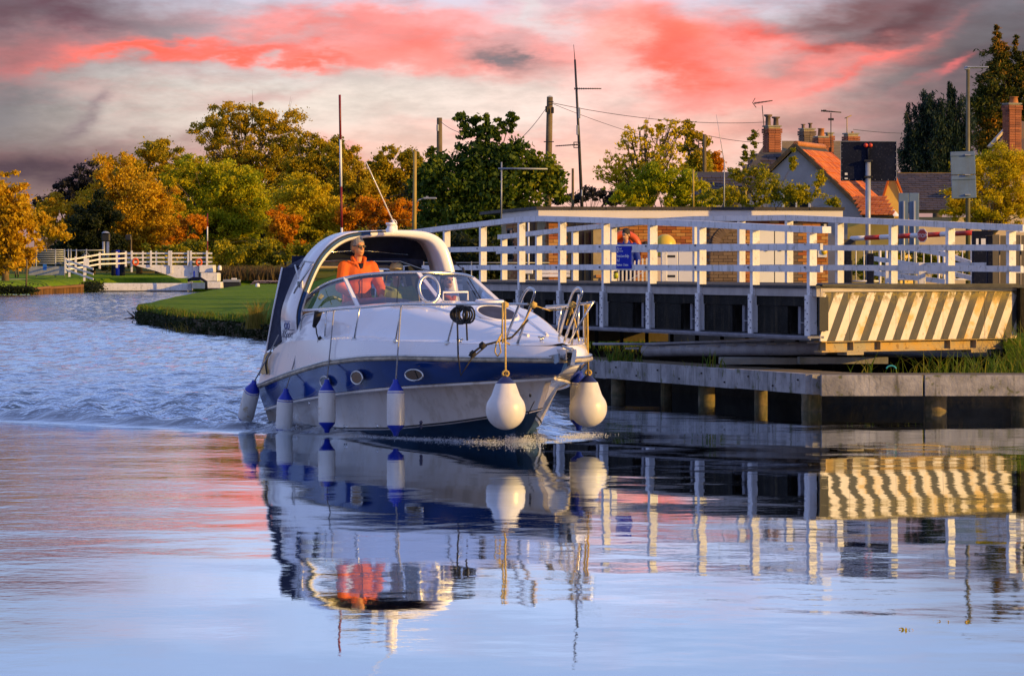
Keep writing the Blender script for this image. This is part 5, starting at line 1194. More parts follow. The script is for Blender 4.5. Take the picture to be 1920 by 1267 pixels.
mb = MB(); mb.box(Wp(1558, 224, 140.5), (.20, .05, .08)); mb.box(Wp(1546, 208, 140.5), (.12, .04, .07)); part('tuner_box', mb, M['cable'], ta)
ta = empty('tv_aerial', Wp(1588, 240, 145), 0, 'thin sunlit aerial stick on the far right chimney of the brown-roofed house', 'aerial', 'television aerials')
mb = MB(); mb.tube([Wp(1588, 252, 145), Wp(1588, 220, 145)], .018, 6); part('mast', mb, M['yellow_pole'], ta); yagi(ta, Wp(1584, 222, 145), Wp(1596, 217, 145), 5, .03, .05, .014, mat=M['yellow_pole'])
def wire(label, a, b, sag, r=.010):
    o = empty('overhead_wire', a, 0, label, 'wire', 'overhead wires'); mb = MB()
    mb.tube([a.lerp(b, k / 14) - Vector((0, 0, sag * 4 * (k / 14) * (1 - k / 14))) for k in range(15)], r, 5); part('wire', mb, M['cable'], o)
wire('upper overhead wire running right from the thick telegraph pole', Wp(1034, 193, 125.6), Wp(1440, 229, 150), .25)
wire('lower overhead wire running right from the thick telegraph pole', Wp(1034, 194, 125.6), Wp(1330, 285, 148), .15, .008)
wire('overhead wire dropping left from the thick telegraph pole to the maple', Wp(1022, 206, 125.6), Wp(955, 278, 118), .1)
wire('overhead wire between the shorter telegraph pole and the maple', Wp(826, 228, 149.6), Wp(890, 250, 125), .15)
wire('far overhead wire between the chimneys and the cypress', Wp(1600, 243, 150), Wp(1720, 250, 170), .05)
wire('overhead wire passing behind the flagpole', Wp(1330, 255, 150), Wp(1432, 268, 150), .05)
# ------------------------------------------------------------------ cabin cruiser
# local x = forward, y = port, z = up from the waterline
BO = Vector((-2.02, 52.22, 0)); BY = R(-68)
boat = empty('motor_cruiser', BO, BY, 'white and blue motor cruiser with an arched canopy frame motoring along the canal', 'boat')
FWD = Vector((math.cos(BY), math.sin(BY), 0)); STB = Vector((math.sin(BY), -math.cos(BY), 0))
def bp(px, py, v):
    """boat-local point on the vertical plane v metres to starboard of the keel"""
    k = (px - 960) / FPX
    u = (k * (BO.y - .3746 * v) + 2.02 + .9272 * v) / (.3746 + .9272 * k); d = BO.y - .9272 * u - .3746 * v
    return Vector((u, -v, EYE - (py - 500) * d / FPX))
def b2w(p): return BO + FWD * p[0] - STB * p[1] + Vector((0, 0, p[2]))
def bpart(name, mb, mat, root=None, **tg):
    return mb.build(name, mat, root or boat, **tg)
Wt = [(0, 1.36), (1, 1.42), (2, 1.45), (3, 1.45), (4, 1.38), (4.5, 1.28), (5, 1.13), (5.5, .95), (6, .74), (6.4, .54), (6.7, .36), (6.9, .18), (7, 0)]
def smooth_tab(tab, n=60):
    xs = np.linspace(tab[0][0], tab[-1][0], n); ys = [interp(tab, x) for x in xs]
    for _ in range(2): ys = [ys[0]] + [(ys[i - 1] + 2 * ys[i] + ys[i + 1]) / 4 for i in range(1, n - 1)] + [ys[-1]]
    return list(zip(xs, ys))
Wt = smooth_tab(Wt, 71)
Zr = smooth_tab([(0, .50), (1.4, .69), (2.9, .872), (4, .95), (4.7, .975), (7, .985)])
Zk = smooth_tab([(0, .235), (1.46, .385), (3.1, .52), (4.46, .625), (5.45, .69), (6.3, .745), (7, .80)])
Zb = smooth_tab([(0, .02), (1.45, .035), (3, .05), (4.26, .09), (5.33, .185), (6.1, .29), (7, .40)])
Zc = smooth_tab([(0, -.12), (3, -.08), (4.3, -.02), (5.3, .10), (6.2, .24), (7, .38)])
Zd = smooth_tab([(0, .72), (.3, .90), (.76, 1.06), (1.3, 1.12), (2.7, 1.17), (4.7, 1.18), (7, 1.15)])
def row(end, wfac, inset, ztab, zoff=0.0, n=44, dz_end=0.0, bow_in=0.0, y_sign=1):
    out = []
    for i in range(n + 1):
        k = i / n; k = 1 - (1 - k) ** 1.35; u7 = 7 * k
        u = end * k; w_ = interp(Wt, u7) * wfac; b = max(0, (k - .45) / .55)
        w_ = max(0, w_ - inset * min(1, w_ / .3) - bow_in * b * min(1, w_ / .25)) if i < n else 0.0
        out.append((u, w_ * y_sign, interp(ztab, u7) + zoff))
    return out
def both(rows_fn, mat, name, root=None):
    mb = MB()
    for s in (-1, 1):
        rows = rows_fn(s); mb.grid(rows)
    o = bpart(name, mb, mat, root); return o
hull_rows = lambda s: [row(6.72, .955, .05, Zk, 0, bow_in=.14, y_sign=s), row(6.60, .935, .08, Zk, -.055, bow_in=.20, y_sign=s), row(6.35, .90, .12, Zb, .03, bow_in=.34, y_sign=s)]
band_rows = lambda s: [row(6.99, 1.0, .0, Zr, -.02, y_sign=s), row(6.88, .985, .015, Zr, -.14, bow_in=.05, y_sign=s), row(6.76, .965, .035, Zk, .0, bow_in=.13, y_sign=s)]
keel = [(6.0 * (1 - (1 - i / 44) ** 1.35), 0, interp([(0, -.45), (4.4, -.42), (5.2, -.22), (5.6, .0), (6.05, .22)], 6.0 * (1 - (1 - i / 44) ** 1.35))) for i in range(45)]
anti_rows = lambda s: [row(6.30, .895, .13, Zb, 0, bow_in=.36, y_sign=s), row(6.18, .86, .16, Zc, -.02, bow_in=.44, y_sign=s), keel]
hull = both(hull_rows, M['gelcoat_hull'], 'hull'); both(band_rows, M['blue_hull'], 'blue_band'); both(anti_rows, M['antifoul'], 'antifouling')
both(lambda s: [row(6.352, .90, .117, Zb, .032, bow_in=.338, y_sign=s), row(6.33, .90, .115, Zb, .014, bow_in=.345, y_sign=s)], M['black'], 'boot_stripe')
both(lambda s: [row(6.33, .898, .118, Zb, .014, bow_in=.345, y_sign=s), row(6.30, .896, .124, Zb, .0, bow_in=.36, y_sign=s)], M['gelcoat'], 'boot_line')
# knuckle moulding
for s in (-1, 1):
    mb = MB(); mb.tube([(p[0], p[1] * 1.004, p[2] - .012) for p in row(6.73, .957, .045, Zk, -.01, bow_in=.14, y_sign=s)], .022, 6); bpart('spray_rail', mb, M['gelcoat_hull'])
rub = pm('rub_rail_gold', (.50, .42, .30), .4, .3, 8, col2=(.20, .18, .14), spots=((.10, .10, .04), .5, 20))
pts = [(p[0], p[1] * 1.012, p[2]) for p in row(7.02, 1, 0, Zr, .0, y_sign=-1)] + [(p[0], p[1] * 1.012, p[2]) for p in reversed(row(7.02, 1, 0, Zr, .0, y_sign=1))][1:]
mb = MB(); mb.tube(pts, .024, 8); bpart('rub_rail', mb, rub)
mb = MB(); mb.tube([(p[0], p[1] * 1.004, p[2] + .034) for p in pts], .014, 6); bpart('rub_rail_insert', mb, M['steel'])
# transom
tr = [(0, y, z) for (y, z) in ((-1.36, .5), (-1.27, .235), (-1.2, .0), (0, -.45), (1.2, 0), (1.27, .235), (1.36, .5), (1.3, .72), (-1.3, .72))]
mb = MB(); mb.add(tr, [tuple(range(9))]); bpart('transom', mb, M['gelcoat_hull'])
# topsides above the rub rail, then the moulded deck
both(lambda s: [row(7.0, 1.0, .0, Zr, .03, y_sign=s), row(6.99, 1.0, .012, Zr, .12, y_sign=s) if False else [(a[0], lerp(a[1], b[1], .5) * 1.004, lerp(a[2], b[2], .5)) for a, b in zip(row(7.0, 1, 0, Zr, .03, y_sign=s), row(6.93, 1, .05, Zd, 0, y_sign=s))], row(6.93, 1.0, .05, Zd, 0, y_sign=s)], M['gelcoat'], 'topside')
Zcab = smooth_tab([(0, .60), (.3, .90), (.76, 1.13), (1.0, 1.28), (1.36, 1.47), (1.7, 1.52), (2.2, 1.545), (3.04, 1.625), (4.0, 1.57), (5.0, 1.44), (5.8, 1.31), (6.4, 1.21), (7, 1.16)], 80)
WB = [(1.15, 1.24, 1.50), (1.6, 1.225, 1.515), (2.1, 1.17, 1.53), (2.6, 1.04, 1.56), (2.88, .78, 1.585), (3.0, .45, 1.61), (3.05, 0, 1.625)]   # windscreen base
def ws_u(v):
    v = abs(v)
    for (u0, v0, z0), (u1, v1, z1) in zip(WB, WB[1:]):
        if v1 <= v <= v0: return lerp(u0, u1, (v0 - v) / max(1e-6, v0 - v1))
    return -9
def deck_z(u, v):
    w_ = max(.02, interp(Wt, u) - .05); t_ = min(1, abs(v) / w_); zd = interp(Zd, u); zc = interp(Zcab, u)
    # side deck, then a steep rounded cabin side, then a gently crowned top
    cabw = lerp(.965, .80, min(1, max(0, (u - 2.1) / 1.5))) if u < 3.4 else lerp(.80, .55, min(1, (u - 3.4) / 3.0))
    kk = lerp(48, 15, min(1, max(0, (u - 1.8) / 1.6))); g = 1 / (1 + math.exp((t_ - cabw) * kk)); g0 = 1 / (1 + math.exp((0 - cabw) * kk)); g1 = 1 / (1 + math.exp((1 - cabw) * kk))
    g = (g - g1) / (g0 - g1)
    return zd + (zc - zd) * g * (1 - .12 * t_ * t_) + .02 * (1 - t_)
mb = MB(); rows = []
NU, NV = 90, 48
for i in range(NU + 1):
    u = 6.93 * (1 - (1 - i / NU) ** 1.2) if True else 0
    w_ = max(0, interp(Wt, min(7, u * 7 / 6.93)) - .05 * min(1, interp(Wt, min(7, u * 7 / 6.93)) / .3))
    rows.append([(u, w_ * (j / NV * 2 - 1), deck_z(u, w_ * (j / NV * 2 - 1))) for j in range(NV + 1)])
n = NV + 1; P = [p for r_ in rows for p in r_]; F = []
for i in range(NU):
    for j in range(NV):
        c = [sum(P[q][k] for q in (i * n + j, i * n + j + 1, (i + 1) * n + j + 1, (i + 1) * n + j)) / 4 for k in range(3)]
        if abs(c[1]) < 1.2 and c[0] < ws_u(c[1]) - .04: continue
        if c[0] < .9 and abs(c[1]) < 1.1: continue
        F.append((i * n + j, i * n + j + 1, (i + 1) * n + j + 1, (i + 1) * n + j))
mb.add(P, F, True); deck = bpart('deck', mb, M['gelcoat'])
# cockpit interior
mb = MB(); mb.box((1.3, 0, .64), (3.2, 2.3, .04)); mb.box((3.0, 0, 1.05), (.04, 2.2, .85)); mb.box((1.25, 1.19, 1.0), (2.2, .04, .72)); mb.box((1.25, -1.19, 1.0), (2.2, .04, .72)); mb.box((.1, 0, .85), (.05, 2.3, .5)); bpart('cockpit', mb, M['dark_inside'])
mb = MB(); rws = []
for i in range(9):
    a = i / 8 * math.pi; rws.append([(2.05 + .5 * math.sin(b) - .05, -.42 + .62 * math.cos(a) , 1.48 + .20 * math.sin(a) * math.cos(b * .7)) for b in np.linspace(0, 1.5, 6)])
mb.grid(rws); bpart('dashboard', mb, pm('dashboard_grey', (.18, .19, .24), .5, .2))
for yy in (-.62, .65):
    mb = MB(); mb.box((.75, yy, .98), (.5, .55, .16), bev=.05); st = bpart('seat', mb, M['cushion']); mb = MB(); mb.box((.48, yy, 1.22), (.14, .55, .5), bev=.05); mb.build('seat_back', M['cushion'], st)
mb = MB(); mb.box((1.35, -1.12, 1.33), (.5, .10, .34), bev=.03); bpart('side_cushion', mb, M['cushion'])
# steering wheel
mb = MB(); c = Vector((1.62, -.42, 1.42)); mb.tube([c + Vector((.06 * math.sin(a), .17 * math.cos(a), .16 * math.sin(a))) for a in np.linspace(0, 2 * math.pi, 25)[:-1]], .013, 6, closed=True); mb.tube([c, c + Vector((.2, 0, -.08))], .02, 6); bpart('steering_wheel', mb, M['black'])

# windscreen: panes, mullions and top rail
WT = [(1.2, 1.225, 1.52), (1.42, 1.14, 1.70), (1.68, 1.06, 1.82), (1.86, .92, 1.895), (2.08, .70, 1.95), (2.20, .38, 1.978), (2.25, 0, 1.985)]
def mir(tab): return [Vector((u, -v, z)) for u, v, z in tab] + [Vector((u, v, z)) for u, v, z in reversed(tab[:-1])]
def dens(pl, k=6):
    o = []
    for i in range(len(pl) - 1):
        p0, p1, p2, p3 = pl[max(0, i - 1)], pl[i], pl[i + 1], pl[min(len(pl) - 1, i + 2)]
        for q in range(k):
            t_ = q / k; o.append(.5 * ((2 * p1) + (p2 - p0) * t_ + (2 * p0 - 5 * p1 + 4 * p2 - p3) * t_ ** 2 + (3 * p1 - p0 - 3 * p2 + p3) * t_ ** 3))
    return o + [pl[-1]]
Bl, Tl = dens(mir(WB)), dens(mir(WT)); NB = len(Bl)
cutsW = [0, 20, 36, 52, NB - 1]
for k, (a, b) in enumerate(zip(cutsW, cutsW[1:])):
    mb = MB(); mb.grid([[Bl[i].lerp(Tl[i], q) for i in range(a, b + 1)] for q in (0, .33, .66, 1)])
    bpart('windscreen_pane', mb, M['clear_glass'] if k in (0,) else M['glass'])
for i in cutsW[1:-1]:
    mb = MB(); mb.bar(Bl[i], Tl[i], .055, .025, up=(1, 0, .5)); bpart('windscreen_mullion', mb, M['gelcoat'])
mb = MB(); mb.tube(Tl, .024, 10); bpart('windscreen_rail', mb, M['steel'])
mb = MB(); mb.tube([p + Vector((0, 0, -.03)) for p in Tl], .014, 6); bpart('windscreen_seal', mb, M['black'])
mb = MB(); mb.tube([p + Vector((.0, 0, .0)) for p in Bl], .018, 6); bpart('windscreen_base', mb, M['gelcoat'])
for k in (28, 44):
    mb = MB(); mb.bar(Bl[k] + Vector((.05, 0, .01)), Bl[k].lerp(Tl[k + 4], .85) + Vector((.03, 0, .02)), .008, .012); bpart('wiper', mb, M['black'])

# arch (targa) with padded edge
arc = [(-1.27, .95, .30, .10), (-1.29, 1.22, .30, .10), (-1.28, 1.5, .29, .10), (-1.15, 1.85, .27, .10), (-1.00, 2.13, .25, .10), (-.82, 2.32, .235, .10), (-.60, 2.435, .22, .09), (-.3, 2.475, .21, .075), (0, 2.485, .21, .07)]
PV = {2.475: .27, 2.435: .50, 2.32: .64, 2.13: .72, 1.85: .78, 1.5: .83, 1.22: .88, .95: .92}
arc = [(v, z, c, t_ * 1.15) for v, z, c, t_ in arc]; arc = arc + [(PV[z], z, c, t_ * (1.4 if z < 2.4 else 1.1)) for v, z, c, t_ in reversed(arc[:-1])]
pl = dens([Vector((v, z, 0)) for v, z, c, t_ in arc], 4); m_ = len(pl)
def prof_at(i): q = i / (m_ - 1) * (len(arc) - 1); j = min(len(arc) - 2, int(q)); f_ = q - j; return lerp(arc[j][2], arc[j + 1][2], f_), lerp(arc[j][3], arc[j + 1][3], f_)
def arch_ring(i, co, inset=0.0, front=0.0):
    c, th_ = prof_at(i); p = pl[i]; t_ = (pl[min(m_ - 1, i + 1)] - pl[max(0, i - 1)]).normalized(); nr = Vector((-t_.y, t_.x, 0))  # outward (left of travel)
    uc = 1.17 + .16 * max(0, (1.5 - p.y)) ** 1 * .6 - .02 * p.y
    pts_ = []
    for a, b in co: q = p + nr * (b * th_ + inset); pts_.append((uc + a * c + front, q.x * 1.0, q.y))
    return pts_
shape = [(-1, .35), (-.92, .5), (.92, .5), (1, .35), (1, -.25), (.85, -.5), (-.85, -.5), (-1, -.25)]
rows = [arch_ring(i, shape) for i in range(m_)]
mb = MB(); mb.grid(rows, True, True); mb.add(rows[0], [tuple(range(8))]); mb.add(rows[-1], [tuple(reversed(range(8)))]); arch = bpart('arch', mb, M['gelcoat'])
mb = MB(); rows = [arch_ring(i, [(.96, .34), (1.04, .28), (1.04, -.10), (.96, -.15)]) for i in range(2, int(m_ * .46))]; mb.grid(rows, True, True); bpart('arch_trim', mb, M['blue_canvas'], arch)
mb = MB(); mb.tube([Vector(arch_ring(i, [(1.02, .30)])[0]) for i in range(1, int(m_ * .5))], .010, 6); bpart('arch_piping', mb, M['black'], arch)
# light and antenna on top of the arch
mb = MB(); c = bp(733, 431, .12); mb.lathe([(.065, -.03), (.065, .015), (.05, .02), (.05, .06), (.065, .065), (.065, .09), (0, .095)], c, 14); bpart('navigation_light', mb, M['gelcoat'], arch)
mb = MB(); c = bp(741, 431, .02); mb.lathe([(.045, -.03), (.03, 0), (.03, .05), (.0, .07)], c, 12); p0, p1 = c + Vector((0, 0, .05)), bp(686, 303, .55); mb.tube([p0, p0.lerp(p1, .08)], .016, 8); mb.tube([p0.lerp(p1, .08), p1], [.009, .005], 6)
mb.tube([c + Vector((0, -.03 + .05 * math.cos(a), .08 + .05 * math.sin(a))) for a in np.linspace(-1.4, 2.2, 10)], .005, 5); bpart('antenna', mb, M['gelcoat'], arch)
for z_, k in ((0, 0),):
    mb = MB(); c = bp(564, 533, 1.27); mb.box(c, (.12, .03, .10), bev=.01); nl = bpart('side_light', mb, M['gelcoat'], arch); mb = MB(); mb.box(c + Vector((-.02, -.018, 0)), (.07, .02, .07)); mb.build('lens', pm('teal_lens', (.01, .08, .10), .1), nl)
# navy canopy behind the arch
mb = MB(); rws = []
for k in range(7):
    q = k / 6; u = lerp(.98, .62, q); zt = lerp(2.46, 2.17, q ** 1.4); hw = lerp(.62, 1.05, q)
    rws.append([(u, -1.22, lerp(1.9, 1.78, q)) if False else (u, -lerp(1.02, 1.24, q), lerp(2.10, 2.02, q)), (u, -lerp(.80, 1.12, q), lerp(2.31, 2.10, q)), (u, -hw * .9, zt - .04), (u, -hw * .4, zt), (u, hw * .4, zt), (u, hw * .9, zt - .04), (u, lerp(.80, 1.12, q), lerp(2.31, 2.10, q)), (u, lerp(1.02, 1.24, q), lerp(2.10, 2.02, q))])
mb.grid(rws); bpart('canopy', mb, M['navy'])
mb = MB()
for s in (-1, 1):
    mb = MB(); mb.slab([(.62, s * 1.22, 2.05), (.98, s * 1.10, 2.05), (1.02, s * 1.25, 1.5), (.80, s * 1.30, 1.12), (.34, s * 1.34, .98), (.50, s * 1.30, 1.5)], .012, (0, s, 0)); bpart('side_curtain', mb, M['navy'])
mb = MB(); mb.tube([(.61, -1.24, 2.05), (.49, -1.32, 1.5), (.33, -1.36, .98), (.10, -1.38, .66)], .012, 6); bpart('curtain_edge', mb, M['gelcoat'])
# rear window frame of the canopy, seen from inside
mb = MB(); mb.tube([(.60, -1.0, 1.5), (.60, -1.0, 1.95), (.60, -.9, 2.06), (.60, .2, 2.06), (.60, .42, 1.95), (.60, .5, 1.5)], .02, 8); mb.tube([(.60, .62, 1.5), (.60, .64, 1.9), (.8, 1.0, 2.12)], .02, 8); bpart('window_edge', mb, M['cushion'])
mb = MB(); mb.add([(.58, .44, 2.06), (.58, .68, 2.1), (.58, .66, 1.3), (.58, .52, 1.3)], [(0, 1, 2, 3)]); mb.add([(.58, -1.1, 2.04), (.58, .7, 2.08), (.58, .7, 2.2), (.58, -1.1, 2.2)], [(0, 1, 2, 3)]); mb.add([(.58, -1.2, 2.04), (.58, -1.0, 2.08), (.58, -1.04, 1.3), (.58, -1.24, 1.3)], [(0, 1, 2, 3)]); bpart('rear_curtain', mb, M['navy'])
# stainless canopy hoops
mb = MB(); mb.tube([(.9, -.95, 2.05), (.75, -.8, 2.24), (.7, -.2, 2.27), (.68, .45, 2.22)], .013, 6); mb.tube([(.7, -1.15, 1.95), (.75, -.8, 2.13), (.8, .3, 2.13), (.9, .65, 2.0), (1.2, .92, 1.7)], .013, 6); bpart('canopy_hoop', mb, M['steel'])
for (a, b) in ((bp(588, 492, 1.22), bp(553, 545, 1.36)), (bp(584, 495, 1.22), bp(551, 550, 1.36)), (bp(553, 497, 1.3), bp(560, 522, 1.36)), (bp(588, 492, 1.22), bp(571, 490, 1.3)), (bp(571, 490, 1.3), bp(564, 506, 1.3))):
    mb = MB(); mb.tube([a, b], .011, 6); bpart('grab_bar', mb, M['steel'])

# rails
railS = [bp(563, 636, 1.34), bp(564, 612, 1.34), bp(566, 600, 1.34), bp(572, 591, 1.35), bp(582, 588, 1.36), (3.03, -1.37, 1.538), (3.77, -1.32, 1.565), (4.7, -1.14, 1.61), (5.63, -.82, 1.62), (6.3, -.52, 1.63), (6.72, -.34, 1.63)]
railS = [Vector(p) for p in railS]; mb = MB(); mb.tube(dens(railS, 3), .0135, 8); bpart('guard_rail', mb, M['steel'])
railP = [Vector((p.x, -p.y, p.z)) for p in railS[5:]] + [Vector((7.0, .36, 1.65)), Vector((7.12, .30, 1.655))]; mb = MB(); mb.tube(dens(railP, 3), .0135, 8); bpart('guard_rail', mb, M['steel'])
mb = MB(); mb.tube(dens([Vector((7.12, .30, 1.655)), Vector((7.05, .05, 1.63)), Vector((6.72, -.1, 1.62))], 3), .0135, 8) if False else None
def stan(u0, v0, u1, v1, z1):
    mb = MB(); mb.tube([(u0, -v0, deck_z(u0, v0) - .02), (u1, -v1, z1)], .0115, 8); o = bpart('stanchion', mb, M['steel']); mb = MB(); mb.lathe([(.03, -.015), (.03, .012), (.014, .03)], (u0, -v0, deck_z(u0, v0)), 10); mb.build('foot', M['steel'], o)
for (u0, v0, u1, v1, z1) in ((2.66, 1.38, 2.68, 1.37, 1.52), (3.58, 1.33, 3.75, 1.32, 1.565), (4.62, 1.18, 4.72, 1.14, 1.61), (5.52, .87, 5.68, .80, 1.62)):
    stan(u0, v0, u1, v1, z1); stan(u0, -v0, u1, -v1, z1)
def hoop(v, sgn):
    a, b = Vector((6.12, v * 1.12, deck_z(6.12, v))), Vector((6.36, v * .98, deck_z(6.36, v)))
    t0 = Vector((6.62, v, 1.80))
    mb = MB(); mb.tube(dens([a, a.lerp(t0, .80), Vector((6.66, v * 1.0, 1.79)), Vector((6.76, v, 1.815)), Vector((6.86, v * .98, 1.79)), Vector((6.84, v * .98, 1.70)), b], 4), .016, 8); bpart('bow_hoop', mb, M['steel'])
hoop(-.33, 1); hoop(.27, 1)
mb = MB(); mb.tube([(6.70, .30, 1.74), (6.50, .30, deck_z(6.5, .3))], .013, 8); mb.tube([(7.12, .30, 1.655), (6.83, .12, deck_z(6.8, .1))], .012, 8); mb.tube([(7.10, .30, 1.655), (6.62, .30, 1.62), (6.2, .1, 1.60)], .012, 8); bpart('pulpit', mb, M['steel'])
# portholes
def porthole(px, py, v, rx, rz, nm='porthole'):
    c = bp(px, py, v); n_ = Vector((0, -1, .06)).normalized()
    # follow the hull side
    u = c.x; dw = (interp(Wt, u + .2) - interp(Wt, u - .2)) / .4; n_ = Vector((-dw, -1, .0)).normalized(); tx = Vector((1, -dw, 0)).normalized(); tz = Vector((0, 0, 1)); c = c + n_ * .012
    P = [c + tx * rx * math.cos(a) + tz * rz * math.sin(a) for a in np.linspace(0, 2 * math.pi, 25)[:-1]]
    mb = MB(); mb.tube(P, .012, 8, closed=True); o = bpart(nm, mb, M['steel']); mb = MB(); mb.add([p + n_ * .003 for p in P], [tuple(range(24))]); mb.build('pane', M['window_dark'], o)
porthole(611, 716, 1.425, .165, .068); porthole(671, 708, 1.365, .165, .078); porthole(778, 703, 1.10, .165, .066)
# brass vent on the quarter
c = bp(500, 682, 1.385); mb = MB(); prv = [(-.20, -.12), (-.10, -.14), (.06, -.12), (.18, -.125), (.10, -.02), (.14, .08), (.34, .16), (.16, .15), (0.0, .12), (-.06, .0)]
mb.slab([c + Vector((x * .8, -.012, z)) for x, z in prv], .02, (0, -1, 0)); vt = bpart('side_vent', mb, M['brass'])
mb = MB(); mb.tube([c + Vector((x * .8, -.036, z)) for x, z in ((.16, -.125), (.09, -.02), (.13, .08), (.32, .16))], .014, 6); mb.build('vent_edge', M['black'], vt)
# lettering on the quarter
M['print_blue'] = pm('blue_grey_print', (.16, .18, .34), .5, .05); M['print_dark'] = pm('dark_print', (.05, .05, .10), .5, .05)
LP = bp(545, 627, 1.375); text_part('lettering', '30Sport', .135, M['print_dark'], boat, LP + Vector((.06, -.07, 0)), (R(84), 0, 0), align='CENTER', shear=.3)
mb = MB(); q = LP + Vector((.14, -.072, .062)); mb.box(q, (.42, .004, .010)); bpart('lettering', mb, M['print_dark'])
LP2 = bp(548, 611, 1.36)
for dx in (-.05, .05):
    mb = MB(); mb.tube([LP2 + Vector((dx + .04 * math.cos(a), -.07, .04 * math.sin(a))) for a in np.linspace(0, 2 * math.pi, 13)[:-1]], .010, 4, closed=True); bpart('emblem', mb, M['print_blue'])
mb = MB(); mb.box(LP2 + Vector((0, -.07, .058)), (.24, .004, .012)); bpart('emblem', mb, M['print_blue'])
# small flower-like mark and skin fittings near the waterline
c = bp(794, 796, 1.06)
mb = MB()
for k in range(8): a = k * math.pi / 4; mb.box(c + Vector((.035 * math.cos(a), -.05, .035 * math.sin(a))), (.016, .006, .03)) if False else mb.tube([c + Vector((.012 * math.cos(a), -.03, .012 * math.sin(a))), c + Vector((.05 * math.cos(a), -.03, .05 * math.sin(a)))], .010, 4)
bpart('emblem', mb, M['print_dark'])
for px, py, v in ((648, 799, 1.30), (652, 800, 1.30), (710, 799, 1.22), (582, 756, 1.33)): mb = MB(); mb.lathe([(.022, 0), (.018, .014), (0, .016)], bp(px, py, v) + Vector((0, -.01, 0)), 8, axis=(0, -1, 0)); bpart('skin_fitting', mb, M['steel'])
# hatches
def hatch(u, v, r_, tilt, nm, open_=False, asp=1.0):
    c = Vector((u, -v, deck_z(u, v) + .03)); 
    if open_: ax1 = Vector((0, 1, 0)); ax2 = Vector((-.25, 0, 1)).normalized(); c = c + ax2 * r_ * 1.05
    else: ax1 = Vector((0, 1, 0)); ax2 = Vector((1, 0, -tilt)).normalized()
    P = [c + ax1 * r_ * math.cos(a) + ax2 * r_ * asp * math.sin(a) for a in np.linspace(0, 2 * math.pi, 33)[:-1]]
    n_ = ax1.cross(ax2).normalized(); n_ = n_ if n_.z > 0 or open_ else -n_
    mb = MB(); mb.tube(P, .022, 8, closed=True); o = bpart(nm, mb, M['gelcoat'] if not open_ else M['steel']); mb = MB(); mb.add([p + (Vector((0, 0, .012)) if not open_ else Vector((0, 0, 0))) for p in P], [tuple(range(32))]); mb.build('pane', pm('smoked_acrylic', (.035, .028, .04), .45, .2, 4, spec=.25) if not open_ else M['glass'], o)
hatch(4.92, 0.0, .24, .30, 'deck_hatch', False, 1.25)
hatch(3.36, .26, .13, 0, 'open_hatch', True, 1.3)
hatch(3.55, -.45, .16, .05, 'low_hatch', False, 1.0)
mb = MB(); p = bp(854, 563, .15); mb.tube([p + Vector((0, .16, 0)), p + Vector((0, .16, .10)), p + Vector((0, -.16, .10)), p + Vector((0, -.16, 0))], .013, 6); bpart('deck_handle', mb, M['gelcoat'])
# moulded ridges on the foredeck
mb = MB(); mb.tube([(u, -v, deck_z(u, v) - .004) for u, v in [(5.35, .0), (5.42, .15), (5.38, -.16), ]], .01, 4)
for s in (-1, 1):
    mb = MB(); mb.tube([(u, s * v, deck_z(u, v) + .002) for u, v in zip(np.linspace(3.3, 6.2, 14), np.linspace(.62, .12, 14))], .018, 6); bpart('deck_rib', mb, M['gelcoat'])
for (u, v) in ((6.6, .12), (5.7, .78), (5.7, -.78), (.5, 1.3)):
    z = deck_z(u, v) + .035; mb = MB(); mb.tube([(u - .09, -v, z + .01), (u + .09, -v, z + .01)], .012, 6); mb.tube([(u - .03, -v, z - .03), (u - .03, -v, z + .01)], .011, 6); mb.tube([(u + .03, -v, z - .03), (u + .03, -v, z + .01)], .011, 6); bpart('cleat', mb, M['steel'])
# anchor in its roller at the stem head
mb = MB(); mb.box((7.02, 0, 1.10), (.34, .10, .03)); mb.box((7.04, .06, 1.06), (.30, .012, .12)); mb.box((7.04, -.06, 1.06), (.30, .012, .12)); rl = bpart('anchor_roller', mb, M['steel'])
mb = MB(); mb.slab([(7.10, .05, 1.14), (7.26, .04, 1.10), (7.24, .02, .94), (7.14, .02, .92)], .05, (0, -1, 0)); mb.slab([(6.86, -.14, 1.04), (7.10, -.10, 1.07), (7.06, -.08, .97), (6.98, -.09, .95)], .02, (0, -1, 0)); mb.tube([(6.7, 0, 1.18), (7.2, 0, 1.12)], .016, 6); bpart('anchor', mb, M['steel'])
mb = MB(); c = Vector((6.22, -.44, .62)); mb.lathe([(.022, 0), (.02, .015), (0, .02)], bp(995, 741, .42), 10, axis=(0, -1, 0)); mb.tube([bp(1002, 752, .40), bp(990, 776, .42)], .006, 5); bpart('bow_eye', mb, M['black'])

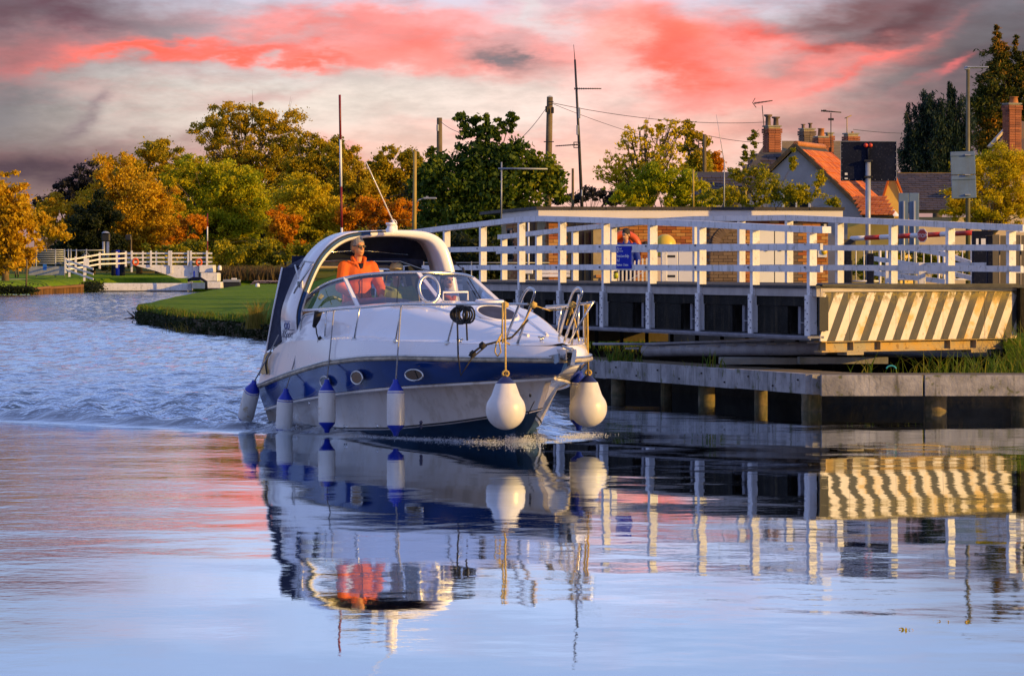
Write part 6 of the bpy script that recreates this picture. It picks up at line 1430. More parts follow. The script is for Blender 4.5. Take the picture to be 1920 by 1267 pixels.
# ropes and fenders (each hangs on its own)
def hang(u, v):  # world point of a local one
    return b2w(Vector((u, -v, 0)))
GF = 'fenders hung along the cruiser'
def cyl_fender(label, top, bot, rad, rope_top, mats=('fender_white', 'fender_blue'), extra=None):
    T, B = b2w(top), b2w(bot); ax = (T - B).normalized(); L = (T - B).length
    f = empty('fender', B, 0, label, 'fender', GF)
    q = MB(); r_ = rad; prof = [(r_ * .90, .105), (r_ * 1.0, .15), (r_ * 1.0, L - .15), (r_ * .92, L - .105)]
    q.lathe(prof, (0, 0, 0), 20, axis=ax); q.build('fender_body', M[mats[0]], f)
    q = MB(); q.lathe([(.0, -.005), (.03, 0), (.038, .04), (r_ * .55, .065), (r_ * .90, .105), (r_ * .96, .125)], (0, 0, 0), 20, axis=ax); q.build('end_cap', M[mats[1]], f)
    q = MB(); q.lathe([(r_ * .97, L - .13), (r_ * .90, L - .10), (r_ * .55, L - .045), (.036, L - .01), (.030, L + .03), (0, L + .032)], (0, 0, 0), 20, axis=ax); q.build('end_cap', M[mats[1]], f)
    q = MB(); rt = b2w(rope_top); q.tube([T - B + ax * .02, (rt - B).lerp(T - B, .5) + Vector((0, 0, -.01)), rt - B], .009, 6); q.build('rope', M['rope_grey'], f)
    return f
cyl_fender('stained cylindrical fender nearest the stern, just touching the water', bp(476, 718, 1.50), bp(457, 797, 1.52), .105, bp(522, 628, 1.42))
cyl_fender('stained fender dipping into the water, second from the stern', bp(536, 733, 1.53), bp(531, 822, 1.55), .105, bp(563, 636, 1.36))
cyl_fender('rust-stained fender hanging over the aft porthole', bp(613, 716, 1.53), bp(613, 811, 1.54), .105, bp(626, 581, 1.37))
cyl_fender('clean white fender between the forward portholes', bp(742, 716, 1.32), bp(742, 817, 1.33), .105, bp(752, 571, 1.14), ('fender_clean', 'fender_blue'))
cyl_fender('cylindrical fender on the far side of the bow half hidden by the grey ball fender', bp(1087, 700, -.83), bp(1085, 806, -.83), .11, bp(1084, 676, -.80), ('fender_clean', 'fender_blue'))
def ball_fender(label, px, pyt, pyc, v, rad, rope_py, rope_v, rpx):
    C = b2w(bp(px, pyc, v)); T = b2w(bp(px, pyt, v)); f = empty('ball_fender', C, 0, label, 'fender', GF); h = (T - C).z
    q = MB(); prof = []
    for k in range(15):
        a = -math.pi / 2 + k / 14 * (math.pi / 2 + .42); prof.append((rad * math.cos(a), rad * math.sin(a)))
    prof += [(rad * .72, rad * .72), (rad * .50, h * .80)]
    q.lathe(prof, (0, 0, 0), 28); q.build('fender_body', M['fender_clean'], f)
    q = MB(); q.lathe([(rad * .50, h * .80 - .002), (rad * .28, h * .93), (rad * .16, h), (0, h + .01)], (0, 0, 0), 20); q.build('end_cap', M['fender_navy'], f)
    q = MB(); rt = b2w(bp(rpx, rope_py, rope_v)) - C; q.tube([Vector((0, 0, h)), rt.lerp(Vector((0, 0, h)), .5), rt], .011, 6); q.tube([rt + Vector((-.03, 0, 0)), rt.lerp(Vector((0, 0, h)), .55) + Vector((-.03, 0, 0))], .009, 6)
    q.tube([Vector((.035 * math.cos(a), 0, h + .035 + .03 * math.sin(a))) for a in np.linspace(0, 6.28, 11)[:-1]], .013, 6, closed=True); q.tube([Vector((0, -.02, h + .02)), Vector((.04, -.02, h - .04))], .009, 5); q.build('rope', M['rope_yellow'], f)
ball_fender('big ball fender lit yellow on its right side, hung off the bow', 948, 706, 768, 1.12, .222, 568, .95, 947)
ball_fender('big pearly grey ball fender at the right tip of the bow', 1103, 704, 765, -.80, .222, 570, -.42, 1101)
# tan rope loops on the bow
rp = empty('bow_rope', b2w(bp(947, 620, .7)), 0, 'tan mooring rope knotted round the bow rail stanchions', 'rope')
ro = rp.location; q = MB()
def wp(px, py, v): return b2w(bp(px, py, v)) - ro
q.tube([wp(947, 568, .75), wp(942, 600, .78), wp(941, 628, .78), wp(945, 640, .7), wp(955, 645, .55)], .010, 6)
q.tube([wp(938, 630, .85), wp(930, 645, .9), wp(928, 660, .92), wp(933, 668, .92), wp(939, 660, .9), wp(936, 640, .86), wp(940, 626, .8)], .009, 6)
q.tube([wp(996, 578, .3), wp(985, 600, .4), wp(968, 625, .5), wp(955, 636, .6)], .008, 6)
q.tube([wp(1000, 572, .3), wp(1030, 582, .0), wp(1070, 579, -.25)], .007, 6)
for px, v in ((947, .75), (1000, .30), (1074, -.27), (1101, -.42)): q.lathe([(.0, -.04), (.04, -.02), (.045, .02), (0, .045)], wp(px, 572, v), 8)
q.tube([wp(1098, 575, -.42), wp(1102, 620, -.6), wp(1101, 650, -.7)], .012, 6); q.tube([wp(1075, 572, -.27), wp(1062, 610, -.2), wp(1072, 575, -.25), wp(1086, 640, -.35)], .010, 6)
q.build('rope', M['rope_yellow'], rp)
br = empty('coiled_rope', b2w(bp(868, 580, .98)), 0, 'coil of black rope hung over the starboard rail', 'rope'); ro = br.location; q = MB(); rr_ = random.Random(3)
for k in range(9):
    cx = rr_.uniform(-.06, .10); wdt = rr_.uniform(.04, .11); hh = rr_.uniform(.15, .24)
    q.tube([wp(868 + (cx + wdt * math.cos(a)) * 150, 586 - (hh * .5 * math.sin(a)) * 150 + 4, .98 + .03 * k / 9) for a in np.linspace(0, 6.28, 15)[:-1]], .012, 6, closed=True)
q.tube([wp(856, 572, .98), wp(858, 620, 1.15), wp(859, 668, 1.2), wp(864, 704, 1.2), wp(884, 672, 1.08), wp(912, 648, .85)], .010, 6)
q.tube([wp(874, 590, .98), wp(876, 638, 1.0)], .010, 6); q.tube([wp(880, 666, 1.0), wp(895, 655, 1.0), wp(904, 648, .92), wp(935, 640, .8), wp(960, 632, .6), wp(990, 600, .35)], .012, 6)
for px, py in ((904, 648), (886, 664)): q.lathe([(0, -.05), (.04, -.02), (.04, .02), (0, .05)], wp(px, py, .98), 7)
q.build('rope', M['rope_black'], br)
cl = empty('hanging_cover', b2w(bp(592, 590, 1.37)), 0, 'black strap and cord hanging from the aft end of the guard rail', 'strap'); ro = cl.location; q = MB()
q.tube([wp(597, 584, 1.38), wp(594, 598, 1.40), wp(589, 612, 1.40)], [.05, .045, .025], 8); q.tube([wp(592, 610, 1.4), wp(594, 626, 1.4), wp(597, 634, 1.4), wp(596, 653, 1.4)], .009, 6); q.lathe([(0, -.03), (.035, 0), (0, .03)], wp(600, 634, 1.4), 6); q.build('strap', M['rope_black'], cl)

# ------------------------------------------------------------------ people
def capsule(mb, a, b, ra, rb, n=10):
    a, b = Vector(a), Vector(b); ax = (b - a); L = ax.length; prof = []
    for k in range(5): t_ = -math.pi / 2 + k / 8 * math.pi; prof.append((max(.0005, ra * math.cos(t_)), ra * math.sin(t_)))
    for k in range(4, 9): t_ = -math.pi / 2 + k / 8 * math.pi; prof.append((max(.0005, rb * math.cos(t_)), L + rb * math.sin(t_)))
    mb.lathe(prof, a, n, axis=ax if L > 1e-5 else (0, 0, 1)); k = len(prof) * n
    b0 = len(mb.v) - k; mb.f.append(tuple(b0 + i for i in reversed(range(n)))); mb.sm.append(True); mb.mi.append(mb.cur)
    mb.f.append(tuple(b0 + k - n + i for i in range(n))); mb.sm.append(True); mb.mi.append(mb.cur)
def ell(mb, c, r, n=14, m=10, rot=None):
    c = Vector(c); P = []
    for i in range(m + 1):
        t_ = math.pi * i / m
        for k in range(n):
            p = Vector((r[0] * math.sin(t_) * math.cos(2 * math.pi * k / n), r[1] * math.sin(t_) * math.sin(2 * math.pi * k / n), r[2] * math.cos(t_)))
            if rot is not None: p = rot @ p
            P.append(c + p)
    mb.add(P, [(i * n + k, (i + 1) * n + k, (i + 1) * n + (k + 1) % n, i * n + (k + 1) % n) for i in range(m) for k in range(n)], True)
def remesh(o, vox, it=3):
    m_ = o.modifiers.new('remesh', 'REMESH'); m_.mode = 'VOXEL'; m_.voxel_size = vox; m_.use_smooth_shade = True
    s_ = o.modifiers.new('smooth', 'SMOOTH'); s_.iterations = it; s_.factor = .5
def person(label, loc, face, skin, top, legs, hair, seated=False, yaw_head=0.0, pitch=0.0, arms='down', lean=0.0, glasses=False, cap=None, hood=False, scale=1.0, collar=None, hair_long=False):
    root = empty('person', loc, face, label, 'person')
    S_ = M[skin]; body = MB()
    hip = Vector((0, 0, .48 if seated else .93)); dz = hip.z - .93
    sh = 1.43 + dz; L = Vector((lean, 0, 0))
    Q = lambda x, y, z: Vector((x, y, z + dz)) + L * max(0, (z - .93)) / .5
    legs_pts = {}
    for s in (-1, 1):
        h = Q(0, .10 * s, .93)
        if seated: kn, an, toe = Vector((.44, .12 * s, .50)), Vector((.46, .12 * s, .08)), Vector((.62, .13 * s, .03))
        else: kn, an, toe = Vector((.02, .11 * s, .50)), Vector((-.01, .12 * s, .08)), Vector((.15, .14 * s, .03))
        legs_pts[s] = (h, kn, an, toe); capsule(body, h, kn, .085, .055); capsule(body, kn, an, .052, .036); capsule(body, an, toe, .042, .032)
    shl = {s: Q(0, .185 * s, 1.42) for s in (-1, 1)}
    A_ = {}
    for s in (-1, 1):
        if arms == 'wheel': e, w_ = Q(.10, .27 * s, 1.16), Q(.34, .19 * s, 1.06)
        elif arms == 'lap': e, w_ = Q(.04, .25 * s, 1.14), Q(.26, .12 * s, 1.02)
        else: e, w_ = Q(-.02, .26 * s, 1.15), Q(.06, .27 * s, .90)
        A_[s] = (shl[s], e, w_); capsule(body, shl[s], e, .050, .038); capsule(body, e, w_, .036, .026)
        dv = (w_ - e).normalized(); sd_ = dv.cross(Vector((0, 0, 1))).normalized(); dn = Vector((0, 0, -1))
        pc = w_ + dv * .05; capsule(body, w_, pc + dv * .02, .026, .034, 8)
        for k, (off, ln) in enumerate(((-.030, .062), (-.010, .072), (.011, .068), (.030, .052))):
            b0 = pc + dv * .03 + sd_ * off; b1 = b0 + dv * ln * .55 + dn * .008; b2 = b1 + dv * ln * .35 + dn * .025
            capsule(body, b0, b1, .0095, .0085, 6); capsule(body, b1, b2, .0085, .0075, 6)
        t0 = w_ + dv * .02 - sd_ * .02 * s; capsule(body, t0, t0 + dv * .035 - sd_ * .045 * s + dn * .01, .012, .010, 6)
    # trunk and head
    ell(body, Q(0, 0, .98), (.11, .155, .13)); ell(body, Q(0, 0, 1.15), (.10, .14, .16)); ell(body, Q(.005, 0, 1.32), (.115, .17, .17)); capsule(body, shl[-1], shl[1], .062, .062)
    capsule(body, Q(-.01, 0, 1.42), Q(.015, 0, 1.56), .058, .052)
    Rh = Matrix.Rotation(yaw_head, 3, 'Z') @ Matrix.Rotation(pitch, 3, 'Y'); hc = Q(.02, 0, 1.665)
    H = lambda x, y, z: hc + Rh @ Vector((x, y, z))
    ell(body, H(-.012, 0, .03), (.098, .076, .095), rot=Rh); ell(body, H(.022, 0, -.035), (.068, .060, .080), rot=Rh); ell(body, H(.055, 0, -.085), (.028, .030, .022), rot=Rh)
    capsule(body, H(.078, 0, .025), H(.102, 0, -.012), .010, .014, 8)                       # nose
    ell(body, H(.082, 0, -.050), (.014, .026, .006), rot=Rh); ell(body, H(.081, 0, -.060), (.014, .022, .006), rot=Rh)    # lips
    ell(body, H(.074, 0, .040), (.016, .05, .010), rot=Rh)
    for s in (-1, 1): ell(body, H(-.008, .078 * s, -.005), (.022, .010, .032), rot=Rh)
    bo = body.build('body', S_, root); remesh(bo, .0085, 2)
    for s in (-1, 1):
        q = MB(); ell(q, H(.080, .030 * s, .018), (.010, .014, .009), rot=Rh); q.build('eye', M['print_dark'] if not glasses else M['black'], root)
    if glasses:
        q = MB()
        for s in (-1, 1): ell(q, H(.088, .032 * s, .016), (.010, .030, .019), rot=Rh); q.tube([H(.080, .062 * s, .022), H(0, .084 * s, .02)], .004, 5)
        q.tube([H(.098, -.01, .022), H(.098, .01, .022)], .004, 5); q.build('sunglasses', M['black'], root)
    q = MB()
    ell(q, H(-.022, 0, .045), (.102, .084, .094), rot=Rh)
    ell(q, H(-.050, 0, .0), (.070, .080, .075), rot=Rh)
    if hair_long:
        ell(q, H(-.05, 0, -.06), (.07, .085, .12), rot=Rh)
    else:
        for k in range(14): a = k * .45; ell(q, H(-.02 + .05 * math.cos(a), .05 * math.sin(a), .115 + .012 * math.sin(3 * k)), (.028, .022, .022), 6, 4, rot=Rh)
    # cut the hair away from the face by shifting the front
    q.v = [tuple(p) for p in q.v]; ho = q.build('hair', M[hair], root); remesh(ho, .009, 2)
    if cap:
        q = MB(); ell(q, H(-.012, 0, .060), (.110, .092, .082), rot=Rh); ell(q, H(.10, 0, .055), (.06, .065, .010), rot=Rh); q.build('cap', M[cap], root)
    jk = MB()
    ell(jk, Q(0, 0, 1.00), (.145, .195, .17)); ell(jk, Q(0, 0, 1.16), (.135, .185, .19)); ell(jk, Q(.005, 0, 1.32), (.145, .205, .17))
    capsule(jk, shl[-1] + Vector((0, 0, -.005)), shl[1] + Vector((0, 0, -.005)), .078, .078)
    for s in (-1, 1):
        a, e, w_ = A_[s]; capsule(jk, a, e, .082, .066); capsule(jk, e, w_ - (w_ - e) * .06, .062, .046)
    for k in range(10):    # folds
        s = -1 if k % 2 else 1; z = 1.0 + .05 * k; capsule(jk, Q(.10, .03 * s, z), Q(.06, .16 * s, z + .05), .018, .012, 6)
    capsule(jk, Q(-.03, 0, 1.46), Q(-.025, 0, 1.50), .085, .080)
    jo = jk.build('jacket', M[top], root); remesh(jo, .012, 2)
    if collar:
        q = MB()
        for s in (-1, 1): q.tube([Q(-.06, .05 * s, 1.55), Q(.03, .085 * s, 1.53), Q(.10, .045 * s, 1.44), Q(.135, .008 * s, 1.34)], [.022, .024, .020, .010], 8)
        q.build('collar', M[top], root); q = MB(); q.tube([Q(.125, 0, 1.40), Q(.155, 0, 1.25), Q(.150, 0, 1.0)], .006, 5); q.slab([Q(.098, -.035, 1.47), Q(.098, .035, 1.47), Q(.135, 0, 1.35)], .01, (1, 0, 0)); q.build('zip', M['sign_dark'], root)
    tr_ = MB()
    for s in (-1, 1): h, kn, an, toe = legs_pts[s]; capsule(tr_, h, kn, .105, .075); capsule(tr_, kn, an, .072, .058)
    ell(tr_, Q(0, 0, .95), (.13, .175, .12)); to = tr_.build('trousers', M[legs], root); remesh(to, .014, 2)
    for s in (-1, 1):
        q = MB(); h, kn, an, toe = legs_pts[s]; ell(q, an.lerp(toe, .55) + Vector((0, 0, -.01)), (.14, .05, .05)); q.build('shoe', M['black'], root)
    root.scale = (scale,) * 3; return root
M['skin'] = pm('skin', (.62, .27, .11), .5, .12, 8); M['skin_pale'] = pm('pale_skin', (.55, .30, .18), .5, .12, 8)
M['grey_hair'] = pm('grey_hair', (.32, .29, .27), .8, .35, 50, bump=.6, bscale=120); M['dark_hair'] = pm('dark_hair', (.03, .02, .015), .7, .3, 40, bump=.5)
M['orange_cloth'] = pm('orange_jacket', (.78, .13, .008), .75, .15, 5, bump=.35, bscale=22); M['green_cloth'] = pm('green_fleece', (.14, .26, .10), .9, .4, 6, col2=(.34, .36, .08), bump=.3); M['blue_cloth'] = pm('blue_sweater', (.012, .04, .34), .85, .2, 6, bump=.3)
M['dark_cloth'] = pm('dark_clothes', (.03, .03, .06), .9, .3, 6); M['cream_cap'] = pm('cream_cap', (.80, .66, .36), .8, .1)
hp = bp(671, 466, .45); cw = b2w(Vector((hp.x, hp.y, 0))); faceB = math.atan2(-cw.y, -cw.x + .6) + .28
person('grey-haired man in an orange jacket and dark sunglasses standing at the helm', (cw.x, cw.y, 2.335 - 1.70), faceB + .05, 'skin', 'orange_cloth', 'dark_cloth', 'grey_hair', arms='wheel', glasses=True, yaw_head=.22, collar=True)
hp = bp(743, 519, -.25); cw = b2w(Vector((hp.x, hp.y, 0)))
person('seated person in a cream cap and green fleece behind the windscreen', (cw.x, cw.y, hp.z - (1.665 - .45) + .05), BY - .2, 'skin_pale', 'green_cloth', 'dark_cloth', 'grey_hair', seated=True, arms='lap', cap='cream_cap')
hp = bp(838, 524, -.75); cw = b2w(Vector((hp.x, hp.y, 0)))
person('dark-haired person with an orange scarf sitting in the shade behind the port windscreen', (cw.x, cw.y, hp.z - (1.665 - .45) - .02), BY + .1, 'skin_pale', 'dark_cloth', 'dark_cloth', 'dark_hair', seated=True, arms='lap', hair_long=True)
sc_ = bpy.data.objects[[o.name for o in bpy.data.objects if o.name.startswith('person')][-1]]
q = MB(); q.tube([(.05, -.1, 1.03), (.12, -.04, 1.0), (.13, .05, .92), (.14, .09, .80)], [.03, .035, .03, .02], 8); q.tube([(.05, .1, 1.03), (.13, .03, 1.0), (.15, -.02, .86)], [.03, .03, .02], 8); q.build('scarf', M['orange_cloth'], sc_)
mn = Wp(1174, 441, 87)
person('dark-haired man in a blue sweater standing between the white railings looking down', (mn.x, mn.y, mn.z - 1.665), R(-105), 'skin_pale', 'blue_cloth', 'dark_cloth', 'dark_hair', yaw_head=-.35, pitch=.30)

# foam where the hull cuts the water
def foam():
    rng = np.random.default_rng(8); P = []; Sz = []
    def addp(u, v, n, su, sv, h, s0):
        for _ in range(n):
            p = b2w(Vector((u + rng.normal() * su, -(v + rng.normal() * sv), 0))); P.append((p.x, p.y, abs(rng.normal()) * h + .0)); Sz.append(s0 * (.4 + rng.random()))
    for k in range(60):
        u = 5.75 - k * .085; w_ = interp(Wt, min(7, u * 7 / 6.2)) * .86 - .15; b = max(0, (u - 3.6) / 2.2)
        addp(u, w_ + .06 + .10 * (1 - b), 110 if u > 4.2 else 50, .07, .05, .008 + .016 * b, .0036)
        if u > 3.8: addp(u, -(w_ + .10 + .30 * (5.75 - u)), 46, .08, .06 + .04 * (5.8 - u), .012, .0040)
    addp(5.65, 0.0, 1500, .14, .10, .04, .0045); addp(1.5, 1.55, 1400, .18, .08, .035, .005); addp(.1, 1.62, 400, .2, .1, .03, .007); addp(-.5, .6, 1200, .5, .7, .03, .008)
    for t_ in np.linspace(0, 1, 40): addp(5.5 - t_ * 1.6, -(.35 + t_ * 1.15), 24, .10, .07, .010, .004)
    P = np.array(P); Sz = np.array(Sz); n = len(P)
    o = np.array([(1, 0, 0), (-1, 0, 0), (0, 1, 0), (0, -1, 0), (0, 0, 1), (0, 0, -1)], float)
    V = (P[:, None, :] + o[None] * Sz[:, None, None]).reshape(-1, 3)
    f = np.array([(0, 2, 4), (2, 1, 4), (1, 3, 4), (3, 0, 4), (2, 0, 5), (1, 2, 5), (3, 1, 5), (0, 3, 5)])
    T = (np.arange(n)[:, None, None] * 6 + f[None]).reshape(-1, 3)
    m = pm('foam', (.72, .76, .84), .35, .1, 5)
    tag(inst('foam', fastmesh('foam', V, T, m, True), None, (0, 0, 0)), 'white foam and splashes along the cruiser waterline', 'foam', kind='stuff')
foam()

# ------------------------------------------------------------------ marker poles
def banded(label, px, bands, d, r_, base_y, grp, lean=0.0):
    o = empty('marker_pole', Wp(px, base_y, d), 0, label, 'pole', grp)
    for i, (a, b) in enumerate(zip(bands, bands[1:])):
        q = MB(); f = lambda y: Wp(px - lean * (bands[-1] - y) / (bands[-1] - bands[0]), y, d); q.tube([f(b), f(a)], r_, 10); part('band', q, M['dark_red'] if i % 2 == 0 else M['print_white'], o)
banded('tall leaning red and white marker pole rising behind the canopy', 644, [178, 262, 350, 427, 520, 640], 79, .024, 640, 'red and white marker poles', 7)
banded('short red and white marker pole beside the far white bridge', 389, [400, 425, 452, 475, 500], 334, .05, 500, 'red and white marker poles')

# ------------------------------------------------------------------ the far lock: small white bridge, fences, gate
DL = 331.0
fb = empty('far_swing_bridge', (Xp(330, DL), DL, 0), 0, 'small white bridge with white rails at the far bend of the canal', 'bridge')
def fbox(root, name, x0, x1, y0, y1, d, th_, mat, bev=.0):
    q = MB(); a, b = Wp(x0, y1, d), Wp(x1, y0, d); q.box(((a.x + b.x) / 2, d + th_ / 2, (a.z + b.z) / 2), (b.x - a.x, th_, b.z - a.z), bev=bev); return part(name, q, mat, root)
q = MB(); q.slab([Wp(246, 496, DL), Wp(372, 498, DL), Wp(372, 522, DL), Wp(330, 521, DL), Wp(292, 508, DL)], 2.6, (0, 1, 0)); part('deck_side', q, M['white_paint'], fb)
for y in (475, 483, 491): q = MB(); q.bar(Wp(236, y, DL), Wp(398, y, DL), .05, .13); part('rail', q, M['white_paint'], fb)
for x, yb in ((247, 510), (283, 500), (317, 498), (321, 512), (353, 498), (358, 512), (388, 498)): q = MB(); q.bar(Wp(x, 470, DL - .1), Wp(x, yb, DL - .1), .15, .12, up=(0, 1, 0)); part('post', q, M['white_paint'], fb)
for y in (476, 484, 492): q = MB(); q.bar(Wp(236, y, DL + 5), Wp(300, y - 1, DL + 5), .05, .12); part('rear_rail', q, M['white_paint'], fb)
for x in (268, 293): q = MB(); q.bar(Wp(x, 471, DL + 5), Wp(x, 500, DL + 5), .13, .1, up=(0, 1, 0)); part('rear_post', q, M['white_paint'], fb)
ab = empty('white_abutment', (Xp(390, DL), DL, 0), 0, 'stepped white-painted abutment blocks at the right end of the far bridge', 'abutment')
fbox(ab, 'block', 373, 400, 497, 511, DL - .6, 3, M['white_paint'], .05); fbox(ab, 'block', 376, 409, 511.5, 528, DL - .9, 3, M['white_paint'], .07); fbox(ab, 'block', 388, 415, 528.5, 541, DL - 1.4, 3, M['white_paint'], .06)
lw = empty('white_quay_wall', (Xp(265, 328), 328, 0), 0, 'long low white-painted quay beam at the water below the far bridge', 'wall')
fbox(lw, 'wall', 178, 352, 531, 545.5, 327.5, 2.2, M['white_paint'], .05); fbox(lw, 'footing', 183, 350, 545.7, 548, 327.3, 2.4, M['black'])
lg = empty('lock_gate_gear', (Xp(366, 326), 326, 0), 0, 'grey lock gear with blue winding post between the white beam and the abutment', 'machinery')
fbox(lg, 'side_plate', 352, 359, 528, 545, 326, 1.5, M['galv']); fbox(lg, 'front_plate', 360, 384, 530, 541, 325.5, .8, M['sign_grey'])
q = MB(); q.tube([Wp(352, 526, 325.8), Wp(362, 522, 325.8), Wp(376, 522, 325.8), Wp(386, 528, 325.8), Wp(387, 543, 325.8)], .12, 8); part('frame', q, M['sign_dark'], lg)
q = MB(); q.tube([Wp(364, 526, 326), Wp(364, 508, 326)], .07, 6); q.tube([Wp(356, 524, 326), Wp(374, 524, 326)], .10, 6); part('winding_post', q, M['sign_blue'], lg)
dk = empty('moored_punt', (Xp(432, 318), 318, 0), 0, 'small grey work punt moored right of the white abutment', 'boat')
q = MB(); q.slab([Wp(418, 527, 318), Wp(448, 526, 318), Wp(450, 534, 318), (Xp(446, 318), 318, -.1), (Xp(420, 318), 318, -.1)], 1.4, (0, 1, 0)); part('hull', q, M['black'], dk); fbox(dk, 'deck', 418, 449, 524, 528.5, 317.9, 1.5, M['galv']); fbox(dk, 'box', 434, 443, 521.5, 525, 318.3, .6, M['cabinet_white'])
wf = empty('white_fence', (Xp(180, 322), 322, 0), 0, 'curving white three-rail fence climbing to the far bridge', 'fence')
pp = [(123, 487, 318), (142, 485, 319), (160, 482, 321), (187, 477, 324), (219, 476, 327), (236, 475, 330)]
for (xa, ya, da), (xb, yb, db) in zip(pp, pp[1:]):
    for dy in (0, 9, 18): q = MB(); q.bar(Wp(xa, ya + dy, da), Wp(xb, yb + dy, db), .05, .13); part('rail', q, M['white_paint'], wf)
for (x, y, d), yb in zip(pp, (512, 513, 516, 504, 502, 500)): q = MB(); q.bar(Wp(x, y - 4, d - .1), Wp(x, yb, d - .1), .16, .12, up=(0, 1, 0)); part('post', q, M['white_paint'], wf)
wf2 = empty('white_fence', (Xp(150, 312), 312, 0), 0, 'short white fence running down from the gate towards the water', 'fence')
for dy in (0, 9, 18): q = MB(); q.bar(Wp(124, 488 + dy, 317), Wp(175, 504.5 + dy * 1.05, 308), .05, .13); part('rail', q, M['white_paint'], wf2)
for x, y, d, yb in ((130, 484, 316, 519), (158, 492, 311, 527)): q = MB(); q.bar(Wp(x, y, d - .15), Wp(x, yb, d - .15), .16, .12, up=(0, 1, 0)); part('post', q, M['white_paint'], wf2)
nt_ = empty('notice_board', Wp(162, 492, 313), 0, 'small white notice fixed to the far white fence', 'sign'); q = MB(); q.box((0, 0, 0), (.42, .05, .62)); q.build('board', M['cabinet_white'], nt_)
mg = empty('metal_gate', (Xp(88, 322), 322, 1.2), 0, 'wide grey-green metal field gate with a pale panel and blue sign', 'gate')
for i in range(7): y = 469 + i * 4.2; q = MB(); q.tube([Wp(50, y, 322), Wp(121, y - .5, 322)], .045, 6); part('bar', q, M['galv'], mg)
for x in (50, 68, 104, 121): q = MB(); q.tube([Wp(x, 467, 322), Wp(x, 520, 322)], .06, 6); part('upright', q, M['galv'], mg)
fbox(mg, 'mesh_panel', 51, 121, 468, 499, 322.2, .04, pm('green_mesh', (.03, .06, .06), .8, .3, 2)); fbox(mg, 'lower_panel', 54, 121, 499.5, 516, 321.8, .08, M['galv'])
bsn = empty('gate_sign', Wp(84, 501, 321), 0, 'small bright blue sign on the metal gate', 'sign'); q = MB(); q.box((0, 0, 0), (.30, .05, .5)); q.build('board', pm('cyan_sign', (.01, .12, .60), .5), bsn)
for i, (x, y0, y1, d, lb) in enumerate(((29, 492, 518, 318, 'leftmost wooden post by the path'), (34, 493, 518, 318, 'second wooden post by the path'), (51, 488, 535, 296, 'leaning dark post on the grass below the metal gate'))):
    o = empty('fence_post', Wp(x, y1, d), 0, lb, 'post', 'wooden posts by the far path'); q = MB(); q.tube([Wp(x - (2 if i == 2 else 0), y1 + 2, d), Wp(x, y0, d)], .07, 6); part('post', q, M['pole_wood'], o)
tf = empty('metal_fence', (Xp(160, 336), 336, 1.3), 0, 'thin grey metal railings behind the far white fence', 'fence')
q = MB(); q.tube([Wp(124, 470, 336), Wp(196, 469, 336)], .05, 6); q.tube([Wp(150, 484, 336), Wp(162, 472, 336), Wp(172, 484, 336)], .04, 6); part('rail', q, M['galv'], tf)
for x in (128, 133, 143, 162): q = MB(); q.tube([Wp(x, 467, 336), Wp(x, 500, 336)], .06, 6); part('post', q, M['galv'], tf)
cbx = empty('control_box', (Xp(198, 338), 338, 1.3), 0, 'dark control box raised on two pale pipes behind the far fence', 'box'); fbox(cbx, 'box_body', 190, 206, 437, 453, 338, .6, M['black'], .1)
q = MB(); q.lathe([(.35, 0), (.2, .12), (0, .16)], Wp(198, 437, 338), 10); part('cap', q, M['galv'], cbx)
for x in (194.5, 202): q = MB(); q.tube([Wp(x, 453, 338), Wp(x, 500, 338)], .12, 8); part('leg', q, M['galv'], cbx)
for i, (x, lb) in enumerate(((214, 'left blue barrel behind the far rails'), (221, 'middle blue barrel behind the far rails'), (229, 'right blue barrel behind the far rails'))):
    o = empty('barrel', (Xp(x, 337), 337, 1.3), 0, lb, 'barrel', 'dark blue barrels behind the far rails'); q = MB(); z = Zp(469, 337) - 1.3; q.lathe([(.0, 0), (.22, 0), (.25, .1), (.22, z * .5), (.25, z - .1), (.22, z), (0, z)], (0, 0, 0), 12); q.build('barrel_body', M['sign_dark'] if i != 1 else M['sign_blue'], o)
tl_ = empty('traffic_signal', (Xp(246, 333), 333, 1.0), 0, 'dark signal head on a thin post at the far bridge', 'signal'); q = MB(); q.tube([Wp(246, 500, 333), Wp(246, 445, 333)], .07, 6); part('post', q, M['pole_wood'], tl_); fbox(tl_, 'signal_head', 235, 246, 440, 451, 332.6, .4, M['black'], .08)
for i, (x, y, lb) in enumerate(((254, 491, 'left orange lifebuoy on the far bridge rails'), (373, 492, 'right orange lifebuoy on the far bridge rails'))):
    o = empty('lifebuoy', Wp(x, y, DL - .4), 0, lb, 'lifebuoy', 'orange lifebuoys on the far bridge'); q = MB(); q.tube([(.22 * math.cos(a), 0, .26 * math.sin(a)) for a in np.linspace(0, 6.283, 13)[:-1]], .09, 6, closed=True); q.build('buoy_ring', M['orange_plastic'], o)
for i, (x, y, lb) in enumerate(((412, 502, 'small white marker stone on the far bank'), (483, 536, 'white marker stone on the grassy point'))):
    o = empty('marker_stone', Wp(x, y, 330 if i == 0 else 290), 0, lb, 'stone', 'white marker stones'); q = MB(); q.lathe([(.16, -.2), (.17, .0), (.12, .16), (0, .2)], (0, 0, 0), 10); q.build('stone', M['print_white'], o)
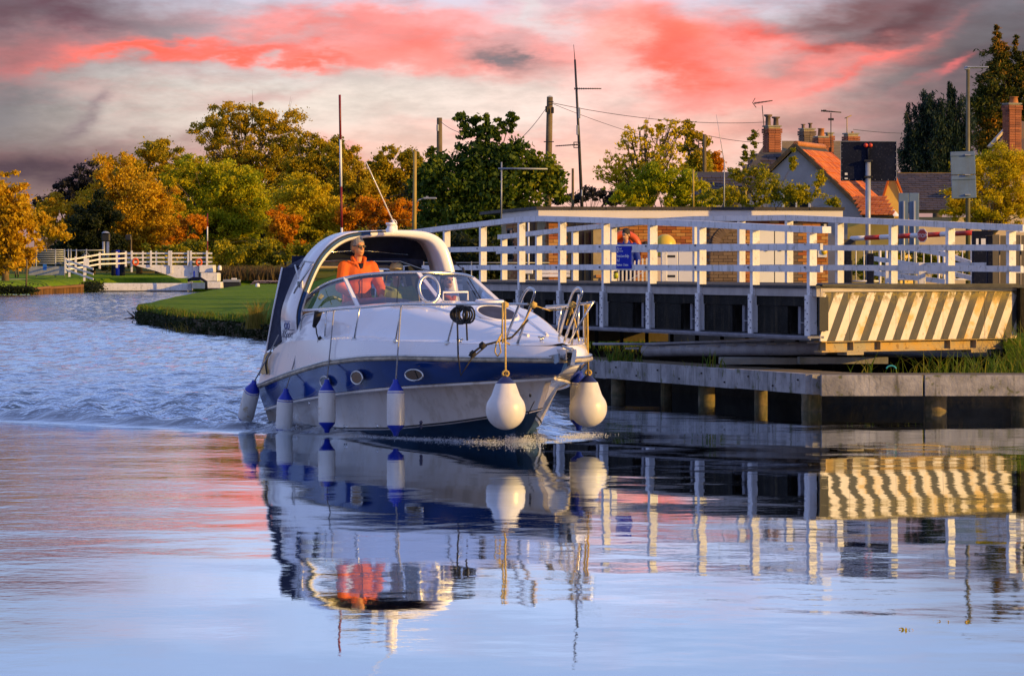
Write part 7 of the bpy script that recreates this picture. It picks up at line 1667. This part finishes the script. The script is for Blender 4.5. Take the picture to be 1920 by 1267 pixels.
# timber piling at the far left bank
tpz = empty('timber_piling', (Xp(110, 309), 309, 0), 0, 'rusty brown timber piling along the far left bank', 'piling')
pm_ = rndmat('brown_piling', [(0, (.10, .05, .02)), (.5, (.20, .10, .035)), (1, (.06, .035, .02))], .9, .4)
q0 = MB(); q0.box((0, 0, 0), (.26, .16, .95), bev=.03); me_ = q0.mesh('pile', pm_)
for k in range(34):
    q = k / 33; x = lerp(60, 154, q); d = lerp(292, 316, q); zt = Zp(lerp(541, 536.5, q) if x < 96 else lerp(541, 534, q), d); inst('pile', me_, tpz, Vector((Xp(x, d), d, zt - .42)) - tpz.location, (0, 0, .2))
for i, (xa, xb) in enumerate(((60, 94), (95, 155))):
    q = MB(); q.bar(Wp(xa, 541.5 - i * 2, 291 + i * 10), Wp(xb, 538 - i * 2.5, 300 + i * 15), .2, .16); part('capping_beam', q, pm_, tpz)
# fringe vegetation at the left bank, far side
rg3 = np.random.default_rng(21)
C = np.array([[Xp(x, 322) + rg3.normal() * .3, 322 + rg3.normal(), Zp(lerp(532, 545, rg3.random()), 322)] for x in np.linspace(156, 184, 40)] + [[Xp(x, 290) , 290, Zp(544, 290)] for x in np.linspace(-5, 62, 50)])
V, Q = leaf_cloud(C, np.tile([.5, .4, .3], (len(C), 1)), 5000, .10); o = inst('waterside_plants', fastmesh('waterside_plants', V, Q, LF['dark']), None, (0, 0, 0)); tag(o, 'dark waterside plants along the far left bank', 'plants', kind='stuff')
# dead branches at the tip of the grassy point
dbz = empty('dead_branch', (Xp(262, 148), 148, 0), 0, 'dead twigs sticking out of the water at the tip of the grassy point', 'branch'); q = MB(); rr2 = random.Random(9)
for k in range(16):
    x, y = rr2.uniform(250, 285), rr2.uniform(588, 604); ln = rr2.uniform(8, 22); a = rr2.uniform(-.5, 2.2); q.tube([Wp(x, y, 147.5), Wp(x - ln * math.cos(a) * .6, y - ln * math.sin(a) * .5, 147.5 + rr2.uniform(-.4, .4)), Wp(x - ln * math.cos(a), y - ln * math.sin(a), 147.5)], [.03, .02, .008], 5)
part('twigs', q, M['bark'], dbz)
# reed-covered far shore between the punt and the shrubs
pts = [(rg3.uniform(Xp(400, 336), Xp(560, 336)), 336 + rg3.random() * 8, .9) for _ in range(4000)]
grass_blades('reed_bed', pts, .5, 1.4, leafmat('brown_reeds', [(.10, .07, .03), (.16, .10, .05), (.07, .07, .02)], 0), .05, .2, 'brown reed bed along the far shore', 'reeds')
# fallen leaves floating in the foreground
fl = []
for (px, py, n_, sp) in ((1790, 1166, 6, .06), (1190, 1242, 1, .02), (1700, 1180, 2, .06)):
    d = 15450 / (py - 500)
    for _ in range(n_): fl.append((Xp(px, d) + rg3.normal() * sp, d + rg3.normal() * sp * .5, .006))
C = np.array(fl); V, Q = leaf_cloud(C, np.tile([.03, .03, .002], (len(C), 1)), len(C) * 2, .012); tag(inst('floating_leaves', fastmesh('floating_leaves', V, Q, LF['gold']), None, (0, 0, 0)), 'few fallen leaves floating on the calm foreground water', 'leaves', kind='stuff')
for o in list(bpy.data.objects):
    if o.parent is None and o.type == 'MESH' and 'kind' not in o and 'category' not in o: o['kind'] = 'structure'
